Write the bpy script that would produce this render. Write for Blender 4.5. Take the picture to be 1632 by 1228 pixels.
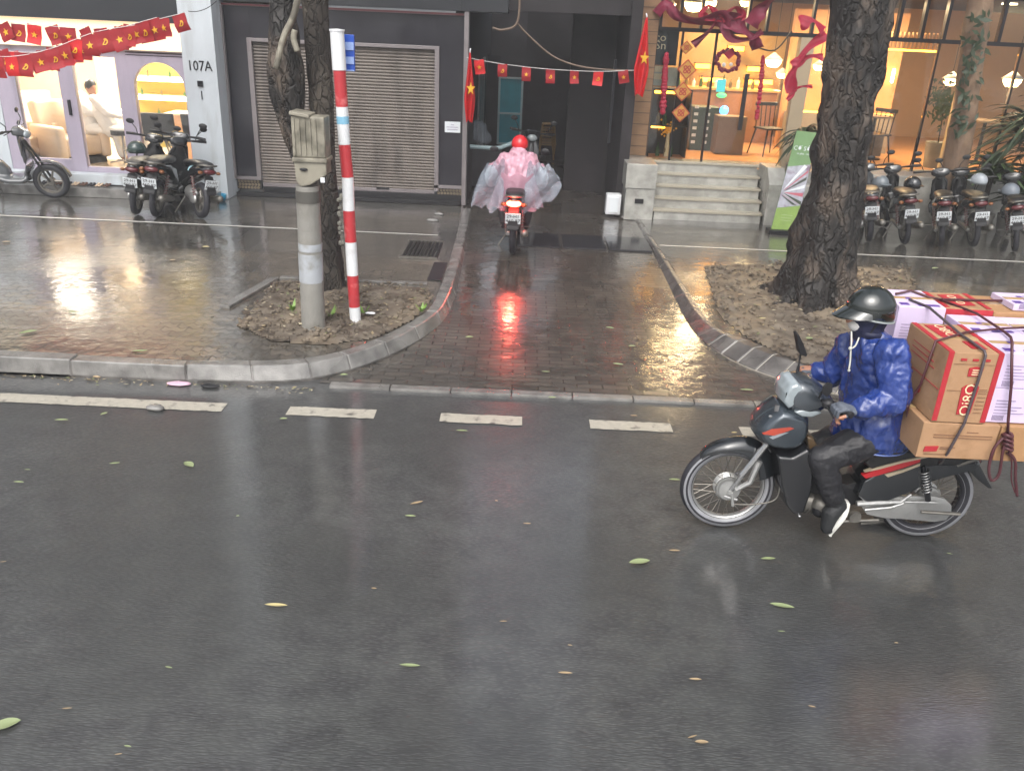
import bpy, bmesh, math, random
from mathutils import Vector, Matrix, noise
R = math.radians
for o in list(bpy.data.objects): bpy.data.objects.remove(o)
S = bpy.context.scene
C = S.collection
# ---------------------------------------------------------------- camera
TH, RO, H0, FPX = R(23.24), R(2.6), 2.776, 1327.0
cam_d = bpy.data.cameras.new('camera'); cam = bpy.data.objects.new('camera', cam_d); C.objects.link(cam)
cam_d.sensor_fit = 'HORIZONTAL'; cam_d.sensor_width = 36; cam_d.lens = FPX/1632*36
cam_d.clip_start = .05; cam_d.clip_end = 500
st, ct = math.sin(TH), math.cos(TH)
r0, u0 = Vector((1, 0, 0)), Vector((0, st, ct))
rc = r0*math.cos(RO)+u0*math.sin(RO); uc = -r0*math.sin(RO)+u0*math.cos(RO); bk = Vector((0, -ct, st))
cam.matrix_world = Matrix(((rc.x, uc.x, bk.x, 0), (rc.y, uc.y, bk.y, 0), (rc.z, uc.z, bk.z, H0), (0, 0, 0, 1)))
S.camera = cam
S.render.resolution_x, S.render.resolution_y = 1024, 770
# ---------------------------------------------------------------- world: overcast sky
w = bpy.data.worlds.new('World'); S.world = w; w.use_nodes = True
nt = w.node_tree; bg = nt.nodes['Background']
sky = nt.nodes.new('ShaderNodeTexSky'); sky.sky_type = 'NISHITA'; sky.sun_disc = False
sky.sun_elevation = R(52); sky.sun_rotation = R(190); sky.air_density = 1; sky.dust_density = 6; sky.ozone_density = 1
hs = nt.nodes.new('ShaderNodeHueSaturation'); hs.inputs['Saturation'].default_value = .35
nt.links.new(sky.outputs[0], hs.inputs['Color']); nt.links.new(hs.outputs[0], bg.inputs[0])
bg.inputs[1].default_value = .15
sd = bpy.data.lights.new('sun', 'SUN'); sd.energy = .5; sd.angle = R(60); sd.color = (.97, 1, .99)
so = bpy.data.objects.new('sun', sd); C.objects.link(so)
so.rotation_euler = (R(35), R(-6), 0)
S.view_settings.view_transform = 'Standard'; S.view_settings.look = 'None'
S.view_settings.exposure = .95; S.view_settings.gamma = 1
# ---------------------------------------------------------------- pixel tracing helpers (photo pixel -> point on a real plane)
def _ray(px, py):
    a = (px-816)/FPX; b = -(py-614)/FPX
    x = a*math.cos(RO)-b*math.sin(RO); u = a*math.sin(RO)+b*math.cos(RO)
    return x, ct+u*st, -st+u*ct
def G(px, py, z=0.):
    r = _ray(px, py); t = (z-H0)/r[2]; return Vector((r[0]*t, r[1]*t, z))
def W(px, py, Y):
    r = _ray(px, py); t = Y/r[1]; return Vector((r[0]*t, Y, H0+r[2]*t))
rnd = random.Random(7)
# ---------------------------------------------------------------- materials
def lin(h):
    h = h.lstrip('#'); v = [int(h[i:i+2], 16)/255 for i in (0, 2, 4)]
    return tuple(c/12.92 if c <= .04045 else ((c+.055)/1.055)**2.4 for c in v)+(1,)
def mat(name, col, rough=.5, metal=0, var=.12, vs=6, bump=0, bs=60, coat=0, emit=0, spec=.5, rvar=0, sc=(1, 1, 1), emcol=None, dirt=None, dscale=2.5, dth=(.5, .7), sheen=0, fissure=0):
    m = bpy.data.materials.new(name); m.use_nodes = True; n = m.node_tree.nodes; L = m.node_tree.links
    b = n['Principled BSDF']
    if isinstance(col, str): col = lin(col)
    b.inputs['Base Color'].default_value = col; b.inputs['Roughness'].default_value = rough
    b.inputs['Metallic'].default_value = metal; b.inputs['Coat Weight'].default_value = coat
    b.inputs['Coat Roughness'].default_value = .08; b.inputs['Specular IOR Level'].default_value = spec
    tc = n.new('ShaderNodeTexCoord'); mp = n.new('ShaderNodeMapping'); mp.inputs['Scale'].default_value = sc
    L.new(tc.outputs['Object'], mp.inputs[0])
    if var or rvar or dirt:
        nz = n.new('ShaderNodeTexNoise'); nz.inputs['Scale'].default_value = vs; nz.inputs['Detail'].default_value = 6
        L.new(mp.outputs[0], nz.inputs[0])
    if var:
        mx = n.new('ShaderNodeMix'); mx.data_type = 'RGBA'
        mx.inputs[6].default_value = tuple(c*(1-var*2) for c in col[:3])+(1,)
        mx.inputs[7].default_value = tuple(min(1, c*(1+var*2)) for c in col[:3])+(1,)
        L.new(nz.outputs[0], mx.inputs[0]); out = mx.outputs[2]
        if dirt:
            n2 = n.new('ShaderNodeTexNoise'); n2.inputs['Scale'].default_value = dscale; n2.inputs['Detail'].default_value = 8
            L.new(mp.outputs[0], n2.inputs[0]); rp = n.new('ShaderNodeMapRange')
            rp.inputs[1].default_value = dth[0]; rp.inputs[2].default_value = dth[1]; L.new(n2.outputs[0], rp.inputs[0])
            m2 = n.new('ShaderNodeMix'); m2.data_type = 'RGBA'; L.new(rp.outputs[0], m2.inputs[0]); L.new(out, m2.inputs[6])
            m2.inputs[7].default_value = lin(dirt); out = m2.outputs[2]
        L.new(out, b.inputs['Base Color'])
    if rvar:
        mr = n.new('ShaderNodeMapRange'); mr.inputs[1].default_value = .35; mr.inputs[2].default_value = .65
        mr.inputs[3].default_value = max(0.02, rough-rvar); mr.inputs[4].default_value = rough+rvar
        L.new(nz.outputs[0], mr.inputs[0]); L.new(mr.outputs[0], b.inputs['Roughness'])
    if bump:
        nb = n.new('ShaderNodeTexNoise'); nb.inputs['Scale'].default_value = bs; nb.inputs['Detail'].default_value = 5
        L.new(mp.outputs[0], nb.inputs[0]); bp = n.new('ShaderNodeBump'); bp.inputs['Strength'].default_value = bump
        bp.inputs['Distance'].default_value = .02; L.new(nb.outputs[0], bp.inputs['Height']); L.new(bp.outputs[0], b.inputs['Normal'])
    if fissure:
        mf = n.new('ShaderNodeMapping'); mf.inputs['Scale'].default_value = (fissure, fissure, fissure*.28); dn = n.new('ShaderNodeTexNoise'); dn.inputs['Scale'].default_value = 3; dn.inputs['Detail'].default_value = 6
        L.new(tc.outputs['Object'], dn.inputs[0]); va = n.new('ShaderNodeVectorMath'); va.operation = 'MULTIPLY_ADD'; va.inputs[1].default_value = (.35, .35, .35)
        L.new(dn.outputs['Color'], va.inputs[0]); L.new(tc.outputs['Object'], va.inputs[2]); L.new(va.outputs[0], mf.inputs[0])
        vf = n.new('ShaderNodeTexVoronoi'); vf.feature = 'DISTANCE_TO_EDGE'; vf.inputs['Scale'].default_value = 1; L.new(mf.outputs[0], vf.inputs[0])
        bf = n.new('ShaderNodeBump'); bf.inputs['Strength'].default_value = 1; bf.inputs['Distance'].default_value = .03
        rf_ = n.new('ShaderNodeMapRange'); rf_.inputs[1].default_value = 0; rf_.inputs[2].default_value = .14; L.new(vf.outputs['Distance'], rf_.inputs[0])
        L.new(rf_.outputs[0], bf.inputs['Height'])
        if bump: L.new(bp.outputs[0], bf.inputs['Normal'])
        L.new(bf.outputs[0], b.inputs['Normal'])
    if emit:
        b.inputs['Emission Color'].default_value = lin(emcol) if emcol else col; b.inputs['Emission Strength'].default_value = emit
    if sheen: b.inputs['Sheen Weight'].default_value = sheen
    return m
def wetmat(name, col, kind, rough=.2, rv=.12, bump=.3, col2=None, size=(.2, .1), wave=.0, stain=None, film=.8, frough=.12):
    """ground that is wet: brick / slab / asphalt pattern, a water film as coat"""
    m = bpy.data.materials.new(name); m.use_nodes = True; n = m.node_tree.nodes; L = m.node_tree.links
    b = n['Principled BSDF']; tc = n.new('ShaderNodeTexCoord'); col = lin(col); col2 = lin(col2) if col2 else tuple(c*.6 for c in col[:3])+(1,)
    def nz(s, d=6, src=None):
        q = n.new('ShaderNodeTexNoise'); q.inputs['Scale'].default_value = s; q.inputs['Detail'].default_value = d
        L.new(src or tc.outputs['Object'], q.inputs[0]); return q.outputs[0]
    def rng(src, a, b_, c, d):
        q = n.new('ShaderNodeMapRange'); q.inputs[1].default_value = a; q.inputs[2].default_value = b_
        q.inputs[3].default_value = c; q.inputs[4].default_value = d; L.new(src, q.inputs[0]); return q.outputs[0]
    def mixc(f, a, b_, typ='MIX'):
        q = n.new('ShaderNodeMix'); q.data_type = 'RGBA'; q.blend_type = typ
        if isinstance(f, float): q.inputs[0].default_value = f
        else: L.new(f, q.inputs[0])
        for s, v in ((6, a), (7, b_)):
            if isinstance(v, tuple): q.inputs[s].default_value = v
            else: L.new(v, q.inputs[s])
        return q.outputs[2]
    big = nz(.9, 5); mid = nz(6, 6); fine = nz(90, 3)
    hsrc = fine; cc = mixc(rng(mid, .35, .65, 0, 1), col, col2)
    if kind in ('brick', 'slab', 'inter'):
        br = n.new('ShaderNodeTexBrick'); br.inputs['Scale'].default_value = 1
        br.inputs['Brick Width'].default_value = size[0]; br.inputs['Row Height'].default_value = size[1]
        br.inputs['Mortar Size'].default_value = .009 if kind != 'slab' else .008; br.inputs['Mortar Smooth'].default_value = .4
        br.inputs['Color1'].default_value = (.68, .68, .68, 1); br.inputs['Color2'].default_value = (1.2, 1.16, 1.12, 1)
        br.inputs['Mortar'].default_value = (.18, .18, .18, 1)
        src = tc.outputs['Object']
        if kind == 'inter':   # zig-zag interlocking stones: rows pushed by a wave
            sx = n.new('ShaderNodeSeparateXYZ'); L.new(src, sx.inputs[0]); pp = n.new('ShaderNodeMath'); pp.operation = 'PINGPONG'
            L.new(sx.outputs[0], pp.inputs[0]); pp.inputs[1].default_value = .055
            ad = n.new('ShaderNodeMath'); ad.operation = 'ADD'; L.new(sx.outputs[1], ad.inputs[0]); L.new(pp.outputs[0], ad.inputs[1])
            cb = n.new('ShaderNodeCombineXYZ'); L.new(sx.outputs[0], cb.inputs[0]); L.new(ad.outputs[0], cb.inputs[1]); src = cb.outputs[0]
        L.new(src, br.inputs[0])
        cc = mixc(1.0, cc, br.outputs['Color'], 'MULTIPLY')
        mh = n.new('ShaderNodeMath'); mh.operation = 'MULTIPLY_ADD'; L.new(br.outputs['Fac'], mh.inputs[0]); mh.inputs[1].default_value = -1.2
        L.new(mid, mh.inputs[2]); hsrc = mh.outputs[0]
    if kind == 'soil': hsrc = nz(24, 8)
    if kind == 'asphalt':
        mp = n.new('ShaderNodeMapping'); mp.inputs['Scale'].default_value = (.22, 1, 1); L.new(tc.outputs['Object'], mp.inputs[0])
        v = n.new('ShaderNodeTexVoronoi'); v.inputs['Scale'].default_value = 120; L.new(mp.outputs[0], v.inputs[0])
        mid = nz(9, 6, mp.outputs[0])
        cc = mixc(rng(v.outputs['Distance'], .0, .5, .55, 0), cc, tuple(min(1, c*2.1) for c in col[:3])+(1,))
        hsrc = v.outputs['Distance']
        # polished wheel tracks along the lane, resurfaced patches, hairline cracks
        sx = n.new('ShaderNodeSeparateXYZ'); L.new(tc.outputs['Object'], sx.inputs[0])
        wv = n.new('ShaderNodeMath'); wv.operation = 'SINE'; ml = n.new('ShaderNodeMath'); ml.operation = 'MULTIPLY_ADD'; ml.inputs[1].default_value = 3.6; L.new(sx.outputs[1], ml.inputs[0]); L.new(nz(.5, 3), ml.inputs[2]); L.new(ml.outputs[0], wv.inputs[0])
        cc = mixc(rng(wv.outputs[0], -.2, 1, 0, .28), cc, tuple(c*.55 for c in col[:3])+(1,))
        cc = mixc(rng(nz(.7, 4), .46, .54, 0, .5), cc, tuple(c*.62 for c in col[:3])+(1,))
        vc = n.new('ShaderNodeTexVoronoi'); vc.feature = 'DISTANCE_TO_EDGE'; vc.inputs['Scale'].default_value = .55
        dn = n.new('ShaderNodeTexNoise'); dn.inputs['Scale'].default_value = 2.5; dn.inputs['Detail'].default_value = 5; L.new(tc.outputs['Object'], dn.inputs[0])
        va = n.new('ShaderNodeVectorMath'); va.operation = 'ADD'; L.new(tc.outputs['Object'], va.inputs[0]); L.new(dn.outputs['Color'], va.inputs[1]); L.new(va.outputs[0], vc.inputs[0])
        cc = mixc(rng(vc.outputs['Distance'], .0, .004, .4, 0), cc, (.012, .012, .012, 1))
    if stain:
        cc = mixc(rng(nz(1.7, 7), .5, .68, 0, .8), cc, lin(stain))
    L.new(cc, b.inputs['Base Color'])
    L.new(rng(big, .38, .62, max(.03, rough-rv), rough+rv), b.inputs['Roughness'])
    b.inputs['Coat Weight'].default_value = film; b.inputs['IOR'].default_value = 1.45; b.inputs['Coat IOR'].default_value = 1.6
    L.new(rng(big, .4, .6, frough*.6, frough*1.6), b.inputs['Coat Roughness'])
    bp = n.new('ShaderNodeBump'); bp.inputs['Strength'].default_value = bump; bp.inputs['Distance'].default_value = .006
    L.new(hsrc, bp.inputs['Height'])
    b2 = n.new('ShaderNodeBump'); b2.inputs['Strength'].default_value = .25; b2.inputs['Distance'].default_value = .01
    L.new(mid, b2.inputs['Height']); L.new(bp.outputs[0], b2.inputs['Normal']); L.new(b2.outputs[0], b.inputs['Normal'])
    b3 = n.new('ShaderNodeBump'); b3.inputs['Strength'].default_value = .12 if kind == 'asphalt' else .55; b3.inputs['Distance'].default_value = .003 if kind == 'asphalt' else .012; L.new(hsrc, b3.inputs['Height']); L.new(b3.outputs[0], b.inputs['Coat Normal'])
    return m
def glassmat(name, tint=(1, 1, 1, 1), rough=.02):
    m = bpy.data.materials.new(name); m.use_nodes = True; n = m.node_tree.nodes; L = m.node_tree.links
    n.remove(n['Principled BSDF']); o = n['Material Output']
    t = n.new('ShaderNodeBsdfTransparent'); t.inputs[0].default_value = tint
    g = n.new('ShaderNodeBsdfGlossy'); g.inputs['Roughness'].default_value = rough
    f = n.new('ShaderNodeFresnel'); f.inputs[0].default_value = 1.5
    x = n.new('ShaderNodeMixShader'); L.new(f.outputs[0], x.inputs[0]); L.new(t.outputs[0], x.inputs[1]); L.new(g.outputs[0], x.inputs[2])
    L.new(x.outputs[0], o.inputs[0]); return m
def filmmat(name, col, alpha, rough=.25):
    """thin wet plastic film: mix of transparent, translucent and gloss"""
    m = bpy.data.materials.new(name); m.use_nodes = True; n = m.node_tree.nodes; L = m.node_tree.links
    b = n['Principled BSDF']; b.inputs['Base Color'].default_value = lin(col); b.inputs['Roughness'].default_value = rough
    nz = n.new('ShaderNodeTexNoise'); nz.inputs['Scale'].default_value = 14; tc = n.new('ShaderNodeTexCoord'); L.new(tc.outputs['Object'], nz.inputs[0])
    bp = n.new('ShaderNodeBump'); bp.inputs['Strength'].default_value = .8; bp.inputs['Distance'].default_value = .03
    L.new(nz.outputs[0], bp.inputs['Height']); L.new(bp.outputs[0], b.inputs['Normal'])
    t = n.new('ShaderNodeBsdfTransparent'); tl = n.new('ShaderNodeBsdfTranslucent'); tl.inputs[0].default_value = lin(col)
    x0 = n.new('ShaderNodeMixShader'); x0.inputs[0].default_value = .35; L.new(b.outputs[0], x0.inputs[1]); L.new(tl.outputs[0], x0.inputs[2])
    x = n.new('ShaderNodeMixShader'); x.inputs[0].default_value = alpha; L.new(t.outputs[0], x.inputs[1]); L.new(x0.outputs[0], x.inputs[2])
    L.new(x.outputs[0], n['Material Output'].inputs[0]); return m
# ---------------------------------------------------------------- mesh builder
class MB:
    def __init__(s): s.v = []; s.f = []; s.m = []; s.k = 0; s.M = None
    def _add(s, vs, fs):
        o = len(s.v); s.v += [Vector(v) for v in vs]; s.f += [tuple(o+i for i in f) for f in fs]; s.m += [s.k]*len(fs); return s
    def box(s, a, b, rot=None):
        a = Vector(a); b = Vector(b); lo = Vector(map(min, a, b)); hi = Vector(map(max, a, b))
        vs = [Vector((x, y, z)) for x in (lo.x, hi.x) for y in (lo.y, hi.y) for z in (lo.z, hi.z)]
        if rot is not None:
            c = (lo+hi)/2; vs = [c+rot@(v-c) for v in vs]
        return s._add(vs, [(0, 1, 3, 2), (4, 6, 7, 5), (0, 4, 5, 1), (2, 3, 7, 6), (0, 2, 6, 4), (1, 5, 7, 3)])
    def quad(s, *p): return s._add(p, [tuple(range(len(p)))])
    def grid(s, fn, nu, nv):
        vs = [fn(i/nu, j/nv) for i in range(nu+1) for j in range(nv+1)]
        return s._add(vs, [(i*(nv+1)+j, (i+1)*(nv+1)+j, (i+1)*(nv+1)+j+1, i*(nv+1)+j+1) for i in range(nu) for j in range(nv)])
    def rings(s, rings, cap=True, closed=False):
        n = len(rings[0]); vs = [p for r in rings for p in r]; m = len(rings); fs = []
        for i in range(m if closed else m-1):
            j = (i+1) % m
            for k in range(n): fs.append((i*n+k, i*n+(k+1) % n, j*n+(k+1) % n, j*n+k))
        if cap and not closed: fs += [tuple(reversed(range(n))), tuple((m-1)*n+k for k in range(n))]
        return s._add(vs, fs)
    def tube(s, pts, r, n=10, closed=False, flat=1.0, rounded=False, up=None):
        pts = [Vector(p) for p in pts]; m = len(pts)
        rs = list(r) if hasattr(r, '__len__') else [r]*m
        if rounded:
            d0 = (pts[0]-pts[1]).normalized(); d1 = (pts[-1]-pts[-2]).normalized(); a, b = rs[0], rs[-1]
            P0 = [pts[0]+d0*a*k for k in (.98, .85, .5)]; R0 = [a*k for k in (.2, .53, .87)]
            P1 = [pts[-1]+d1*b*k for k in (.5, .85, .98)]; R1 = [b*k for k in (.87, .53, .2)]
            pts = P0+pts+P1; rs = R0+rs+R1; m = len(pts)
        out = []; prev = None
        for i, p in enumerate(pts):
            if closed: d = pts[(i+1) % m]-pts[i-1]
            else: d = pts[min(i+1, m-1)]-pts[max(i-1, 0)]
            d.normalize()
            if prev is None:
                a = Vector(up) if up else (Vector((0, 0, 1)) if abs(d.z) < .9 else Vector((0, 1, 0)))
                x = d.cross(a).normalized()
            else:
                x = (prev-d*prev.dot(d)).normalized()
            prev = x; y = d.cross(x)
            out.append([p+(x*math.cos(t)+y*math.sin(t)*flat)*rs[i] for t in [2*math.pi*k/n for k in range(n)]])
        return s.rings(out, closed=closed)
    def ball(s, c, r, n=12, rot=None):
        c = Vector(c); r = (r, r, r) if not hasattr(r, '__len__') else r; rg = []
        for i in range(1, n//2):
            a = math.pi*i/(n//2); q = []
            for k in range(n):
                t = 2*math.pi*k/n; v = Vector((math.sin(a)*math.cos(t)*r[0], math.sin(a)*math.sin(t)*r[1], math.cos(a)*r[2]))
                q.append(c+(rot@v if rot is not None else v))
            rg.append(q)
        o = len(s.v); s.rings(rg, cap=False)
        tp = Vector((0, 0, r[2])); 
        if rot is not None: tp = rot@tp
        m = len(rg); t0 = len(s.v); s.v += [c+tp, c-tp]
        for k in range(n):
            s.f.append((t0, o+k, o+(k+1) % n)); s.f.append((t0+1, o+(m-1)*n+(k+1) % n, o+(m-1)*n+k)); s.m += [s.k]*2
        return s
    def prism(s, pts, ax, a, b):
        """outline pts (2D) extruded along axis ax from a to b"""
        def P(u, v, w):
            return {'x': (w, u, v), 'y': (u, w, v), 'z': (u, v, w)}[ax]
        n = len(pts); vs = [P(u, v, a) for u, v in pts]+[P(u, v, b) for u, v in pts]
        return s._add(vs, [tuple(range(n)), tuple(range(2*n-1, n-1, -1))]+[(i, n+i, n+(i+1) % n, (i+1) % n) for i in range(n)])
    def lathe(s, prof, c, axis='z', n=20, closed=False):
        c = Vector(c); rg = []
        for r, h in prof:
            q = []
            for k in range(n):
                t = 2*math.pi*k/n; a, b = r*math.cos(t), r*math.sin(t)
                q.append(c+Vector({'z': (a, b, h), 'y': (a, h, b), 'x': (h, a, b)}[axis]))
            rg.append(q)
        return s.rings(rg, closed=closed)
    def text(s, body, size, M, ext=.001, align='CENTER', sx=1):
        cu = bpy.data.curves.new('t', 'FONT'); cu.body = body; cu.size = size; cu.extrude = ext; cu.resolution_u = 2
        cu.align_x = align; cu.align_y = 'CENTER'; o = bpy.data.objects.new('t', cu); C.objects.link(o)
        bpy.context.view_layer.update(); me = bpy.data.meshes.new_from_object(o.evaluated_get(bpy.context.evaluated_depsgraph_get()))
        S_ = Matrix.Diagonal((sx, 1, 1, 1))
        s._add([M@(S_@v.co) for v in me.vertices], [tuple(p.vertices) for p in me.polygons])
        bpy.data.objects.remove(o); bpy.data.curves.remove(cu); bpy.data.meshes.remove(me); return s
def facing(p, dirn=(0, -1, 0), up=(0, 0, 1)):
    """matrix: text plane at p, readable from direction dirn"""
    z = Vector(dirn).normalized(); x = Vector(up).cross(z).normalized(); y = z.cross(x)
    return Matrix(((x.x, y.x, z.x, p[0]), (x.y, y.y, z.y, p[1]), (x.z, y.z, z.z, p[2]), (0, 0, 0, 1)))
def wpos(o):
    v = Vector((0, 0, 0))
    while o is not None: v = v+o.location; o = o.parent
    return v
def mesh(mb, mats, bevel=0, smooth=False, segs=2, fuse=0, relax=0, disp=None, name='mesh', origin=Vector((0, 0, 0))):
    me = bpy.data.meshes.new(name); me.from_pydata([v for v in mb.v], [], mb.f)
    mats = mats if isinstance(mats, (list, tuple)) else [mats]
    for m in mats: me.materials.append(m)
    for p, k in zip(me.polygons, mb.m): p.material_index = min(k, len(mats)-1)
    bm = bmesh.new(); bm.from_mesh(me)
    bmesh.ops.recalc_face_normals(bm, faces=bm.faces)
    if bevel:
        es = [e for e in bm.edges if len(e.link_faces) == 2 and e.calc_face_angle(0) > .5]
        bmesh.ops.bevel(bm, geom=es, offset=bevel, segments=segs, profile=.6, affect='EDGES', clamp_overlap=True)
    bm.to_mesh(me); bm.free()
    if fuse:
        o = bpy.data.objects.new('f', me); C.objects.link(o); md = o.modifiers.new('r', 'REMESH'); md.mode = 'VOXEL'; md.voxel_size = fuse
        bpy.context.view_layer.update(); m2 = bpy.data.meshes.new_from_object(o.evaluated_get(bpy.context.evaluated_depsgraph_get()))
        bpy.data.objects.remove(o); bpy.data.meshes.remove(me); me = m2
        bm = bmesh.new(); bm.from_mesh(me)
        for _ in range(relax): bmesh.ops.smooth_vert(bm, verts=bm.verts, factor=.5, use_axis_x=True, use_axis_y=True, use_axis_z=True)
        bm.to_mesh(me); bm.free(); smooth = True
        if not me.materials:
            for m in mats: me.materials.append(m)
    if disp:
        me.update(); no = [v.normal.copy() for v in me.vertices]
        for v, q in zip(me.vertices, no): v.co += q*disp(v.co)
    for v in me.vertices: v.co -= origin
    for p in me.polygons: p.use_smooth = bool(smooth)
    if smooth == 'auto':
        me.update()
        bm = bmesh.new(); bm.from_mesh(me)
        for e in bm.edges:
            if len(e.link_faces) == 2 and e.calc_face_angle(0) > .6: e.smooth = False
        bm.to_mesh(me); bm.free()
    me.name = name
    return me
def obj(name, mb, mats, parent=None, **k):
    org = wpos(parent) if parent is not None else Vector((0, 0, 0))
    loc = k.pop('loc', None)
    if loc is not None: org = org+Vector(loc)-org if parent is None else org
    me = mesh(mb, mats, name=name, origin=org, **k)
    o = bpy.data.objects.new(name, me); C.objects.link(o)
    if parent is not None: o.parent = parent
    elif loc is not None: o.location = loc
    return o
def tag(o, label, cat, group=None):
    o['label'] = label; o['category'] = cat
    if group: o['group'] = group
    return o
def thing(name, label, cat, loc=(0, 0, 0), group=None):
    o = bpy.data.objects.new(name, None); C.objects.link(o); o.location = loc; o.empty_display_size = .1
    return tag(o, label, cat, group)
def struct(name, mb, m, kind='structure', **k):
    o = obj(name, mb, m, **k); o['kind'] = kind; return o
def part(name, mb, m, parent, label=None, **k):
    o = obj(name, mb, m, parent, **k)
    if label: o['label'] = label
    return o
def kids(o): return [c for c in bpy.data.objects if c.parent == o]
def dup(root, loc, rot=(0, 0, 0), label=None, group=None, cat=None, scale=None):
    r = root.copy(); C.objects.link(r); r.location = loc; r.rotation_euler = rot
    if scale: r.scale = (scale,)*3
    if label: r['label'] = label
    if group: r['group'] = group
    for ch in kids(root):
        c = ch.copy(); C.objects.link(c); c.parent = r
        for g in kids(ch):
            d = g.copy(); C.objects.link(d); d.parent = c
    return r
def repaint(root, table):
    """give the copies of one thing their own paint (slots linked to the object)"""
    for ch in kids(root):
        for c in [ch]+kids(ch):
            base = c.name.split('.')[0]
            if base in table and c.type == 'MESH':
                c.material_slots[0].link = 'OBJECT'; c.material_slots[0].material = table[base]
def fbm(p, s=1.0, o=3): return noise.fractal(Vector(p)*s, 1.0, 2.0, o)
# ================================================================ MATERIALS
M_ = {}
asphalt = wetmat('wet_asphalt', '#454645', 'asphalt', rough=.4, rv=.1, bump=.4, col2='#363637', film=1., frough=.1)
pavers = wetmat('wet_interlocking_pavers', '#686157', 'inter', rough=.2, rv=.09, bump=.3, size=(.22, .11), col2='#57534c', stain='#4a4640')
slabs = wetmat('wet_concrete_slabs', '#575550', 'slab', rough=.16, rv=.07, bump=.2, size=(.6, .5), col2='#4a4845')
bricks = wetmat('wet_driveway_bricks', '#565049', 'brick', rough=.25, rv=.1, bump=.4, size=(.22, .085), col2='#45413c', film=1., frough=.1)
soil = wetmat('wet_soil', '#6f665a', 'soil', rough=.65, rv=.15, bump=.7, col2='#4e443a', stain='#7f7260', film=.2)
kerbm = wetmat('kerb_stone', '#807e7a', 'plain', rough=.22, rv=.12, bump=.3, col2='#5d5b58')
kerbd = wetmat('dark_kerb_stone', '#625e5a', 'plain', rough=.3, rv=.12, bump=.35, col2='#45413e')
mortar = mat('mortar', '#a09a90', .6, var=.15)
roadpaint = mat('worn_road_paint', '#a39e92', .4, var=.15, vs=20, dirt='#5f5c57', dscale=11, dth=(.56, .7))
linepaint = mat('thin_line_paint', '#c9c6c0', .4, var=.06)
bark = mat('bark', '#332d28', .85, var=.3, vs=5, bump=1., bs=16, sc=(1, 1, .35), dirt='#514a41', dscale=3.2, dth=(.5, .62), fissure=17)
bark2 = mat('dark_bark', '#231f1c', .6, var=.5, vs=7, bump=1., bs=22, sc=(1, 1, .5), dirt='#594e44', dscale=3.4, dth=(.5, .62), fissure=13)
concrete = mat('old_concrete', '#86847e', .6, var=.12, vs=8, bump=.3, dirt='#74716a', dscale=3)
cream_pl = mat('cream_fiberglass', '#8d887a', .5, var=.15, dirt='#5f5b50', dscale=7, dth=(.45, .62))
white_p = mat('white_paint', '#d6d8da', .35, var=.05, dirt='#a9a8a4', dscale=5, dth=(.55, .8))
red_p = mat('red_paint', '#b0343a', .35, var=.12, dirt='#d98080', dscale=9, dth=(.56, .72))
blue_s = mat('blue_sign', '#1c4aa8', .35, var=.05)
signwhite = mat('sign_white', '#d8dde0', .4, var=.02)
plaster = mat('white_wall_plaster', '#bcc3c8', .6, var=.06, vs=2, bump=.1, sc=(2.5, 2.5, .5), dirt='#989b9a', dscale=1.6, dth=(.5, .72))
lilac = mat('lilac_grey_frame', '#a59cab', .4, var=.05, sc=(3, 1, .5), dirt='#8f8896', dscale=1.5)
creamlit = mat('glowing_cream_fascia', '#e8d6b4', .5, var=.03, emit=.5, emcol='#ffe2b0')  # slight emission put into the colour so the band looks lit
darkband = mat('dark_fascia', '#24262b', .3, var=.2, vs=1.5)
charcoal = mat('charcoal_polished_cladding', '#29282e', .18, var=.2, vs=2, rvar=.08)
shutterm = mat('roller_shutter_metal', '#6e665f', .5, metal=.2, var=.1, vs=1.3, sc=(2, 1, .4), dirt='#544d48', dscale=2.2, dth=(.45, .7))
shutdark = mat('shutter_gap', '#2f2b29', .7, var=.1)
framegrey = mat('brushed_frame', '#8a8384', .35, metal=.5, var=.08)
redtrim = mat('red_trim', '#6e3438', .4, var=.1)
black = mat('black_matte', '#17171a', .55, var=.1)
blackgloss = mat('black_gloss_paint', '#14181c', .18, var=.15, coat=1, metal=.3)
patt = mat('pattern_tile', '#8b7d68', .4, var=.1)
pattd = mat('pattern_tile_dark', '#2b2826', .4, var=.1)
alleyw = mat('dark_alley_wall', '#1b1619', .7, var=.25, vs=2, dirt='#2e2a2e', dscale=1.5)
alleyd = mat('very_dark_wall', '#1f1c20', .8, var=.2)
wood = mat('wood_cladding', '#8a6a4c', .5, var=.15, vs=5, sc=(1, 1, 8), bump=.2, bs=20)
floorwood = mat('lit_wood_floor', '#b5835a', .3, var=.15, vs=4, sc=(.4, 4, 1))
stepm = wetmat('terrazzo_steps', '#aeada6', 'plain', rough=.35, rv=.1, bump=.15, col2='#8f8e87', stain='#7c7a73')
glass = glassmat('window_glass', (.93, .95, .95, 1))
metald = mat('dark_metal', '#26262a', .35, metal=.6, var=.1)
chrome = mat('chrome', '#a8a8a8', .25, metal=1, var=.05)
alu = mat('cast_aluminium', '#b0b0ae', .35, metal=.75, var=.1, vs=12, bump=.2)
steeld = mat('dirty_steel', '#77746e', .45, metal=.7, var=.25, vs=20)
rubber = mat('tyre_rubber', '#24242a', .6, var=.15, vs=20)
rubberw = mat('wet_dusty_tyre_wall', '#85868a', .4, var=.2, vs=10)
seatm = mat('vinyl_seat', '#141416', .38, var=.1, bump=.15)
redl = mat('red_lens', '#4f0d14', .25, var=.1, coat=.2)
lampon = mat('lit_tail_lamp', '#ff2010', .3, var=0, emit=50, emcol='#ff2a1c')
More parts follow.
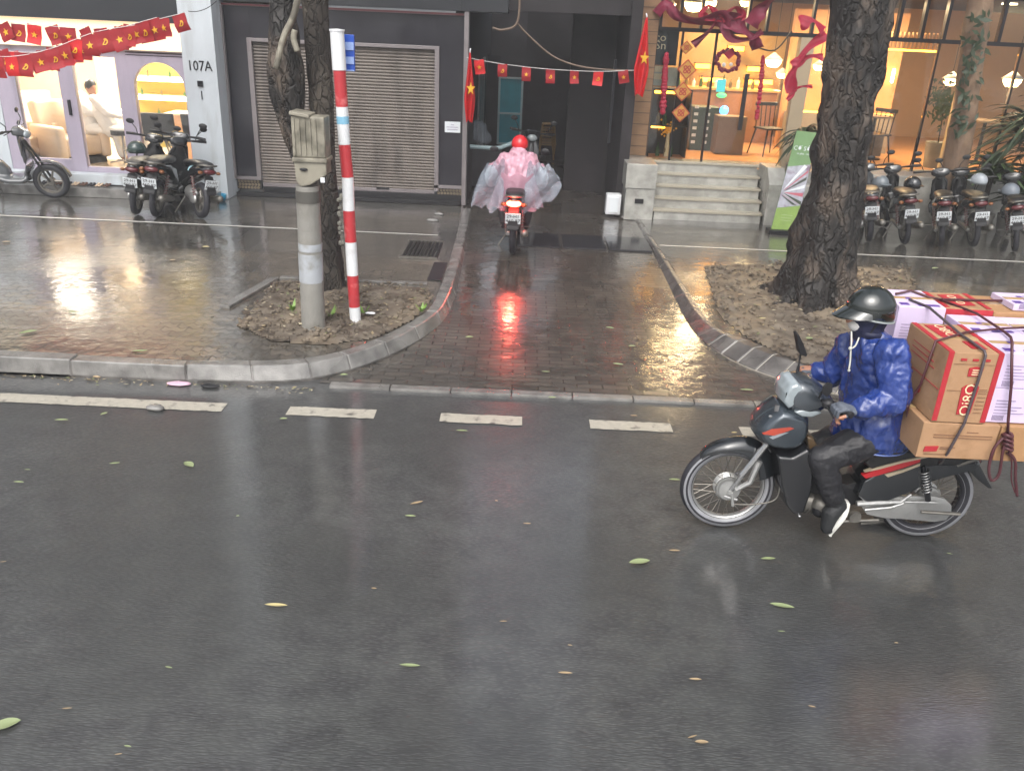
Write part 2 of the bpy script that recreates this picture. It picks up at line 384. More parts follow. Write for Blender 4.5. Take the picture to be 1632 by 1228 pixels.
lamphot = mat('lit_tail_lamp_core', '#ff9080', .3, var=0, emit=150, emcol='#ff6a50')
lens = mat('clear_lens', '#8d969a', .1, var=.15, vs=16, coat=1)
amber = mat('amber_lens', '#7a4a24', .3, var=.05)
cream_int = mat('cream_interior', '#dcc6a8', .7, var=.04)
peach = mat('peach_desk', '#d4a884', .5, var=.05)
tilefl = mat('pale_interior_floor', '#b8ac9c', .25, var=.05)
olive = mat('olive_alcove', '#9a8a34', .6, var=.05)
led = mat('led_strip', '#fff0b0', .5, var=0, emit=9, emcol='#ffdf80')
ledo = mat('warm_led_strip', '#ffb040', .5, var=0, emit=9, emcol='#ffab30')
bulb = mat('lit_lamp_glass', '#fff0d0', .5, var=0, emit=13, emcol='#ffd58a')
ceillamp = mat('ceiling_light_panel', '#fff4e0', .5, var=0, emit=6, emcol='#ffe6c0')
leather = mat('cream_leather', '#cdb59a', .4, var=.06)
whitecloth = mat('white_cloth', '#d9d6d2', .7, var=.05)
darkcloth = mat('dark_cloth', '#2a2a2e', .7, var=.1)
skin = mat('skin', '#a87860', .5, var=.06)
hairm = mat('black_hair', '#141010', .5, var=.1)
silvercloth = mat('champagne_cloth', '#a89c92', .5, var=.08)
bottle = mat('mixed_bottles', '#6a5a34', .3, var=.3, vs=20)
greenb = mat('green_bottle', '#3a5a30', .2, var=.2)
flagred = mat('red_flag_cloth', '#93121c', .7, var=.12, vs=9)
flagbr = mat('bright_red_flag_cloth', '#c01218', .6, var=.1)
gold = mat('flag_yellow', '#d9a421', .6, var=.05)
maroon = mat('maroon_fabric', '#6e1230', .6, var=.25, vs=8)
crimson = mat('crimson_fabric', '#a01434', .55, var=.2, vs=8)
cordm = mat('brown_cable', '#6b5a4c', .6, var=.1)
pipeblue = mat('pale_blue_pipe', '#8fa3a8', .4, var=.1)
teal = mat('teal_door', '#2aa3b5', .35, var=.12)
tealw = mat('pale_door_frame', '#b9d5d8', .4, var=.05)
plastict = mat('tan_plastic', '#b8935c', .4, var=.06)
leafd = mat('dark_leaf', '#2c3a24', .45, var=.35, vs=7)
leafm = mat('mid_leaf', '#3f5230', .45, var=.35, vs=7)
leafc = mat('tree_leaf', '#38482c', .5, var=.35, vs=5)
fall1 = mat('pale_green_fallen_leaf', '#848f68', .4, var=.15)
fall2 = mat('yellow_fallen_leaf', '#b5a878', .4, var=.15)
fall3 = mat('brown_fallen_leaf', '#9a8668', .45, var=.2)
carton = mat('corrugated_carton', '#a58160', .7, var=.1, vs=5, bump=.2, bs=22, dirt='#8d6b4a', dscale=6, dth=(.52, .72))
cartond = mat('worn_carton', '#a67f58', .75, var=.14, vs=5, bump=.2, bs=22, dirt='#7d5f42', dscale=5, dth=(.5, .7))
cartonred = mat('carton_red_print', '#a8262f', .6, var=.08)
printd = mat('faded_print', '#7d5c44', .7, var=.05)
whitebox = mat('lilac_white_carton', '#cfc0dc', .5, var=.04)
printv = mat('violet_print', '#5b3f8f', .5, var=.05)
printg = mat('grey_print', '#9488a4', .6, var=.05)
creamt = mat('cream_lettering', '#e0cfa8', .6, var=.03)
ropem = mat('maroon_rubber_strap', '#4a2228', .5, var=.2, vs=30)
ropeg = mat('dark_grey_strap', '#4b4246', .5, var=.2, vs=30)
rain = mat('blue_wet_raincoat', '#193274', .24, var=.3, vs=4, bump=1., bs=19, sc=(1, 1, .7), coat=.6, rvar=.08)
jean = mat('black_wet_trousers', '#1d1d21', .5, var=.2, vs=8, bump=.7, bs=16)
navy = mat('navy_hood', '#161a38', .6, var=.15)
glovem = mat('grey_glove', '#565c66', .7, var=.12, bump=.3)
helm = mat('dark_green_black_helmet', '#0e1614', .1, var=.1, coat=1)
shoem = mat('black_knit_shoe', '#16181a', .6, var=.15, bump=.3)
solem = mat('white_shoe_sole', '#c9c9c2', .5, var=.06)
pinkfilm = filmmat('pink_poncho_film', '#c49aaa', .6)
clearfilm = filmmat('clear_plastic_film', '#aeb8c4', .36)
pinkc = mat('pink_cloth', '#b8627a', .7, var=.15)
paints = {k: mat(k+'_scooter_paint', v, .15, var=.1, coat=.8) for k, v in dict(black='#101114', grey='#4c4f52', red='#6e121c', white='#b9bec2', green='#16302c', silver='#7b8084').items()}
grass_m = mat('weed', '#6e8f3c', .5, var=.2)

# ================================================================ GROUND
g = MB(); g.grid(lambda u, v: Vector((-70+140*u, -60+150*v, 0)), 14, 14); struct('road', g, asphalt)
KH = .14
LI = [(-2.68, 6.36), (-1.94, 6.46), (-1.51, 6.71), (-1.16, 7.24), (-.89, 7.93), (-.84, 8.7), (-.83, 9.4), (-.85, 11.2), (-.9, 13.1)]
LF = [(-2.66, 6.22), (-1.85, 6.30), (-1.39, 6.60), (-1.0, 7.18), (-.74, 7.9), (-.67, 8.6), (-.66, 9.4), (-.68, 11.2), (-.72, 13.1)]
RI = [(1.86, 13.1), (1.9, 10.86), (1.92, 9.38), (1.97, 7.95), (2.22, 7.5), (2.62, 7.05), (3.2, 6.7), (4.2, 6.5)]
RF = [(1.72, 13.1), (1.77, 11.4), (1.78, 9.6), (1.80, 8.2), (1.97, 7.4), (2.36, 6.86), (3.05, 6.45), (4.2, 6.28)]
def catmull(P, n=6):
    P = [Vector(p) for p in P]; out = []
    for i in range(len(P)-1):
        a, b, c, d = P[max(i-1, 0)], P[i], P[i+1], P[min(i+2, len(P)-1)]
        for k in range(n):
            t = k/n; out.append(.5*((2*b)+(c-a)*t+(2*a-5*b+4*c-d)*t*t+(3*b-a-3*c+d)*t**3))
    return out+[P[-1]]
def strip_sheet(mb, A, B, za, zb):
    for i in range(len(A)-1):
        mb.quad((A[i][0], A[i][1], za), (A[i+1][0], A[i+1][1], za), (B[i+1][0], B[i+1][1], zb), (B[i][0], B[i][1], zb))
li, lf, ri, rf = catmull(LI), catmull(LF), catmull(RI), catmull(RF)
# left pavement: interlocking stones near the kerb, slabs beyond
def clip_poly(pts): return [(p[0], p[1]) for p in pts]
nearL = [(-45, 6.36)]+clip_poly([p for p in li if p[1] < 9.9])+[(-.83, 9.9), (-45, 9.9)]
g = MB(); g.prism(nearL, 'z', -.05, KH); struct('sidewalk', g, pavers)
g = MB(); g.prism([(-45, 9.903), (-.83, 9.903), (-.85, 11.2), (-.9, 13.1), (-.9, 14), (-45, 14)], 'z', -.05, KH-.002); struct('sidewalk', g, slabs)
nearR = [(1.92, 9.9)]+clip_poly([p for p in ri if p[1] < 9.9])+[(45, 6.5), (45, 9.9)]
g = MB(); g.prism(nearR, 'z', -.05, KH); struct('sidewalk', g, pavers)
g = MB(); g.prism([(1.86, 14), (1.86, 13.1), (1.9, 10.86), (1.92, 9.903), (45, 9.903), (45, 14)], 'z', -.05, KH-.002); struct('sidewalk', g, slabs)
# driveway into the alley
g = MB()
def drv(u, v):
    y = 6.33+v*(15.9); z = .008+.11*max(0, min(1, (y-7)/6)); return Vector((-.95+2.95*u, y, z))
g.grid(drv, 6, 40)
g.quad((-1.6, 6.33, .006), (-.95, 6.33, .006), (-.95, 8.2, .012), (-1.5, 7.0, .008))
g.quad((2.0, 6.33, .006), (3.6, 6.33, .006), (2.4, 7.2, .01), (2.0, 8., .012))
struct('driveway', g, bricks)
g = MB()
for i in range(11):
    x0 = -1.5+i*.5; g.box((x0+.004, 6.235, -.02), (x0+.494, 6.325, .022))
struct('driveway_threshold', g, kerbm, bevel=.006)
# kerbs, block by block
def kerb(name, F, I, m, slope=0, mm=None, mj=.0, blk=3, zt=KH+.004):
    g = MB(); j = MB()
    for i in range(0, len(F)-1, blk):
        k = min(i+blk, len(F)-1)
        fr = [Vector((F[q][0], F[q][1], 0)) for q in range(i, k+1)]; inn = [Vector((I[q][0], I[q][1], 0)) for q in range(i, k+1)]
        sh = .004
        dv = (fr[-1]-fr[0]).normalized()*sh; fr[0] += dv; inn[0] += dv; fr[-1] -= dv; inn[-1] -= dv
        z1 = zt+.004*math.sin(i*3.1)
        rg = []
        for f, n_ in zip(fr, inn):
            mid = f.lerp(n_, .12+slope)
            rg.append([f+Vector((0, 0, -.04)), f+Vector((0, 0, .03+.0*slope)), mid+Vector((0, 0, z1)), n_+Vector((0, 0, z1)), n_+Vector((0, 0, -.04))])
        g.rings(rg)
    # mortar bed shows in the joints
    rg = [[Vector((f[0], f[1], -.03)), Vector((f[0], f[1], .02)), Vector((f[0], f[1], 0)).lerp(Vector((n_[0], n_[1], 0)), .15+slope)+Vector((0, 0, zt-.008)), Vector((n_[0], n_[1], zt-.008)), Vector((n_[0], n_[1], -.03))] for f, n_ in zip(F, I)]
    j.rings(rg)
    struct(name, g, m, bevel=.008, segs=1); struct(name+'_joint', j, mm or mortar)
kerb('kerb', [(-45, 6.22)]+[(-45+k*.9, 6.22) for k in range(1, 47)]+list(lf[:1]), [(-45, 6.38)]+[(-45+k*.9, 6.38) for k in range(1, 47)]+[li[0]], kerbm, blk=1, mm=kerbd)
kerb('kerb', lf, li, kerbm, blk=4, slope=.15, mm=kerbd)
kerb('kerb', rf, ri, kerbd, blk=2, slope=.45, mm=mortar)
kerb('kerb', [(4.2+k*.9, 6.28) for k in range(46)], [(4.2+k*.9, 6.52) for k in range(46)], kerbm, blk=1, mm=kerbd)
# road dashes and thin white parking lines
g = MB(); rr = random.Random(3)
for x0, x1 in [(-6.2, -2.2), (-1.71, -1.04), (-.54, .09), (.61, 1.24), (1.77, 2.4), (2.95, 3.6), (4.1, 4.7), (-12, -7.4), (5.3, 5.9), (6.5, 7.1)]:
    n = max(2, int((x1-x0)/.05)); A = []; B = []
    for k in range(n+1):
        x = x0+(x1-x0)*k/n; A.append((x, 5.695+rr.uniform(-.006, .006))); B.append((x, 5.85+rr.uniform(-.006, .006)))
    strip_sheet(g, A, B, .005, .005)
struct('road_marking', g, roadpaint)
g = MB()
for x0, x1 in ((-30, -1.1), (1.92, 30)): g.quad((x0, 11.16, KH+.003), (x1, 11.16, KH+.003), (x1, 11.205, KH+.003), (x0, 11.205, KH+.003))
struct('pavement_line', g, linepaint)
# tree beds with soil, rims of stone
def bed(px, z=KH, seed=1, nn=46, hmax=.05):
    P = [G(x, y, z) for x, y in px]; xs = [p.x for p in P]; ys = [p.y for p in P]
    def inside(x, y):
        c = False; j = len(P)-1
        for i in range(len(P)):
            if (P[i].y > y) != (P[j].y > y) and x < (P[j].x-P[i].x)*(y-P[i].y)/(P[j].y-P[i].y)+P[i].x: c = not c
            j = i
        return c
    def edge(x, y):
        d = 9
        for i in range(len(P)):
            a, b = P[i-1].xy, P[i].xy; t = max(0, min(1, (Vector((x, y))-a).dot(b-a)/max(1e-6, (b-a).length_squared))); d = min(d, ((a+(b-a)*t)-Vector((x, y))).length)
        return d
    g = MB(); x0, x1, y0, y1 = min(xs), max(xs), min(ys), max(ys); st_ = .03; nx = int((x1-x0)/st_)+1; ny = int((y1-y0)/st_)+1; idx = {}
    for i in range(nx+1):
        for j in range(ny+1):
            x, y = x0+i*st_, y0+j*st_
            if inside(x, y):
                d = edge(x, y); h = min(1, d/.12)
                idx[i, j] = len(g.v); g.v.append(Vector((x, y, z+.003+h*(.012+hmax*abs(fbm((x*2.2, y*2.2, seed), 1, 4))+.035*max(0, fbm((x*9, y*9, seed), 1, 3))))))
    for i in range(nx):
        for j in range(ny):
            q = [(i, j), (i+1, j), (i+1, j+1), (i, j+1)]
            if all(k in idx for k in q): g.f.append(tuple(idx[k] for k in q)); g.m.append(0)
    struct('soil', g, soil, smooth=True)
    return inside, (x0, x1, y0, y1)
insL, bbL = bed([(447, 447), (560, 452), (672, 458), (690, 478), (660, 512), (600, 540), (520, 552), (430, 545), (375, 520), (400, 490)], seed=1)
insR, bbR = bed([(1120, 424), (1240, 420), (1400, 426), (1452, 430), (1475, 540), (1420, 630), (1330, 600), (1270, 578), (1190, 540), (1145, 505)], seed=2, hmax=.04)
# rubble / gravel lying on the beds: uncountable crumbs
g = MB(); rr = random.Random(11)
for ins, bb, n in ((insL, bbL, 1100), (insR, bbR, 2400)):
    k = 0
    while k < n:
        x, y = rr.uniform(bb[0], bb[1]), rr.uniform(bb[2], bb[3])
        k += 1
        if not ins(x, y): continue
        s_ = rr.choice((.006, .01, .014, .02, .03)); g.ball((x, y, KH+.03+s_*.4), (s_, s_*rr.uniform(.6, 1), s_*.6), n=6, rot=Matrix.Rotation(rr.uniform(0, 6), 3, 'Z'))
struct('gravel', g, [soil], kind='stuff')
g = MB(); h = MB(); rr = random.Random(31)
def litter(g, x, y, z, s_):
    a = rr.uniform(0, 6.283); u = Vector((math.cos(a), math.sin(a), rr.uniform(-.15, .3)))*s_; w_ = Vector((-math.sin(a), math.cos(a), rr.uniform(-.3, .3)))*s_*rr.uniform(.2, .45); p = Vector((x, y, z))
    g.k = rr.choice((0, 0, 1, 2, 3)); g.quad(p-u, p-u*.2+w_, p+u, p-u*.2-w_)
for ins, bb, n in ((insL, bbL, 420), (insR, bbR, 900)):
    for k in range(n):
        x, y = rr.uniform(bb[0], bb[1]), rr.uniform(bb[2], bb[3])
        if not ins(x, y): continue
        z = KH+.055+.02*rr.random()
        if rr.random() < .25:
            a = rr.uniform(0, 3.14); l_ = rr.uniform(.03, .12); g.k = 2; g.tube([(x, y, z), (x+l_*.5*math.cos(a), y+l_*.5*math.sin(a), z+.01), (x+l_*math.cos(a+.3), y+l_*math.sin(a+.3), z)], .003, 4)
        else: litter(g, x, y, z, rr.uniform(.012, .035))
for k in range(240): litter(g, rr.uniform(-5, -1.6), 6.2-abs(rr.gauss(0, .05)), .012, rr.uniform(.008, .025))
for k in range(200):
    i = rr.randrange(len(rf)-1); litter(g, rf[i][0]-abs(rr.gauss(0, .06)), rf[i][1]-.02, .03+.08*max(0, min(1, (rf[i][1]-7)/6)), rr.uniform(.008, .02))
struct('leaf_litter', g, [mat('litter_tan', '#8a7a5e', .6), mat('litter_pale', '#a89e86', .6), mat('litter_dark', '#3a3128', .7), mat('litter_olive', '#6f7450', .6)], kind='stuff')
# low rims beside the left bed and a cover slab by the driveway
g = MB(); a, b = G(366, 492, KH), G(446, 446, KH); d = (b-a).normalized(); q = Vector((-d.y, d.x, 0))*.1
g._add([a, b, b+q, a+q]+[p+Vector((0, 0, .03)) for p in (a, b, b+q, a+q)], [(0, 1, 2, 3), (4, 7, 6, 5), (0, 4, 5, 1), (1, 5, 6, 2), (2, 6, 7, 3), (3, 7, 4, 0)])
a2, b2 = G(446, 444, KH), G(680, 456, KH); g.box((a2.x, a2.y, KH), (b2.x, a2.y+.07, KH+.02))
struct('bed_edging', g, kerbm, bevel=.005)
# drain cover / grate on the left pavement corner
t = thing('drain_cover', 'dark ribbed drain cover set in the pavement left of the driveway', 'drain cover', (-1.2, 10.3, KH))
g = MB()
for k in range(9): g.box((-1.42+k*.05, 9.95, KH+.004), (-1.39+k*.05, 10.75, KH+.02))
part('grate', g, metald, t, bevel=.003)
g = MB(); g.box((-1.45, 9.9, KH), (-.98, 9.95, KH+.024)); g.box((-1.45, 10.75, KH), (-.98, 10.8, KH+.024)); part('frame', g, steeld, t, bevel=.003)
tag(obj('cover_slab', MB().box((-1.0, 9.0, KH), (-.84, 9.75, KH+.016)), alleyd, bevel=.004), 'dark wet cover slab beside the driveway kerb', 'cover slab')
for i, (x, y, lx, ly, lab) in enumerate([(1060, 385, .5, .3, 'near the white line')]): pass
g = MB()
for k in range(3): g.box((-.02+k*.62, 11.0, .085), (.56+k*.62, 11.75, .104))
tag(obj('manhole_plate', g, mat('wet_plate', '#2c2c30', .12, var=.2)), 'row of dark wet steel plates across the driveway behind the pink rider', 'steel plates')

# ================================================================ LEFT SHOP
Yf = 13.1
shop = thing('beauty_shop', 'bright cream beauty shop with lilac grey door frames and an arched window, house number 107A', 'shop', (-6.4, Yf, KH))
def pt(n, g, m, **k): return part(n, g, m, shop, **k)
g = MB(); g.box((-5.02, 12.95, KH), (-4.53, 13.5, 13.5)); wl = pt('pillar', g, plaster, bevel=.004)
g = MB(); g.text('107A', .2, facing((-4.775, 12.945, 2.06)), ext=.004, sx=.85); part('house_number', g, metald, wl)
g = MB(); g.box((-4.83, 12.93, 1.78), (-4.75, 12.95, 1.86)); g.box((-4.79, 12.935, 1.6), (-4.78, 12.95, 1.72)); part('door_bell', g, metald, wl)
g = MB(); g.box((-9.6, 13.05, .3), (-7.88, 13.3, 2.62)); pt('wall', g, plaster)
g = MB(); g.box((-30, 12.95, 2.62), (-5.021, 13.5, 3.05)); g.box((-30, 13.0, 3.052), (-5.021, 13.5, 13.5)); pt('dark_signboard', g, darkband)
upper = mat('upper_wall_render', '#5b5752', .7, var=.2, vs=.8, dirt='#3c3935', dscale=.7)
for x in (-8.2, -6.2):
    for z in (4.6, 7.6, 10.6): wn = pt('upper_window', MB().box((x, 12.97, z), (x+1.1, 13.0, z+1.4)), alleyd); part('sill', MB().box((x-.05, 12.9, z-.08), (x+1.15, 12.998, z-.001)), plaster, wn)
g = MB(); g.box((-9.6, 13.0, 2.24), (-5.021, 13.2, 2.618)); pt('fascia', g, creamlit)
g = MB(); g.box((-9.6, 12.85, .3), (-5.021, 13.35, .44)); pt('sill', g, plaster, bevel=.006)
g = MB(); g.box((-9.6, 12.62, KH), (-4.6, 12.849, .28)); pt('step', g, kerbm, bevel=.006)
# frames
g = MB()
for x0, x1 in ((-7.88, -7.6), (-6.95, -6.72), (-6.07, -5.88)):
    g.box((x0, 13.06, .441), (x1, 13.16, 2.24))
g.box((-7.6, 13.065, .441), (-6.95, 13.155, .62)); g.box((-6.72, 13.065, .441), (-6.07, 13.155, .52))
g.box((-7.6, 13.065, 2.12), (-6.95, 13.155, 2.24)); g.box((-6.72, 13.065, 2.12), (-6.07, 13.155, 2.24))
fr = pt('door_frame', g, lilac, bevel=.006)
g = MB(); g.box((-6.86, 13.03, 1.28), (-6.82, 13.06, 1.5)); part('door_handle', g, metald, fr, bevel=.005)
g = MB(); g.box((-5.9, 13.055, 2.2), (-5.05, 13.062, 2.215)); g.box((-5.9, 13.055, 2.165), (-5.05, 13.062, 2.175)); part('groove', g, metald, fr)
# arch panel with a real arched opening
ax0, ax1, az1 = -5.83, -5.07, 2.08; cxa = (ax0+ax1)/2; ra = (ax1-ax0)/2
outer = [(-5.88, .441), (-5.88, 2.24), (-5.021, 2.24), (-5.021, .441)]
g = MB()
n = 20; arc = [(cxa+ra*math.cos(math.pi*k/n), az1-.36+.36*math.sin(math.pi*k/n)) for k in range(n+1)]
for y in (13.06, 13.16):
    g.quad((-5.88, y, .441), (ax0, y, .441), (ax0, y, 1.72), (-5.88, y, 1.72)); g.quad((ax1, y, .441), (-5.021, y, .441), (-5.021, y, 1.72), (ax1, y, 1.72))
    for k in range(n):
        p, q = arc[k], arc[k+1]
        ox = lambda c: -5.021 if False else c
        g.quad((p[0], y, p[1]), (q[0], y, q[1]), (q[0], y, 2.24), (p[0], y, 2.24))
    g.quad((-5.88, y, 1.72), (ax0, y, 1.72), (ax0, y, 2.24), (-5.88, y, 2.24)); g.quad((ax1, y, 1.72), (-5.021, y, 1.72), (-5.021, y, 2.24), (ax1, y, 2.24))
    g.quad((ax0, y, .441), (ax1, y, .441), (ax1, y, .56), (ax0, y, .56))
for k in range(n): g.quad((arc[k][0], 13.06, arc[k][1]), (arc[k+1][0], 13.06, arc[k+1][1]), (arc[k+1][0], 13.16, arc[k+1][1]), (arc[k][0], 13.16, arc[k][1]))
for x in (ax0, ax1): g.quad((x, 13.06, .56), (x, 13.16, .56), (x, 13.16, 1.72), (x, 13.06, 1.72))
pt('arched_window_frame', g, lilac)
for x0, x1, z0, z1 in ((-7.6, -6.95, .62, 2.12), (-6.72, -6.07, .52, 2.12), (ax0, ax1, .56, 2.08)):
    g = MB(); g.box((x0, 13.105, z0), (x1, 13.111, z1)); pt('window_pane', g, glass)
# interior
g = MB(); g.box((-10, 13.36, .30), (-4.7, 17.2, .44)); pt('floor', g, tilefl)
g = MB(); g.box((-10, 17.0, .44), (-4.7, 17.2, 3)); g.box((-4.9, 13.5, .44), (-4.7, 17.0, 3)); g.box((-10, 13.36, .44), (-9.8, 17, 3)); g.box((-7.75, 15.9, .44), (-7.4, 16.99, 2.9)); pt('inner_wall', g, cream_int)
g = MB(); g.box((-10, 13.5, 2.9), (-4.7, 17.2, 3.05)); pt('ceiling', g, plaster)
g = MB(); g.box((-7.2, 16.0, .44), (-4.92, 16.1, 2.88)); ol = pt('alcove_wall', g, olive)
g = MB(); g.box((-7.15, 15.72, 1.66), (-4.95, 15.998, 1.70)); g.box((-7.15, 15.72, 1.34), (-4.95, 15.998, 1.38)); g.box((-7.15, 15.72, .98), (-4.95, 15.998, 1.02)); part('shelf', g, cream_int, ol)
g = MB(); g.box((-7.1, 15.70, 1.62), (-5.0, 15.719, 1.69)); g.box((-7.1, 15.70, 1.30), (-5.0, 15.719, 1.37)); part('light_strip', g, led, ol)
rr = random.Random(5)
for i in range(10):
    x = -6.95+i*.13+rr.uniform(-.03, .03); zz = (1.38, 1.70, 1.02)[i % 3]; h = rr.uniform(.06, .13)
    g = MB(); g.lathe([(.0, 0), (.022, 0), (.022, h*.65), (.009, h*.8), (.009, h)], (x, 15.85, zz), n=8)
    tag(obj('bottle', g, bottle if i % 2 else greenb), 'small bottle on the lit alcove shelves', 'bottle', 'bottles on the alcove shelves')
def ceil_lamp(x, y, z, sx, sy, e, name, label, col=(1, .9, .78)):
    t = thing(name, label, 'ceiling light', (x, y, z))
    g = MB(); g.box((x-sx/2, y-sy/2, z), (x+sx/2, y+sy/2, z+.03)); part('diffuser', g, ceillamp, t)
    g = MB(); g.box((x-sx/2-.03, y-sy/2-.03, z+.031), (x+sx/2+.03, y+sy/2+.03, z+.06)); part('housing', g, plaster, t)
    l = bpy.data.lights.new('lamp', 'AREA'); l.shape = 'RECTANGLE'; l.size = sx; l.size_y = sy; l.energy = e; l.color = col
    o = bpy.data.objects.new('lamp_light', l); C.objects.link(o); o.parent = t; o.location = (0, 0, -.02)
ceil_lamp(-8.4, 15., 2.8, 1.4, .8, 120, 'ceiling_light', 'ceiling light panel over the left armchairs of the beauty shop')
ceil_lamp(-6.4, 14.6, 2.8, 1.4, .8, 120, 'ceiling_light', 'ceiling light panel inside the shop behind the arched window')
# armchairs
def armchair(x, y, rz, label):
    t = thing('armchair', label, 'armchair', (0, 0, 0), 'cream armchairs in the beauty shop')
    g = MB(); g.box((-.32, -.3, .12), (.32, .38, .42)); part('seat', g, leather, t, bevel=.06, smooth=True, segs=3)
    g = MB(); g.box((-.34, .3, .15), (.34, .5, .95), rot=Matrix.Rotation(R(-14), 3, 'X')); part('backrest', g, leather, t, bevel=.07, smooth=True, segs=3)
    for s in (-1, 1):
        g = MB(); g.box((s*.3, -.34, .08), (s*.46, .42, .6)); part('armrest', g, leather, t, bevel=.06, smooth=True, segs=3)
    g = MB(); g.box((-.36, -.3, .0), (.36, .4, .1)); part('base', g, darkcloth, t)
    t.location = (x, y, .44); t.rotation_euler = (0, 0, rz); return t
armchair(-8.05, 13.75, R(75), 'cream leather armchair nearest the left glass pane')
armchair(-7.35, 13.95, R(60), 'cream leather armchair in front of the lilac door post')
armchair(-8.55, 15.2, R(40), 'cream leather armchair with an oval tan back further inside the shop')
# reception desk, screens, office chairs
t = thing('reception_desk', 'peach reception desk behind the arched window', 'desk', (-5.5, 14.9, .44))
g = MB(); g.box((-6.05, 14.7, .44), (-4.95, 14.76, 1.16)); part('front_panel', g, peach, t)
g = MB(); g.box((-6.1, 14.66, 1.162), (-4.93, 15.2, 1.2)); part('desktop', g, cream_int, t, bevel=.006)
def office_chair(x, y, z, lab, rz=0):
    t = thing('office_chair', lab, 'chair', (0, 0, 0), 'dark chairs inside the beauty shop')
    g = MB(); g.box((-.25, .14, .5), (.25, .2, .86), rot=Matrix.Rotation(R(-8), 3, 'X')); part('backrest', g, darkcloth, t, bevel=.03, smooth=True)
    g = MB(); g.box((-.24, -.22, .42), (.24, .2, .49)); part('seat', g, darkcloth, t, bevel=.03, smooth=True)
    for a in range(4):
        q = a*math.pi/2+.78; g = MB(); g.tube([(.06*math.cos(q), .06*math.sin(q), .42), (.26*math.cos(q), .26*math.sin(q), 0)], .014, 6); part('leg', g, steeld, t)
    t.location = (x, y, z); t.rotation_euler = (0, 0, rz)
office_chair(-5.85, 13.9, .44, 'dark low-backed chair left of the reception desk', R(190)); office_chair(-5.2, 13.95, .44, 'dark low-backed chair beside the white pillar', R(170))
# salon stool
t = thing('salon_stool', 'round wheeled salon stool beside the reclining customers', 'stool', (-6.55, 14.0, .44))
g = MB(); g.lathe([(.0, .46), (.17, .46), (.17, .53), (.0, .53)], (-6.55, 14.0, .44), n=16); part('seat', g, darkcloth, t)
g = MB(); g.tube([(-6.55, 14, .5), (-6.55, 14, .9)], .02, 8)
part('column', g, chrome, t)
for a in range(5):
    q = a*1.256; g = MB(); g.tube([(-6.55, 14, .5), (-6.55+.24*math.cos(q), 14+.24*math.sin(q), .47)], .014, 6); part('leg', g, chrome, t)
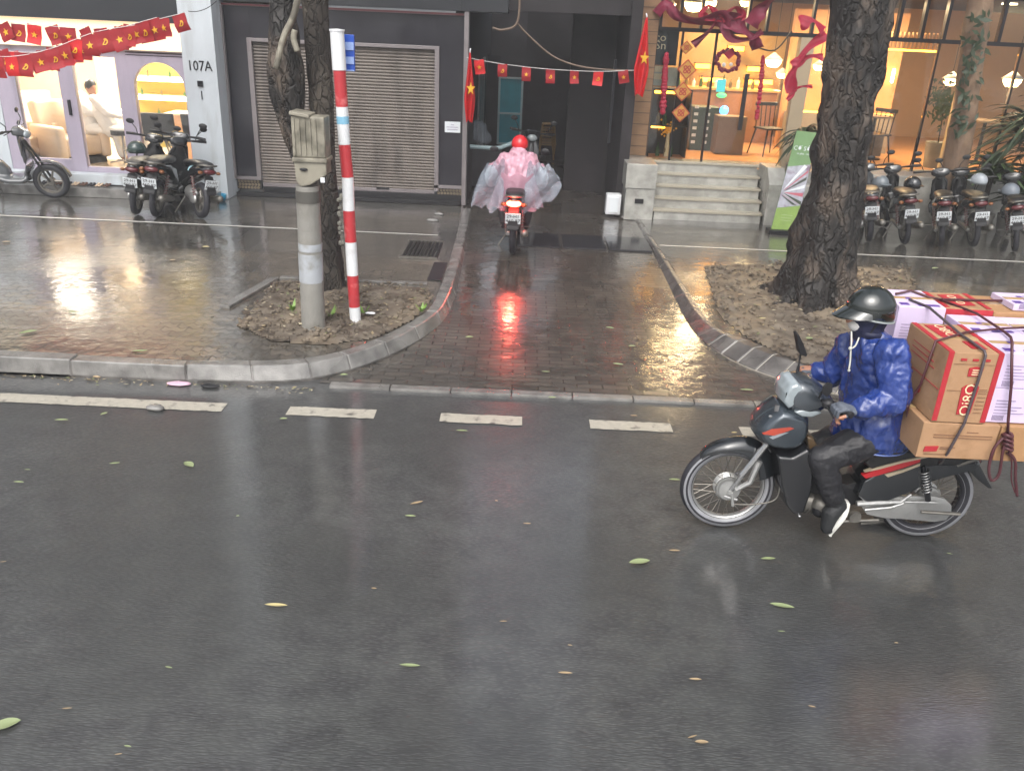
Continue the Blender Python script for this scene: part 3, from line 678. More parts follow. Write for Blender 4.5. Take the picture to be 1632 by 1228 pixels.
# ================================================================ HUMAN HELPER
def limb(g, pts, rs, n=12, flat=1.0, up=None): g.tube(pts, rs, n, rounded=True, flat=flat, up=up)
def person(label, J, k=1.0, vox=.014, group=None, bare=skin, cat='person'):
    """one continuous body; J = joints. k = overall thickness"""
    g = MB(); V = lambda n: Vector(J[n])
    pel, chest, neck, head = V('pelvis'), V('chest'), V('neck'), V('head')
    side = (V('shl')-V('shr')).normalized()
    up = (chest-pel).normalized(); fw = side.cross(up).normalized()*J.get('fw', 1)
    def ring(c, a, b, n=14, u=side, f=fw): return [c+u*a*math.cos(2*math.pi*i/n)+f*b*math.sin(2*math.pi*i/n) for i in range(n)]
    g.rings([ring(pel-up*.09, .09*k, .07*k), ring(pel-up*.04, .155*k, .11*k), ring(pel+up*.06, .15*k, .105*k), ring(pel.lerp(chest, .5), .132*k, .095*k), ring(chest, .165*k, .115*k), ring(chest.lerp(neck, .6), .15*k, .09*k), ring(neck, .06*k, .06*k), ring(neck+(neck-chest).normalized()*.03, .03*k, .03*k)])
    limb(g, [neck-(head-neck)*.2, neck.lerp(head, .6)], [.058*k, .052*k])
    # head
    hf = Vector(J.get('look', fw)).normalized(); hu = Vector((0, 0, 1)); hs = hf.cross(hu).normalized(); hu = hs.cross(hf)
    Rm = Matrix((hs, hf, hu)).transposed()
    g.ball(head, (.075, .095, .115), 16, Rm); g.ball(head+Rm@Vector((0, .03, -.06)), (.055, .06, .06), 12, Rm)
    g.tube([head+Rm@Vector((0, .085, .02)), head+Rm@Vector((0, .112, -.03))], [.008, .016], 8, rounded=True)
    for s in (-1, 1): g.ball(head+Rm@Vector((s*.077, -.005, -.01)), (.012, .022, .033), 8, Rm)
    g.tube([head+Rm@Vector((-.024, .09, -.065)), head+Rm@Vector((.024, .09, -.065))], .009, 6, rounded=True)
    for s in 'lr':
        a, b, c = V('sh'+s), V('el'+s), V('ha'+s)
        limb(g, [a, a.lerp(b, .5), b], [.056*k, .05*k, .041*k]); limb(g, [b, b.lerp(c, .4), c], [.041*k, .038*k, .027*k])
        h, kn, an = V('hi'+s), V('kn'+s), V('an'+s)
        limb(g, [h, h.lerp(kn, .5), kn], [.088*k, .078*k, .058*k]); limb(g, [kn, kn.lerp(an, .35), an], [.057*k, .055*k, .036*k])
        to = V('to'+s); limb(g, [an-Vector((0, 0, .03)), an.lerp(to, .5)-Vector((0, 0, .015)), to], [.038*k, .036*k, .026*k])
    # hands: palm, four fingers and a thumb
    for s in 'lr':
        el, c = V('el'+s), V('ha'+s); d = (c-el).normalized(); gd = Vector(J.get('grip'+s, (0, 0, -1))).normalized()
        ac = Vector(J.get('across'+s, d.cross(gd))).normalized()
        limb(g, [c, c+d*.05], [.026, .032], flat=.6)
        for i in range(4):
            b0 = c+d*.075+ac*(i-1.5)*.02; ln = (.9, 1, .95, .75)[i]
            g.tube([b0-d*.02, b0+d*.028*ln+gd*.01, b0+d*.03*ln+gd*.034, b0+d*.005+gd*.046], [.0105, .0095, .009, .008], 6, rounded=True)
        g.tube([c+d*.025+ac*.03*J.get('th'+s, 1), c+d*.055+ac*.046*J.get('th'+s, 1)+gd*.02, c+d*.075+ac*.035*J.get('th'+s, 1)+gd*.035], [.013, .011, .009], 6, rounded=True)
    o = obj('person', g, bare, fuse=vox, relax=1); tag(o, label, cat, group)
    return o, Rm, head
# ---------------------------------------------------------------- people in the shop: two reclining in white, bent over trays
def shop_person(x, y, z, label, flip=1):
    P = lambda a, b, c: (x+a*flip, y+b, z+c)
    J = dict(pelvis=P(0, 0, .55), chest=P(-.12, -.03, .86), neck=P(-.2, -.05, 1.04), head=P(-.24, -.06, 1.15), shl=P(-.16, .12, 1.0), shr=P(-.16, -.2, 1.0),
             ell=P(.05, .16, .78), elr=P(.06, -.24, .78), hal=P(.28, .08, .74), har=P(.28, -.16, .74), hil=P(.02, .09, .52), hir=P(.02, -.1, .52),
             knl=P(.42, .12, .5), knr=P(.42, -.14, .5), anl=P(.5, .12, .12), anr=P(.5, -.14, .12), tol=P(.64, .12, .06), tor=P(.64, -.14, .06), look=(flip, -.5, -.5), fw=1)
    b, Rm, hd = person(label, J, vox=.016)
    g = MB(); V = lambda n: Vector(J[n])
    limb(g, [V('pelvis'), V('chest'), V('neck')-Vector((0, 0, .04))], [.18, .19, .09])
    for s in 'lr': limb(g, [V('sh'+s), V('el'+s), V('el'+s).lerp(V('ha'+s), .75)], [.075, .065, .05])
    part('white_coat', g, whitecloth, b, fuse=.018, relax=2, disp=lambda c: .012*fbm(c, 9))
    g = MB()
    for s in 'lr': limb(g, [V('hi'+s), V('kn'+s), V('an'+s)], [.1, .078, .06])
    part('trousers', g, whitecloth if flip > 0 else darkcloth, b, fuse=.018, relax=2, disp=lambda c: .01*fbm(c, 9))
    g = MB(); g.ball(hd+Rm@Vector((0, -.025, .03)), (.09, .1, .11), 12, Rm); part('hair', g, hairm, b, smooth=True)
    return b
shop_person(-7.15, 14.25, .44, 'person in white coat with black hair, half hidden behind the lilac door post')
shop_person(-6.75, 14.15, .44, 'person in white leaning forward with arms out over a wheeled stool', 1)
# shoes in a row on the shop ledge
for i in range(9):
    x = -7.3+i*.12; g = MB()
    for s in (0, 1): g.tube([(x+s*.05, 12.72, .3), (x+s*.05, 12.78, .305), (x+s*.05, 12.82, .315)], [.019, .017, .022], 8, flat=.6, rounded=True)
    tag(obj('shoes', g, (darkcloth, leather, mat('brown_shoe', '#5a3a28', .5))[i % 3], smooth=True), 'pair of small shoes on the beauty shop step', 'shoes', 'pairs of shoes on the shop step')
g = MB(); g.lathe([(.0, 0), (.07, 0), (.1, .04), (.11, .1), (.1, .1), (.07, .03), (0, .02)], (-4.62, 12.8, KH), n=18)
tag(obj('blue_bowl', g, mat('blue_plastic', '#2a86a8', .3), smooth=True), 'small bright blue plastic bowl at the foot of the white pillar', 'bowl')

# ================================================================ SHUTTER SHOP
sh = thing('shuttered_shop', 'closed dark grey shop with a wide grey roller shutter and pinkish metal frame', 'shop', (-2.7, 13.4, KH))
def ps(n, g, m, **k): return part(n, g, m, sh, **k)
g = MB(); g.box((-4.527, 13.4, .43), (-4.14, 13.7, 2.9)); g.box((-1.35, 13.4, .43), (-.94, 13.7, 2.9)); g.box((-4.14, 13.4, 2.47), (-1.35, 13.7, 2.9)); ps('dark_cladding', g, charcoal, bevel=.003)
g = MB(); g.box((-4.527, 13.28, 2.96), (-.3, 13.9, 3.5)); g.box((-1.0, 13.27, 2.96), (-.96, 13.279, 3.2)); ps('canopy', g, darkband, bevel=.01); ps('upper_wall', MB().box((-4.527, 13.42, 3.501), (-.86, 14, 13.5)), upper)
for x in (-4.1, -2.3):
    for z in (4.6, 7.6, 10.6): wn = ps('upper_window', MB().box((x, 13.39, z), (x+1.1, 13.419, z+1.4)), alleyd); part('sill', MB().box((x-.05, 13.32, z-.08), (x+1.15, 13.418, z-.001)), framegrey, wn)
g = MB(); g.box((-4.52, 13.35, 2.902), (-.95, 13.42, 2.93)); ps('red_trim', g, redtrim)
g = MB()
g.box((-4.19, 13.36, .43), (-4.12, 13.42, 2.47)); g.box((-1.38, 13.36, .33), (-1.31, 13.42, 2.47)); g.box((-4.12, 13.362, 2.42), (-1.38, 13.42, 2.468))
g.box((-4.527, 13.36, .38), (-4.12, 13.42, .43)); g.box((-1.38, 13.36, .38), (-.94, 13.42, .43)); ps('shutter_frame', g, framegrey, bevel=.004)
g = MB(); g.box((-4.53, 13.3, .4), (-4.5, 13.362, 2.9)); ps('corner_post', g, framegrey, bevel=.004); ps('corner_post', MB().box((-.94, 13.3, KH), (-.87, 13.5, 2.96)), framegrey, bevel=.004)
# slats with real profile
g = MB(); N = 46; z0, z1 = .33, 2.42; prof = []
for i in range(N):
    a = z0+(z1-z0)*i/N; h = (z1-z0)/N
    prof += [(13.438, a), (13.427, a+h*.14), (13.421, a+h*.5), (13.427, a+h*.86), (13.438, a+h*.94)]
g.grid(lambda u, v: Vector((-4.12+2.74*u, prof[min(len(prof)-1, round(v*(len(prof)-1)))][0], prof[min(len(prof)-1, round(v*(len(prof)-1)))][1])), 1, len(prof)-1)
rs = ps('roller_shutter', g, shutterm)
g = MB(); g.box((-4.12, 13.41, .28), (-1.38, 13.47, .335)); part('bottom_rail', g, framegrey, rs, bevel=.004)
g = MB(); g.box((-2.3, 13.395, .32), (-2.1, 13.41, .35)); part('latch', g, metald, rs)
for x0, x1 in ((-4.52, -4.14), (-1.35, -.95)):
    g = MB(); g.box((x0, 13.4, .23), (x1, 13.6, .38)); t = ps('patterned_panel', g, pattd)
    g = MB()
    for i in range(int((x1-x0)/.05)):
        for j in range(3):
            g.lathe([(.008, 0), (.02, 0), (.02, .006), (.008, .006)], (x0+.03+i*.05+.012*(j % 2), 13.391, .255+j*.048), axis='y', n=8, closed=True)
    part('scroll_pattern', g, patt, t)
g = MB(); g.box((-4.1, 13.38, .18), (-.94, 13.62, .28)); g.box((-4.5, 13.25, KH), (-.95, 13.37, .2)); ps('black_plinth', g, black, bevel=.006)
g = MB(); g.box((-1.22, 13.385, 1.24), (-.98, 13.398, 1.4)); nb = ps('notice', g, signwhite, label='small white printed notice beside the shutter')
g = MB()
for k, ln in enumerate((.05, .18, .16)): g.box((-1.1-ln/2, 13.38, 1.35-k*.035), (-1.1+ln/2, 13.384, 1.358-k*.035))
part('notice_lines', g, printg, nb)
# loose cables on the fascia
def cable(name, pts, r, m, label, sag=0, cat='cable', n=6):
    P = [Vector(p) for p in pts]
    if len(P) == 2: P = [P[0].lerp(P[1], t/14)-Vector((0, 0, sag*4*(t/14)*(1-t/14))) for t in range(15)]
    else: P = [Vector(p) for p in catmull3(P)]
    return tag(obj(name, MB().tube(P, r, n), m, smooth=True), label, cat)
def catmull3(P, n=6):
    out = []
    for i in range(len(P)-1):
        a, b, c, d = P[max(i-1, 0)], P[i], P[i+1], P[min(i+2, len(P)-1)]
        for k in range(n):
            t = k/n; out.append(.5*((2*b)+(c-a)*t+(2*a-5*b+4*c-d)*t*t+(3*b-a-3*c+d)*t**3))
    return out+[P[-1]]
cable('brown_cable', [W(825, 38, 13.25), W(848, 62, 13.25), W(885, 92, 13.25), W(935, 108, 13.25), W(1008, 113, 13.25)], .014, cordm, 'thick brown cable hanging across the alley mouth above the little flags')
cable('wall_cable', [W(785, 44, 13.2), W(800, 48, 13.2), W(822, 40, 13.2), W(828, 10, 13.2), W(826, -30, 13.2)], .018, cordm, 'grey cable bundle bending down over the left of the alley mouth')
cable('thin_wire', [W(345, 2, 12.9), W(300, 18, 12.5)], .005, black, 'thin black wire crossing the top of the white pillar', sag=.05)

# ================================================================ ALLEY HOUSE (dark passage)
al = thing('alley_house', 'dark passage house with a deep unlit alley between the shuttered shop and the cafe', 'house', (.4, 13.5, .12))
def pa(n, g, m, **k): return part(n, g, m, al, **k)
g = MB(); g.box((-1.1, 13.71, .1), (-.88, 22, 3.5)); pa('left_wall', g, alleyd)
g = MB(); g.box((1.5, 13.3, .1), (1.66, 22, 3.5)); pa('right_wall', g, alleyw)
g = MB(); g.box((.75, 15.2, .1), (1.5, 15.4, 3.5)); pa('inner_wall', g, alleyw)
g = MB(); g.box((-1.1, 21.8, .1), (1.66, 22, 3.5)); pa('rear_wall', g, alleyw); pa('rear_partition', MB().box((-.02, 19.6, .1), (1.5, 19.7, 3.1)), alleyw); pa('dark_opening_panel', MB().box((-.86, 19.56, .1), (-.56, 19.6, 2.2)), alleyd)  # solid dark panel stands in for the darkness of a doorway
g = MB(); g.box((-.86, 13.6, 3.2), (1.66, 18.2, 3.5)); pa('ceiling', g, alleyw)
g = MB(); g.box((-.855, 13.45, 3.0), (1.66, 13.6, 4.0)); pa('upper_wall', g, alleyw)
g = MB(); g.box((1.3, 13.24, 1.2), (1.335, 13.3, 2.4)); pa('wall_pipe', g, metald)
a, b = W(795, 125, 19.5), W(829, 229, 19.5)
d = pa('blue_door', MB().box((a.x+.02, 19.48, b.z), (b.x, 19.52, a.z)), teal)
g = MB()
for x in (a.x, b.x-.03): g.box((x, 19.45, b.z-.03), (x+.045, 19.479, a.z+.03))
for z in (b.z-.03, (a.z+b.z)/2-.06, a.z): g.box((a.x, 19.453, z), (b.x, 19.478, z+.04))
part('pale_frame', g, tealw, d)
g = MB(); g.box((-.87, 16.2, .3), (-.84, 17.3, 2.2)); g.box((-.87, 17.5, .3), (-.84, 18.2, 2.2)); pa('side_door', g, framegrey)
# stack of plastic stools, every stool a thing
def stool(z, lab):
    t = thing('plastic_stool', lab, 'stool', (0, 0, 0), 'stack of tan plastic stools in the alley')
    g = MB(); g.box((-.14, -.14, .42), (.14, .14, .445)); part('seat', g, plastict, t, bevel=.01)
    for sx in (-1, 1):
        for sy in (-1, 1):
            g = MB(); g.tube([(sx*.12, sy*.12, .43), (sx*.17, sy*.17, 0)], [.022, .017], 4); part('leg', g, plastict, t)
    for q in (-.155, .145): part('rail', MB().box((-.15, q, .3), (.15, q+.01, .33)), plastict, t)
    return t
s0 = stool(0, 'bottom stool of the tan plastic stack standing in the dark alley'); sp = W(870, 249, 19)
s0.location = (sp.x, 19, .13)
ordn = ('second', 'third', 'fourth', 'fifth', 'sixth')
for i in range(5): dup(s0, (sp.x+.005*i, 19, .13+.062*(i+1)), label=('top stool of the tan plastic stack in the dark alley' if i == 4 else ordn[i]+' stool from the ground in the tan plastic stack in the alley'))
# pale pipe barrier, plastic sack, utility box
cable('pale_pipe', [W(742, 233, 14.3), W(790, 236, 14.3), (W(806, 232, 14.3)), W(822, 226, 14.3)], .035, pipeblue, 'pale blue grey pipe rail bending across the left of the dark alley', cat='pipe', n=10)
g = MB(); c = W(760, 208, 15.2); g.ball(c, (.2, .15, .17), 14); g.ball(c+Vector((.1, 0, -.12)), (.17, .14, .12), 12)
tag(obj('plastic_sack', g, clearfilm, fuse=.02, relax=2, disp=lambda c: .03*fbm(c, 7)), 'crumpled clear plastic sack heaped inside the alley left of the blue door', 'sack')
g = MB(); g.ball((c.x+.1, 15.2, .45), (.3, .25, .35), 12); g.box((c.x-.25, 15, .14), (c.x+.45, 15.5, .8))
tag(obj('covered_load', g, darkcloth, fuse=.03, relax=3), 'dark covered heap standing under the plastic sack in the alley', 'heap')
t = thing('utility_box', 'small white utility box on the ground beside the cafe stair block', 'box', (1.47, 13.1, KH))
g = MB(); a = W(978, 310, 13.0); g.box((1.33, 13.0, KH+.02), (1.56, 13.18, a.z)); part('case', g, white_p, t, bevel=.02)
g = MB(); g.box((1.38, 12.985, KH+.06), (1.52, 12.999, a.z-.04)); part('door', g, signwhite, t, bevel=.005)
# rubble at the stair foot
rr = random.Random(4)
for i, (px, py) in enumerate([(985, 342), (997, 347), (1015, 344), (968, 338), (700, 342), (690, 352)]):
    p = G(px, py, KH); g = MB(); g.ball((p.x, p.y, .15), (.06+.02*(i % 3), .04, .03), 8)
    tag(obj('stone', g, kerbm, disp=lambda c: .015*fbm(c, 20)), 'broken grey stone at the side of the alley mouth', 'stone', 'stones at the alley mouth')
# ================================================================ CAFE
cf = thing('cafe', 'warmly lit cafe with wood clad corner, glass front and pale stone steps', 'cafe', (5, 14, KH))
def pc(n, g, m, **k): return part(n, g, m, cf, **k)
FZ = .87; YC = 14.2
g = MB(); g.box((1.661, 13.9, .96), (1.99, 14.5, 3.5)); wc = pc('wood_corner', g, wood)
g = MB()
for k in range(14): g.box((1.655, 13.893, 1.1+k*.17), (1.996, 13.899, 1.106+k*.17))
part('plank_joint', g, black, wc)
g = MB(); g.box((1.95, 13.92, .96), (2.0, 13.98, 3.5)); pc('corner_trim', g, metald)
# podium and steps
g = MB(); g.box((2.0, 13.55, KH), (16, 14.4, FZ)); g.box((1.661, 13.62, KH), (2.0, 14.4, .955)); pc('podium', g, stepm, bevel=.01)
stt = MB(); mm = MB()
for k in range(5):
    z = KH+.162*(k+1)-.008; y = 12.92+.15*k
    stt.box((2.07, y, KH-.02), (3.72, 13.548, z-.035)) if k < 5 else None
    mm.box((2.05, y-.02, z-.034), (3.74, 13.56, z))
sp_ = pc('stairs', stt, stepm, bevel=.004); part('tread', mm, mat('tread_stone', '#a39c8c', .3, var=.08), sp_, bevel=.005)
g = MB(); g.box((1.60, 12.86, KH-.02), (2.046, 13.6, .60)); g.box((1.58, 12.84, .604), (2.046, 13.6, .97)); bl = pc('stair_block', g, stepm, bevel=.012)
g = MB(); g.box((1.75, 12.845, .38), (1.88, 12.859, .45)); part('vent_slot', g, black, bl)
g = MB(); g.prism([(12.86, KH-.02), (12.86, .75), (13.1, .97), (13.6, .97), (13.6, KH-.02)], 'x', 3.76, 4.02); pc('stair_block', g, stepm, bevel=.012)
# floor, ceiling, inner walls
g = MB(); g.box((1.7, 14.41, .6), (16, 20, FZ)); pc('floor', g, floorwood)
g = MB(); g.box((1.7, 19.8, FZ), (16, 20, 3.6)); g.box((1.67, 14.5, FZ), (1.75, 19.8, 3.6)); iw = pc('inner_wall', g, mat('tan_panelled_wall', '#a5805c', .6, var=.05))
g = MB(); g.box((4.85, 16.6, FZ), (6.9, 16.75, 3.3)); pc('terracotta_wall', g, mat('terracotta_wall', '#b07f55', .6, var=.04))
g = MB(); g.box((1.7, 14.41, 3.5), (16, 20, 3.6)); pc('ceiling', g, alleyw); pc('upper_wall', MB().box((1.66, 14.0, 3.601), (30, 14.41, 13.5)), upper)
for x in (2.4, 4.6, 6.8, 9.0):
    for z in (4.6, 7.6, 10.6): wn = pc('upper_window', MB().box((x, 13.97, z), (x+1.2, 13.999, z+1.5)), alleyd); part('sill', MB().box((x-.05, 13.9, z-.08), (x+1.25, 13.998, z-.001)), stepm, wn)
g = MB(); g.box((2.0, 14.1, 2.82), (16, 14.2, 2.88)); g.box((2.0, 14.1, 3.46), (16, 14.2, 3.499))
for x in (2.05, 2.35, 2.68, 3.4, 3.7, 4.4): g.box((x-.02, 14.1, 2.88), (x+.02, 14.2, 3.46))
for x in (5.4, 5.72, 6.1, 6.45, 6.85, 7.3, 7.9, 8.6): g.box((x-.025, 14.1, 2.88), (x+.025, 14.2, 3.46))
pc('transom_frame', g, metald)
for x in (2.42, 2.95, 6.42, 7.7, 8.9): pc('mullion', MB().box((x-.015, 14.12, FZ), (x+.015, 14.18, 2.82)), metald)
pcm = mat('pale_column', '#a8977c', .5, var=.05)
for x0, x1 in ((4.24, 4.46), (6.88, 7.02)): pc('pale_pillar', MB().box((x0, 14.05, FZ), (x1, 14.25, 2.82)), pcm)
for x0, x1 in ((2.0, 2.405), (2.435, 2.935), (2.965, 4.24), (4.46, 6.4), (6.44, 6.88), (7.02, 7.68), (7.72, 8.88), (8.92, 12)):
    g = MB(); g.box((x0, 14.15, FZ), (x1, 14.156, 2.82)); pc('window_pane', g, glass)
g = MB(); g.box((2.0, 14.15, 2.88), (12, 14.156, 3.46)); pc('window_pane', g, glass)
g = MB(); hdl = [W(1192, 118, 14.05), W(1178, 208, 14.05)]; g.box((hdl[0].x-.035, 14.06, hdl[1].z), (hdl[0].x+.035, 14.09, hdl[0].z)); g.box((hdl[0].x-.02, 14.09, hdl[1].z+.1), (hdl[0].x+.02, 14.149, hdl[1].z+.14)); g.box((hdl[0].x-.02, 14.09, hdl[0].z-.14), (hdl[0].x+.02, 14.149, hdl[0].z-.1)); pc('door_handle', g, black, bevel=.01)
# shelves with light strips on the rear wall
def pxbox(g, x0, y0, x1, y1, Y, d=.02):
    a, b, = W(x0, y0, Y), W(x1, y1, Y); g.box((a.x, Y, b.z), (b.x, Y+d, a.z))
YB = 18.2
bs_ = thing('back_shelves', 'tall cafe back wall shelves glowing with yellow light strips behind the glass door', 'shelves', (3.9, YB, FZ))
g = MB(); g.box((2.9, YB+.3, FZ), (5.3, YB+.34, 2.9)); part('backboard', g, mat('shelf_back', '#a88a5c', .5, var=.06), bs_)
g = MB(); l2 = MB()
for x0, y0, x1 in ((1112, 100, 1135), (1120, 122, 1160), (1120, 143, 1165), (1165, 72, 1190), (1196, 105, 1215), (1192, 126, 1215), (1220, 126, 1236), (1192, 147, 1210), (1215, 147, 1233), (1145, 165, 1185), (1190, 172, 1240)):
    a = W(x0, y0, YB); b = W(x1, y0, YB); g.box((a.x-.02, YB, a.z-.02), (b.x+.02, YB+.299, a.z)); l2.box((a.x, YB+.18, a.z-.11), (b.x, YB+.21, a.z-.021))
part('shelf', g, wood, bs_); part('light_strip', l2, ledo, bs_)
g = MB(); g.box((2.95, 17.2, FZ), (4.9, 17.7, FZ+.95)); ct_ = tag(obj('counter', g, mat('counter_front', '#8a5f40', .4, var=.1), bevel=.01), 'brown wooden cafe counter below the glowing shelves', 'counter')
g = MB(); g.box((2.9, 17.15, FZ+.951), (4.95, 17.75, FZ+.99)); part('countertop', g, mat('counter_top', '#c69a5e', .3), ct_)
rr = random.Random(8)
for i in range(12):
    x = 3.0+i*.145; g = MB(); h = rr.uniform(.14, .24); g.lathe([(0, 0), (.035, 0), (.035, h*.6), (.012, h*.8), (.012, h), (0, h)], (x, 17.4, FZ+.99), n=8)
    tag(obj('bottle', g, (greenb, bottle, whitecloth)[i % 3]), 'bottle standing on the cafe counter', 'bottle', 'bottles on the cafe counter')
def box_thing(name, label, cat, x0, y0, x1, y1, Y, m, d=.03, **k):
    g = MB(); pxbox(g, x0, y0, x1, y1, Y, d); return tag(obj(name, g, m, **k), label, cat)
box_thing('display_screen', 'small glowing blue green screen in the middle of the cafe counter', 'screen', 1144, 126, 1155, 147, 17, mat('lit_screen', '#1f6f80', .3, emit=.8, emcol='#2aa0b0'))
g = MB(); c = W(1154, 176, 16.9); g.ball(c, .09, 12); tag(obj('blue_lamp', g, mat('blue_lit_globe', '#4a9ae0', .3, emit=2.5, emcol='#4aa0ff'), smooth=True), 'round glowing blue lamp on the counter', 'lamp')
g = MB(); p = W(1150, 152, 16.9); g.ball(p, (.1, .05, .05), 10); tag(obj('green_lamp', g, mat('green_glow', '#40c060', .3, emit=1.5, emcol='#40e070'), smooth=True), 'small green glowing ornament under the blue screen', 'lamp')
g = MB(); a, b = W(1105, 170, 15.6), W(1140, 228, 15.6)
gc = tag(obj('display_cabinet', MB().box((a.x, 15.6, FZ), (b.x, 16.1, a.z)), mat('dark_green_cabinet', '#22382c', .4, var=.1), bevel=.01), 'dark green display cabinet left of the cafe aisle', 'cabinet')
g = MB()
for k in range(6): g.box((a.x+.03, 15.58, FZ+.12+k*.12), (a.x+.1, 15.599, FZ+.17+k*.12)); g.box((a.x+.25, 15.58, FZ+.12+k*.12), (a.x+.31, 15.599, FZ+.17+k*.12))
part('white_label', g, signwhite, gc)
a, b = W(1146, 185, 15.2), W(1183, 246, 15.2)
tag(obj('wooden_plinth', MB().box((a.x, 15.2, FZ), (b.x, 15.6, a.z)), mat('grey_wood', '#6d5742', .5, var=.1), bevel=.01), 'tall brown wooden plinth standing in the cafe doorway', 'plinth')
# chairs
def cafe_chair(lab):
    t = thing('cafe_chair', lab, 'chair', (0, 0, 0), 'dark slim cafe chairs')
    g = MB(); g.box((-.21, -.21, .44), (.21, .21, .47)); part('seat', g, metald, t, bevel=.008)
    for sx in (-1, 1):
        for sy in (-1, 1):
            g = MB(); g.tube([(sx*.17, sy*.17, .45), (sx*.24, sy*.24, 0)], [.018, .012], 6); part('leg', g, metald, t)
    g = MB(); g.box((-.22, .2, .82), (.22, .23, .88))
    for k in range(5): g.tube([(-.18+k*.09, .18, .46), (-.19+k*.095, .215, .84)], .01, 5)
    part('backrest', g, metald, t)
    return t
ch = cafe_chair('dark spindle-back chair right of the cafe doorway'); p = W(1222, 240, 15.4); ch.location = (p.x, 15.4, FZ); ch.rotation_euler = (0, 0, R(20))
p = W(1388, 235, 15.2); dup(ch, (p.x, 15.2, FZ), (0, 0, R(-60)), label='dark spindle-back chair just right of the thick tree trunk')
# terracotta room: led, wainscot, bench, counter with trays, lamps
a = W(1392, 181, 16.45); b = W(1545, 186, 16.45)
dd = thing('wall_bench', 'dark upholstered bench against the terracotta cafe wall', 'bench', (5.9, 16.2, FZ))
g = MB(); g.box((4.9, 16.35, FZ), (6.86, 16.58, a.z-.03)); part('backrest', g, mat('greige_wainscot', '#85786b', .6, var=.1), dd)
g = MB(); g.box((4.9, 16.38, a.z-.028), (6.86, 16.44, a.z)); part('light_strip', g, ledo, dd)
g = MB(); g.box((5.3, 15.9, FZ), (6.6, 16.34, FZ+.42)); part('seat', g, mat('dark_bench', '#3d3734', .5, var=.1), dd, bevel=.02)
def table(x, y, lab):
    t = thing('cafe_table', lab, 'table', (x, y, FZ), 'round cafe tables')
    g = MB(); g.lathe([(0, .72), (.33, .72), (.33, .75), (0, .75)], (x, y, FZ), n=24); part('tabletop', g, mat('table_top', '#7a6a5c', .3), t)
    g = MB(); g.lathe([(.0, 0), (.22, 0), (.22, .02), (.03, .04), (.03, .72), (0, .72)], (x, y, FZ), n=16); part('pedestal', g, metald, t); return t
table(6.2, 15.5, 'round table before the bench in the terracotta part of the cafe'); table(8.2, 15.6, 'round table behind the right hand palms')
g = MB(); pp = W(1483, 268, 14.75); g.lathe([(0, 0), (.13, 0), (.17, .42), (.15, .42), (.12, .36), (0, .36)], (pp.x, 14.75, FZ), n=20)
tag(obj('plant_pot', g, concrete, smooth='auto'), 'tapering pale grey concrete pot just inside the right cafe window', 'pot')
g = MB(); a = W(1425, 62, 15.6)
for k in range(26): g.box((5.3+k*.07, 15.5, 2.72), (5.33+k*.07, 15.56, 2.98))
vl = tag(obj('slat_valance', g, wood), 'row of vertical wooden slats hanging under the ceiling at the right window', 'valance')
g = MB(); g.box((5.3, 15.6, 2.68), (7.1, 15.63, 2.71)); part('light_strip', g, ledo, vl)
def pendant(px, py, Y, lab, s=1., e=10):
    p = W(px, py, Y); t = thing('pendant_lamp', lab, 'lamp', p, 'lit pendant lamps in the cafe')
    g = MB(); g.lathe([(0, .0), (.07*s, .01), (.105*s, .06*s), (.11*s, .1*s), (.0, .1*s)], p-Vector((0, 0, .05)), n=20); part('lamp_bowl', g, bulb, t, smooth=True)
    g = MB(); g.lathe([(.135*s, .1*s), (.06*s, .16*s), (.015, .2*s), (0, .2*s)], p-Vector((0, 0, .05)), n=20); part('shade_cap', g, whitecloth, t, smooth=True)
    g = MB(); g.tube([p+Vector((0, 0, .1)), (p.x, p.y, 3.5)], .006, 5); part('cord', g, black, t)
    l = bpy.data.lights.new('lamp', 'POINT'); l.energy = e; l.color = (1, .76, .45); l.shadow_soft_size = .1
    o = bpy.data.objects.new('lamp_light', l); C.objects.link(o); o.parent = t; o.location = (0, 0, -.12)
pendant(1515, 132, 15.3, 'glowing pendant lamp in the middle of the right cafe window', 1.15, 16); pendant(1612, 134, 15.0, 'glowing pendant lamp above the palms at the right edge', 1.3, 16)
pendant(1232, 103, 16.6, 'glowing pendant lamp high right of the cafe door', 1.3); pendant(1246, 121, 17.6, 'small glowing pendant lamp right of and lower than the one by the cafe door', 1.0)
pendant(1305, 108, 15.6, 'glowing pendant lamp seen left of the thick tree trunk', .9)
pendant(1068, 10, 15.2, 'small crystal pendant lamp at the far upper left of the cafe window', .8, 5); pendant(1132, 8, 15.4, 'small crystal pendant lamp right of the bright crystal one', .9, 5); pendant(1188, 6, 15.2, 'small crystal pendant lamp above the maroon swag', .8, 5)
pendant(1105, 14, 15.2, 'bright crystal pendant lamp at the upper left of the cafe window', 1.4, 14)
a, b = W(1425, 112, 16.5), W(1420, 130, 16.5)
g = MB(); g.tube([(a.x, 16.5, b.z), (a.x, 16.5, a.z)], .03, 10, rounded=True); tag(obj('wall_sconce', g, bulb), 'small vertical glowing wall sconce on the terracotta wall', 'lamp')
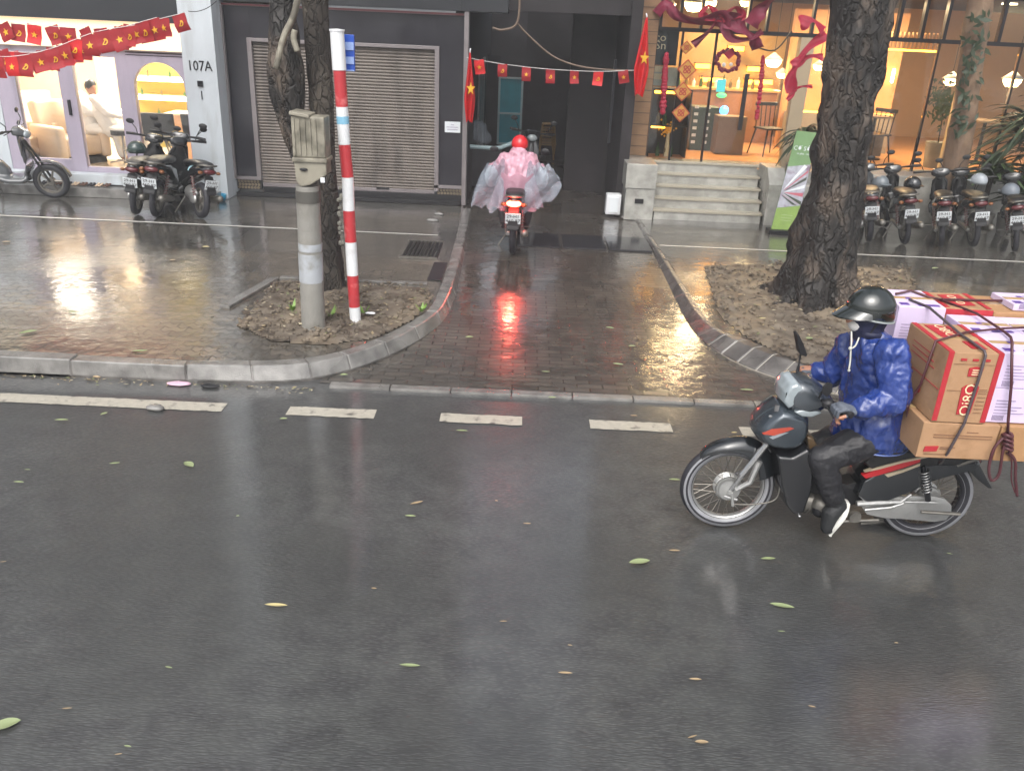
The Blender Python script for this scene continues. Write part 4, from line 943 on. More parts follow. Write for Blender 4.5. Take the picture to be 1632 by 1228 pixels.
for x, y, e, lab in ((3.4, 15.6, 85, 'recessed ceiling light just inside the cafe door'), (5.9, 15.5, 100, 'recessed ceiling light over the cafe bench'), (3.9, 17.6, 50, 'recessed ceiling light over the cafe counter'), (8.1, 15.6, 100, 'recessed ceiling light behind the right hand palms')):
    t = thing('ceiling_light', lab, 'ceiling light', (x, y, 3.47))
    g = MB(); g.lathe([(0, 0), (.12, 0), (.12, .02), (0, .02)], (x, y, 3.475), n=16); part('diffuser', g, ceillamp, t)
    l = bpy.data.lights.new('lamp', 'AREA'); l.size = .5; l.energy = e; l.color = (1, .7, .38); o = bpy.data.objects.new('lamp_light', l); C.objects.link(o); o.parent = t; o.location = (0, 0, -.03)
# posters and cabinet in the left window of the cafe
po = box_thing('shop_poster', 'dark cafe poster with white lettering inside the left window', 'poster', 1040, 48, 1077, 105, 14.22, mat('poster_black', '#22242a', .5))
g = MB()
for k, (tx, py) in enumerate((('co', 60), ('Sn', 73))): g.text(tx, .17, facing(W(1053, py, 14.21)), ext=.003, sx=1.1)
for k in range(2): pxbox(g, 1038, 105+k*12, 1054, 115+k*12, 14.2, .01)
part('white_lettering', g, creamt, po)
bp_ = box_thing('price_poster', 'pale cafe poster below the dark one in the left window', 'poster', 1036, 106, 1078, 138, 14.23, mat('poster_pale', '#a9aca0', .5, var=.2, vs=9))
cab = thing('window_cabinet', 'dark cabinet with lit bottles and yellow flowers in the left cafe window', 'cabinet', (2.3, 14.6, FZ))
g = MB()
a, b = W(1038, 165, 14.55), W(1100, 250, 14.55)
g.box((a.x, 14.9, FZ), (2.75, 14.95, 1.95)); g.box((a.x, 14.5, FZ), (a.x+.03, 14.9, 1.95)); g.box((2.72, 14.5, FZ), (2.75, 14.9, 1.95)); g.box((a.x, 14.5, 1.93), (2.75, 14.9, 1.96)); g.box((a.x, 14.5, 1.36), (2.75, 14.9, 1.38)); part('case', g, black, cab)
g = MB(); g.box((a.x+.05, 14.86, 1.86), (2.7, 14.89, 1.9)); g.box((a.x+.05, 14.86, 1.30), (2.5, 14.89, 1.34)); part('light_strip', g, ledo, cab)
for i, (px, py, m) in enumerate(((1047, 248, greenb), (1068, 250, greenb), (1062, 228, bottle), (1049, 185, bottle), (1060, 188, greenb))):
    p = W(px, py, 14.62); g = MB(); zb = FZ if py > 200 else 1.38; g.lathe([(0, 0), (.035, 0), (.035, .12), (.012, .17), (.012, .22), (0, .22)], (p.x, 14.62, zb), n=10)
    tag(obj('bottle', g, m), 'bottle inside the dark window cabinet', 'bottle', 'bottles in the window cabinet')
g = MB(); rr = random.Random(2); p = W(1066, 206, 14.62)
for i in range(60):
    q = Vector((rr.gauss(0, .05), rr.gauss(0, .04), rr.gauss(0, .05))); g.ball(p+q, .018, 6)
fl = tag(obj('flower_bunch', g, mat('yellow_flowers', '#d99a20', .6, var=.2, emit=.15, emcol='#ffb030')), 'bunch of yellow flowers in a vase in the left cafe window', 'flowers')  # faint emission on the petals stands in for lamplight
g = MB(); g.tube([p-Vector((0, 0, .03)), (p.x, p.y, FZ)], [.02, .05], 10); part('vase', g, creamt, fl)

# ---------------------------------------------------------------- festive decorations
YD = 14.0
def diamond(px, py, s, lab):
    p = W(px, py, YD); t = thing('diamond_charm', lab, 'decoration', p, 'gold and red diamond charms in the cafe window')
    def ring4(r, y0, y1, mb): mb.prism([(p.x+r*math.cos(a), p.z+r*math.sin(a)) for a in (0, math.pi/2, math.pi, 1.5*math.pi)], 'y', y0, y1)
    g = MB(); ring4(s, YD, YD+.02, g); part('red_backing', g, mat('brick_red', '#a8482c', .5), t)
    g = MB(); ring4(s*.82, YD-.008, YD, g); part('gold_field', g, mat('gold_paper', '#c89a4a', .4, metal=.3), t)
    g = MB()
    for k in range(4):
        a = k*math.pi/2+.78; c = p+Vector((math.cos(a), 0, math.sin(a)))*s*.27; g.lathe([(s*.1, 0), (s*.2, 0), (s*.2, .006), (s*.1, .006)], (c.x, YD-.015, c.z), axis='y', n=10, closed=True)
    part('red_motif', g, cartonred, t)
diamond(1095, 111, .155, 'diamond charm hanging highest beside the pale poster'); diamond(1088, 146, .15, 'middle one of the three large diamond charms'); diamond(1085, 180, .145, 'lowest of the three large diamond charms'); diamond(1094, 76, .1, 'small dull diamond charm above the others')
def ribbon(name, pts, w, m, label, tw=2., cat='ribbon', seed=0):
    P = catmull3([Vector(p) for p in pts], 8); g = MB(); n = len(P)
    def f(u, v):
        i = min(n-1, round(u*(n-1))); d = (P[min(i+1, n-1)]-P[max(0, i-1)]).normalized(); s = d.cross(Vector((0, 1, 0))).normalized()
        a = math.sin(u*tw*3.1+seed)*1.1; s2 = s*math.cos(a)+Vector((0, 1, 0))*math.sin(a)
        return P[i]+s2*(v-.5)*w*(1+.3*math.sin(u*9+seed))+Vector((0, .02*math.sin(v*9+u*20), 0))
    for sgn in (0, .006): g.grid(lambda u, v: f(u, v)+Vector((0, sgn, 0)), n-1, 6)
    return tag(obj(name, g, m, smooth=True), label, cat)
D = lambda x, y, Y=13.8: W(x, y, Y)
ribbon('ribbon_swag', [D(1046, 22), D(1062, 8), D(1080, 26), D(1110, 34), D(1150, 30), D(1180, 44)], .2, maroon, 'maroon fabric swag across the upper left of the cafe window', seed=1)
ribbon('ribbon_swag', [D(1105, 72), D(1130, 50), D(1148, 30), D(1165, 60), D(1195, 62), D(1215, 50)], .13, maroon, 'twisted maroon swag dipping over the cafe door', seed=3)
ribbon('ribbon_swag', [D(1160, 22), D(1182, 44), D(1200, 62), D(1208, 78)], .22, maroon, 'broad maroon tail hanging over the cafe door', seed=5)
ribbon('ribbon_swag', [D(1196, 40), D(1212, 18), D(1228, 0), D(1240, -25)], .26, maroon, 'purple maroon drape rising above the cafe door', seed=7)
ribbon('ribbon_swag', [D(1148, 30), D(1130, 10), D(1120, 25), D(1150, 34)], .1, crimson, 'crimson bow loop at the centre of the cafe swag', seed=2)
ribbon('ribbon_swag', [D(1150, 30), D(1172, 12), D(1182, 28), D(1152, 36)], .1, crimson, 'crimson bow loop on the right of the cafe swag', seed=2.5)
ribbon('red_streamer', [D(1262, 148, 12.9), D(1262, 120, 12.9), D(1285, 80, 12.9), D(1318, 55, 12.9)], .14, crimson, 'long bright red streamer slanting beside the thick tree trunk', tw=.8)
ribbon('red_streamer', [D(1262, 105, 12.9), D(1290, 90, 12.9), D(1312, 92, 12.9)], .12, crimson, 'short red streamer behind the thick tree trunk', tw=.8)
ribbon('red_streamer', [D(1275, 38, 12.9), D(1295, 32, 12.9), D(1312, 50, 12.9)], .18, crimson, 'upper red streamer knotted beside the thick tree trunk', tw=.8)
ribbon('red_streamer', [D(1255, 160, 12.9), D(1272, 140, 12.9), D(1295, 138, 12.9)], .06, crimson, 'lowest thin red streamer left of the thick tree trunk', tw=.8)
def garland(pts, lab, r=.03):
    P = catmull3([Vector(p) for p in pts], 6); g = MB(); rr = random.Random(len(lab))
    t = thing('red_garland', lab, 'garland', P[0], 'hanging red garlands of the cafe')
    g.tube(P, .006, 5); part('cord', g, maroon, t)
    g = MB()
    for i, p in enumerate(P): g.ball(p, (r*rr.uniform(.8, 1.5), r, r*1.1), 8, Matrix.Rotation(rr.uniform(-1, 1), 3, 'Y'))
    part('tassels', g, crimson, t)
garland([D(1062, 88, 14.0), D(1060, 115, 14.0), D(1058, 145, 14.0), D(1056, 178, 14.0)], 'red garland hanging in the left cafe window', .045)
garland([D(1216, 92, 14.0), D(1214, 120, 14.0), D(1211, 150, 14.0), D(1206, 188, 14.0)], 'red garland hanging right of the cafe door handle', .035)
# wreath
p = W(1160, 97, 14.02); t = thing('door_wreath', 'round maroon wreath with a bow hanging on the cafe door glass', 'wreath', p)
g = MB(); rr = random.Random(6)
for k in range(46):
    a = k/46*6.283; g.ball(p+Vector((math.cos(a)*.17+rr.uniform(-.02, .02), rr.uniform(-.02, .02), math.sin(a)*.15+rr.uniform(-.02, .02))), .032, 6)
part('ring', g, maroon, t)
g = MB(); g.prism([(p.x-.09, p.z+.1), (p.x, p.z+.02), (p.x+.08, p.z+.1), (p.x, p.z+.18)], 'y', 13.95, 13.98); part('bow', g, crimson, t)
g = MB(); g.ball(p+Vector((-.06, -.03, -.06)), .035, 8); g.ball(p+Vector((.05, -.03, -.05)), .03, 8); part('ornament', g, whitecloth, t)
cable('light_string', [W(1205, 75, 13.9), W(1235, 80, 13.9), W(1262, 50, 13.9)], .012, black, 'dark cable drooping above the right of the cafe door')

# ================================================================ FLAGS
def star_pts(c, r):
    return [(c[0]+(r if k % 2 == 0 else r*.4)*math.sin(k*math.pi/5), c[1]+(r if k % 2 == 0 else r*.4)*math.cos(k*math.pi/5)) for k in range(10)]
def emblem(g, kind, c, r):
    if kind == 0: g.prism(star_pts(c, r), 'y', -.006, -.001)
    else:
        n = 12; o_ = [(c[0]+r*.85*math.cos(a), c[1]+r*.85*math.sin(a)) for a in [-2.4+k*3.6/n for k in range(n+1)]]
        i_ = [(c[0]+r*.6*math.cos(a)-.05*r, c[1]+r*.62*math.sin(a)) for a in [-2.4+k*3.6/n for k in range(n+1)]]
        for k in range(n): g.prism([o_[k], o_[k+1], i_[k+1], i_[k]], 'y', -.006, -.001)
        g.prism([(c[0]-r*.7, c[1]-r*.65), (c[0]-r*.55, c[1]-r*.8), (c[0]+r*.35, c[1]+r*.3), (c[0]+r*.2, c[1]+r*.45)], 'y', -.006, -.001)
        g.prism([(c[0]-r*.1, c[1]+r*.5), (c[0]+r*.3, c[1]+r*.1), (c[0]+r*.5, c[1]+r*.3), (c[0]+r*.1, c[1]+r*.7)], 'y', -.0065, -.0015)
def little_flag(parent, p, w, h, rot, kind, seed, m=flagred):
    Rm = Matrix.Rotation(rot, 3, 'Y')@Matrix.Rotation((seed % 5-2)*.12, 3, 'Z')
    def wob(v): return Vector(p)+Rm@Vector((v.x, v.y+.02*math.sin(v.z*30+seed)*min(1, -v.z/h), v.z))
    g = MB(); nx, nz_ = 4, 5
    vs = [[Vector((w*(i/nx-.5), 0, -h*j/nz_)) for j in range(nz_+1)] for i in range(nx+1)]
    for y in (0, .003): g.grid(lambda u, v: Vector((w*(u-.5), y, -h*v)), nx, nz_)
    k = MB(); emblem(k, kind, (0, -h*.52), min(w, h)*.24)
    g.v = [wob(v) for v in g.v]; k.v = [wob(v+Vector((0, -.004, 0))) for v in k.v]
    f = part('flag', g, m, parent, smooth=True); part('emblem', k, gold, f)
def bunting(lab, pts, flags, grp, w=.15, h=.19, r=.004, seed=0, pick=None):
    P = catmull3([Vector(p) for p in pts], 10); t = thing('flag_bunting', lab, 'bunting', P[0], grp)
    part('string', MB().tube(P, r, 5), whitecloth, t)
    L_ = [0]; 
    for i in range(1, len(P)): L_.append(L_[-1]+(P[i]-P[i-1]).length)
    for k in range(flags):
        s_ = L_[-1]*(k+.5)/flags; i = max(j for j in range(len(L_)) if L_[j] <= s_)
        q = P[i].lerp(P[min(i+1, len(P)-1)], (s_-L_[i])/max(1e-6, (L_[min(i+1, len(P)-1)]-L_[i]))); rq = random.Random(k*7+seed)
        little_flag(t, q, w*rq.uniform(.9, 1.1), h*rq.uniform(.92, 1.08), rq.uniform(-.38, .2), k % 2, k+seed, flagbr if (k*3+seed) % 5 == 0 else flagred)
    return t
bunting('string of seven spaced little red flags across the dark alley mouth', [W(744, 92, 13.1), W(800, 102, 13.1), W(870, 110, 13.1), W(950, 114, 13.1), W(1012, 112, 13.1)], 7, 'strings of little red flags', .145, .19)
bunting('dense string of red flags sagging across the beauty shop front, lower string', [W(-60, 70, 11.6), W(0, 80, 11.6), W(60, 83, 11.6), W(120, 66, 11.6), W(190, 45, 11.6), W(250, 28, 11.6)], 19, 'strings of little red flags', .2, .25, seed=3)
bunting('string of red flags across the beauty shop front ending at the white pillar, upper string', [W(-60, 45, 12.2), W(0, 38, 12.2), W(60, 40, 12.2), W(130, 45, 12.2), W(200, 42, 12.2), W(296, 20, 12.2)], 14, 'strings of little red flags', .2, .23, seed=8)
bunting('short steep string of red flags at the left edge of the beauty shop front', [W(-40, 88, 11.2), W(20, 90, 11.2), W(80, 78, 11.2), W(150, 52, 11.2), W(215, 40, 11.2)], 12, 'strings of little red flags', .19, .25, seed=14)
def hung_flag(px0, py0, px1, py1, Y, w, lab, seed):
    a, b = W(px0, py0, Y), W(px1, py1, Y); t = thing('hanging_flag', lab, 'flag', a, 'large red flags flanking the alley')
    g = MB(); L_ = (b-a).length
    def f(u, v):
        c = a.lerp(b, v); ww = w*(.12+.88*min(1, v*1.6))*(1-.45*max(0, v-.7)/.3)
        return c+Vector(((u-.5)*ww, .05*math.sin(u*11+seed+v*3)*min(1, v*2), -.07*abs(u-.4)*v))
    for y in (0, .004): g.grid(lambda u, v: f(u, v)+Vector((0, y, 0)), 16, 16)
    cl = part('cloth', g, flagbr, t, smooth=True)
    k = MB(); c = a.lerp(b, .52); k.prism([(c.x+q*.7+.02, c.z+z_) for q, z_ in star_pts((0, 0), .1)], 'y', c.y-.06, c.y-.054); part('star', k, gold, cl)
    g = MB(); g.tube([a+Vector((0, .05, -.15)), a+Vector((.0, .02, .02)), a+Vector((0, .1, .05))], .01, 6); part('pole', g, white_p, t)
hung_flag(749, 84, 748, 192, 13.05, .16, 'narrow furled red flag on the left post of the alley', 1)
hung_flag(1031, 28, 1018, 150, 13.05, .22, 'large red flag with yellow star hanging at the wood clad corner', 2)

# ================================================================ TREES
def trunk_mesh(path, radii, seed, flare=0, n=28, amp=.12, flat=1):
    P = catmull3([Vector(p) for p in path], 10); m = len(P); g = MB(); rg = []
    rad = []
    for i in range(m):
        t = i/(m-1)*(len(radii)-1); k = min(int(t), len(radii)-2); rad.append(radii[k]+(radii[k+1]-radii[k])*(t-k))
    for i, p in enumerate(P):
        d = (P[min(i+1, m-1)]-P[max(i-1, 0)]).normalized(); x = d.cross(Vector((0, 1, 0))).normalized(); y = d.cross(x); q = []
        for k in range(n):
            a = 2*math.pi*k/n; lob = 1+flare*max(0, 1-i/m*3)*(.5*math.sin(a*5+seed)+.3*math.sin(a*3+2*seed)); r_ = rad[i]*lob*(1+amp*fbm((math.cos(a)*1.3+seed, math.sin(a)*1.3, p.z*1.7), 1.6, 4)+amp*.6*fbm((math.cos(a)*5, math.sin(a)*5+seed, p.z*5), 1, 3))
            q.append(p+(x*math.cos(a)+y*math.sin(a)*flat)*r_)
        rg.append(q)
    return g.rings(rg)
def crown(center, rad, n, seed, leaf=.11):
    g = MB(); rr = random.Random(seed); cl = []
    for i in range(26):
        a, b, c = rr.gauss(0, .5), rr.gauss(0, .5), rr.gauss(0, .4); cl.append((Vector(center)+Vector((a*rad[0], b*rad[1], c*rad[2])), rr.uniform(.35, .8)))
    for i in range(n):
        c, s_ = cl[i % 26]; v = Vector((rr.gauss(0, 1), rr.gauss(0, 1), rr.gauss(0, .7))); v = v.normalized()*s_*rr.uniform(.5, 1.05); p = c+v
        a = rr.uniform(0, 6.28); t = rr.uniform(-.7, .7); u = Vector((math.cos(a), math.sin(a), t))*leaf; w_ = Vector((-math.sin(a), math.cos(a), rr.uniform(-.6, .6)))*leaf*.4
        g.quad(p-u*.5, p+w_*.5, p+u*.5, p-w_*.5)
    return g
def limb_bark(mb_pts, rs): g = MB(); g.tube(catmull3([Vector(p) for p in mb_pts], 6), [rs[0]+(rs[1]-rs[0])*i/(6*(len(mb_pts)-1)) for i in range(6*(len(mb_pts)-1)+1)], 12); return g
t1 = thing('street_tree', 'forked dark street tree with thin trunk behind the concrete post and striped pole', 'tree', (-1.85, 8.5, KH))
part('trunk', trunk_mesh([(-1.98, 8.45, .05), (-1.96, 8.47, .5), (-1.98, 8.5, 1.4), (-1.98, 8.5, 2.2), (-2.0, 8.5, 3.2), (-2.02, 8.5, 5)], [.18, .12, .115, .115, .125, .11], 1.3, .5), bark, t1, smooth=True)
lb = [W(492, 300, 8.35), W(474, 235, 8.3), W(462, 180, 8.3), W(455, 120, 8.3), W(452, 60, 8.35), W(448, 0, 8.4), W(440, -120, 8.4)]
part('limb', trunk_mesh(lb, [.05, .09, .14, .17, .14, .1, .09], 4.2, 0, amp=.16), bark2, t1, smooth=True)
part('crown', crown((-2.2, 8.4, 6.8), (2.0, 1.8, 1.2), 4200, 3), leafc, t1)
# conduits and ties strapped to the leaning limb
cable('corrugated_conduit', [W(478, -20, 8.1), W(468, 25, 8.1), W(452, 60, 8.1), W(440, 110, 8.08)], .03, cream_pl, 'pale corrugated conduit strapped down the leaning tree limb')
cable('conduit_stub', [W(470, 48, 8.05), W(468, 62, 8.05), W(474, 82, 8.05)], .028, cream_pl, 'short pale curved conduit stub on the forked tree')
g = MB(); c = W(545, 345, 8.2)
for k in range(26): g.ball(c+Vector((rnd.uniform(-.03, .03), rnd.uniform(-.02, .02), rnd.uniform(-.3, .3))), .018+.01*rnd.random(), 6)
tag(obj('lichen_patch', g, mat('lichen', '#77756c', .8, var=.2)), 'pale knobbly growth on the thin tree trunk beside the striped pole', 'growth')
t2 = thing('street_tree', 'massive dark mottled street tree with flaring roots right of the cafe steps', 'tree', (3.4, 9, KH))
part('trunk', trunk_mesh([(3.38, 9.0, .02), (3.34, 9.0, .25), (3.32, 9.0, .7), (3.33, 9.0, 1.5), (3.28, 9.0, 2.3), (3.26, 9, 3.2), (3.2, 9, 5.2)], [.62, .44, .33, .27, .27, .29, .26], 2.1, .35, n=40, amp=.2), bark2, t2, smooth=True)
for i, (x, y) in enumerate([(2.75, 8.6), (3.0, 8.25), (3.6, 8.2), (4.05, 8.6), (4.1, 9.2), (2.7, 9.3)]):
    part('root', trunk_mesh([(3.35+(x-3.35)*.3, 9+(y-9)*.3, .3), (3.35+(x-3.35)*.7, 9+(y-9)*.7, .17), (x, y, .12)], [.14, .08, .03], i, amp=.2), bark2, t2, smooth=True)
part('crown', crown((3.3, 9, 7), (2.6, 2.2, 1.4), 7000, 5), leafc, t2)
t3 = thing('street_tree', 'slender brown trunk wrapped with climbing leaves in front of the right cafe window', 'tree', (6.7, 13.2, KH))
part('trunk', trunk_mesh([W(1515, 330, 13.2), W(1522, 270, 13.2), W(1540, 160, 13.2), W(1556, 40, 13.2), W(1575, -80, 13.2), W(1590, -300, 13.2)], [.2, .19, .17, .165, .16, .14], 3.3, .1), mat('brown_trunk', '#6e5846', .8, var=.2, bump=.6, bs=20, dirt='#8a735c'), t3, smooth=True)
part('crown', crown((7.2, 13.0, 7.2), (1.6, 1.4, 1.0), 3600, 9), leafc, t3)
g = MB(); rr = random.Random(12)
for k in range(120):
    v = rr.random(); p = W(1560-35*v+rr.gauss(4, 9), 20+200*v, 13.0+rr.uniform(-.1, .1)); a = rr.uniform(0, 6.3); L_ = rr.uniform(.05, .1)
    u = Vector((math.cos(a), rr.uniform(-.3, .3), math.sin(a)))*L_; w_ = Vector((-math.sin(a), .2, math.cos(a)))*L_*.35
    g.quad(p-u, p+w_, p+u, p-w_)
part('climbing_leaves', g, leafd, t3)

# ---------------------------------------------------------------- palms and shrubs
def palm(name, base, h, n, L_, lab, seed, m=leafd, pot=True, droop=.6, wid=.035):
    t = thing(name, lab, 'plant', base); rr = random.Random(seed); top = Vector(base)+Vector((0, 0, h))
    g = MB()
    for i in range(n):
        a = rr.uniform(0, 6.283); el = rr.uniform(.1, 1.3); l_ = L_*rr.uniform(.7, 1.1); w_ = wid*rr.uniform(.7, 1.2); s0 = top+Vector((0, 0, rr.uniform(-.35, .1)*h*.5)); prev = None
        for k in range(7):
            u = k/6; c = s0+Vector((math.cos(a)*math.cos(el), math.sin(a)*math.cos(el), math.sin(el)))*l_*u-Vector((0, 0, droop*l_*u*u)); ww = w_*math.sin(math.pi*min(1, .15+u*.85))+.002
            sd_ = Vector((-math.sin(a), math.cos(a), 0))*ww; cur = (c-sd_, c+Vector((0, 0, -ww*.4)), c+sd_)
            if prev: g.quad(prev[0], prev[1], cur[1], cur[0]); g.quad(prev[1], prev[2], cur[2], cur[1])
            prev = cur
    part('fronds', g, m, t)
    g = MB(); g.tube([Vector(base)+Vector((0, 0, .0)), top+Vector((.01, 0, .02))], [.05, .035], 8); part('stem', g, bark, t)
    if pot:
        g = MB(); g.lathe([(0, 0), (.15, 0), (.2, .3), (.17, .3), (.15, .26), (0, .26)], base, n=16); part('pot', g, concrete, t, smooth='auto')
p = W(1590, 300, 13.4)
palm('potted_palm', (p.x+.1, 13.0, KH), 1.6, 170, 1.1, 'large dark potted palm with drooping fronds at the right edge, above the others', 1)
palm('potted_palm', (7.15, 13.05, KH), .95, 90, .7, 'lower leafy palm just right of the slender brown trunk', 4, leafm, wid=.05)
palm('potted_palm', (7.55, 12.9, KH), .6, 50, .55, 'dark low palm behind the rightmost parked motorbikes', 6, leafd, wid=.05)
palm('potted_palm', (8.1, 13.6, FZ-.7), 1.3, 60, .8, 'tall palm cut off by the right edge of the view', 8)
palm('corner_plant', (4.35, 13.5, KH+.55), .75, 60, .55, 'drooping dark plant between the cafe steps and the thick tree trunk', 3, leafd, droop=.9)
palm('corner_plant', (4.15, 13.35, KH+.1), .45, 46, .5, 'lower drooping plant behind the green banner stand', 5, leafm, droop=.9)
g = MB(); g.box((4.03, 13.25, KH), (4.6, 13.54, KH+.56)); tag(obj('planter_box', g, stepm, bevel=.01), 'stone planter box right of the cafe steps', 'planter')
t = thing('indoor_tree', 'small leafy indoor tree in front of the glowing pendant lamp', 'plant', (6.75, 14.8, FZ)); g = MB(); rr = random.Random(3)
for k in range(260):
    p = W(1505+rr.gauss(0, 13), 165+rr.gauss(0, 16), 14.75+rr.uniform(-.2, .2)); a = rr.uniform(0, 6.3); u = Vector((math.cos(a), 0, math.sin(a)))*.05; w_ = Vector((-math.sin(a), .3, math.cos(a)))*.018; g.quad(p-u, p+w_, p+u, p-w_)
part('foliage', g, leafm, t); part('stem', MB().tube([W(1490, 255, 14.75), W(1500, 200, 14.75), W(1506, 160, 14.75)], .012, 6), bark, t)

# ================================================================ POSTS
t = thing('utility_post', 'stubby grey concrete post topped by a weathered cream cable cabinet', 'post', (-1.86, 7.25, KH))
a, b = W(500, 524, 7.25), W(494, 300, 7.25)
part('shaft', MB().tube([(a.x, 7.25, KH-.02), (b.x-.02, 7.25, 1.45)], [.108, .1], 20), concrete, t, smooth='auto')
sl = MB(); c = a.lerp(b, .47); sl.tube([(-1.852, 7.25, .60), (-1.848, 7.25, .86)], .1065, 20); sl.tube([(-1.847, 7.25, .885), (-1.845, 7.25, .95)], .1055, 20)
part('pasted_notice', sl, mat('faded_notice', '#a3a7ac', .5, var=.1, dirt='#8a8a86', dscale=8), t, smooth='auto')
g = MB(); g.tube([(b.x-.02, 7.25, 1.31), (b.x-.02, 7.25, 1.41)], .106, 20); part('dark_band', g, mat('dull_band', '#4f4d48', .6, var=.15), t, smooth='auto')
x0, x1 = W(468, 230, 7.2).x, W(520, 230, 7.2).x; z0, z1 = 1.53, W(490, 185, 7.2).z
g = MB(); g.box((x0, 7.15, 1.7), (x1, 7.37, z1)); g.box((x0-.01, 7.14, 1.66), (x1+.012, 7.38, 1.698)); g.prism([(x0+.01, 1.5), (x0, 1.66), (x1, 1.66), (x1, 1.56), (x0+.13, 1.47), (x0+.05, 1.45)], 'y', 7.16, 7.36)
cb_ = part('cable_cabinet', g, cream_pl, t, bevel=.012, segs=2)
g = MB()
for k in range(5): g.box((x0+.02+k*.045, 7.135, 1.72), (x0+.03+k*.045, 7.149, z1-.02))
part('rib', g, cream_pl, cb_)
g = MB(); g.box((x0-.005, 7.12, z1+.001), (x0+.16, 7.36, z1+.03), rot=Matrix.Rotation(R(8), 3, 'Y')); part('cabinet_lid', g, cream_pl, cb_, bevel=.006)
g = MB(); g.ball((x0+.085, 7.15, 1.6), (.035, .015, .014), 10); part('cabinet_slot', g, black, cb_)
g = MB(); g.box((x1-.05, 7.14, 1.5), (x1-.015, 7.155, 1.54)); part('white_tag', g, signwhite, cb_)
# striped pole
t = thing('striped_pole', 'red and white striped round steel pole beside the concrete post', 'pole', (-1.5, 7.46, KH))
bd = [(567, 515), (565, 488), (562, 438), (559, 385), (556, 335), (555, 308), (554, 282), (549, 230), (545, 170), (541, 112), (537, 50)]
colr = [white_p, red_p, white_p, red_p, concrete, white_p, red_p, white_p, red_p, white_p]
Pp = [W(x, y, 7.46) for x, y in bd]
for i, m in enumerate(colr[:]):
    if i == 4: m = white_p
    rr_ = .052 if i < 9 else .058
    part('red_band' if m is red_p else 'white_band', MB().tube([Pp[i], Pp[i+1]-Vector((0, 0, .001))], rr_, 22), m, t, smooth='auto')
g = MB(); g.lathe([(0, 0), (.064, 0), (.064, .015), (0, .02)], Pp[-1], n=20); part('cap', g, white_p, t)
c = W(550, 190, 7.4); g = MB(); g.tube([Pp[7].lerp(Pp[8], .55), Pp[7].lerp(Pp[8], .75)], .0535, 22); part('pale_blue_sticker', g, mat('pale_blue', '#7fb2cc', .4), t, smooth='auto')
sg = thing('bus_sign', 'blue and white sign seen edge on behind the top of the striped pole', 'sign', W(557, 90, 7.55))
a, b = W(549, 55, 7.58), W(566, 114, 7.58)
part('board', MB().box((a.x, 7.57, b.z), (b.x, 7.6, a.z)), blue_s, sg, bevel=.004)
g = MB(); h_ = a.z-b.z
for f0, f1 in ((.2, .42), (.6, .8), (.96, 1)): g.box((a.x+.005, 7.563, a.z-h_*f1), (b.x-.004, 7.569, a.z-h_*f0))
part('white_text_band', g, mat('sign_pale_blue', '#8fa6d6', .4), sg)
# weeds at the post foot
for i, (px, py) in enumerate(((468, 495), (528, 505), (580, 500), (672, 497))):
    p = G(px, py, KH+.03); g = MB(); rr = random.Random(i)
    for k in range(14):
        a = rr.uniform(0, 6.3); u = Vector((math.cos(a), math.sin(a), rr.uniform(.3, 1.5)))*rr.uniform(.04, .08); w_ = Vector((-math.sin(a), math.cos(a), 0))*.012; g.quad(p-w_*.3, p+u*.5-w_, p+u, p+u*.5+w_)
    tag(obj('weed', g, grass_m), 'small green weed in the soil bed by the posts', 'weed', 'weeds in the left soil bed')

# ================================================================ GREEN ROLL-UP BANNER
pa0, pa1, pb0, pb1 = W(1270, 208, 12.55), W(1303, 212, 12.55), W(1230, 358, 12.3), W(1268, 366, 12.3)
pb0.z = pb1.z = KH+.06
t = thing('banner_stand', 'green promotional banner stand leaning in front of the cafe steps, partly behind the thick tree', 'banner', (3.9, 12.35, KH))
def BN(u, v, o=0): return (pa0.lerp(pa1, u)).lerp(pb0.lerp(pb1, u), v)+Vector((0, -.006-o, 0))
g = MB(); g._add([BN(0, 0), BN(1, 0), BN(1, 1), BN(0, 1)]+[BN(u, v)+Vector((0, .012, 0)) for u, v in ((0, 0), (1, 0), (1, 1), (0, 1))], [(0, 1, 2, 3), (7, 6, 5, 4), (0, 4, 5, 1), (1, 5, 6, 2), (2, 6, 7, 3), (3, 7, 4, 0)])
bnr = part('banner_sheet', g, mat('banner_green', '#6f9060', .5, var=.08), t)
g = MB(); e1 = (BN(1, .2)-BN(0, .2)).normalized(); e2 = (BN(.5, 0)-BN(.5, 1)).normalized(); e3 = e1.cross(e2)
def BM(u, v): 
    p = BN(u, v, .006); return Matrix(((e1.x, e2.x, e3.x, p.x), (e1.y, e2.y, e3.y, p.y), (e1.z, e2.z, e3.z, p.z), (0, 0, 0, 1)))
g.text('CƠ SỞ 2', .085, BM(.55, .17)); g.text('ca phe - tra', .04, BM(.55, .22))
for k in range(3): g.text('_________', .035, BM(.5, .84+k*.028))
part('white_lettering', g, signwhite, bnr)
g = MB(); g.quad(*[BN(u, v, .002) for u, v in ((.0, .36), (1, .32), (1, .74), (0, .78))]); part('pale_picture', g, mat('picture_pale', '#a9aab4', .5, var=.25, vs=14, dirt='#7e6a7c', dscale=9), bnr)
g = MB(); g.quad(*[BN(u, v, .002) for u, v in ((.0, .785), (1, .745), (1, 1), (0, 1))]); part('lime_field', g, mat('banner_lime', '#7f9a4c', .5, var=.15, vs=9), bnr)
g = MB()
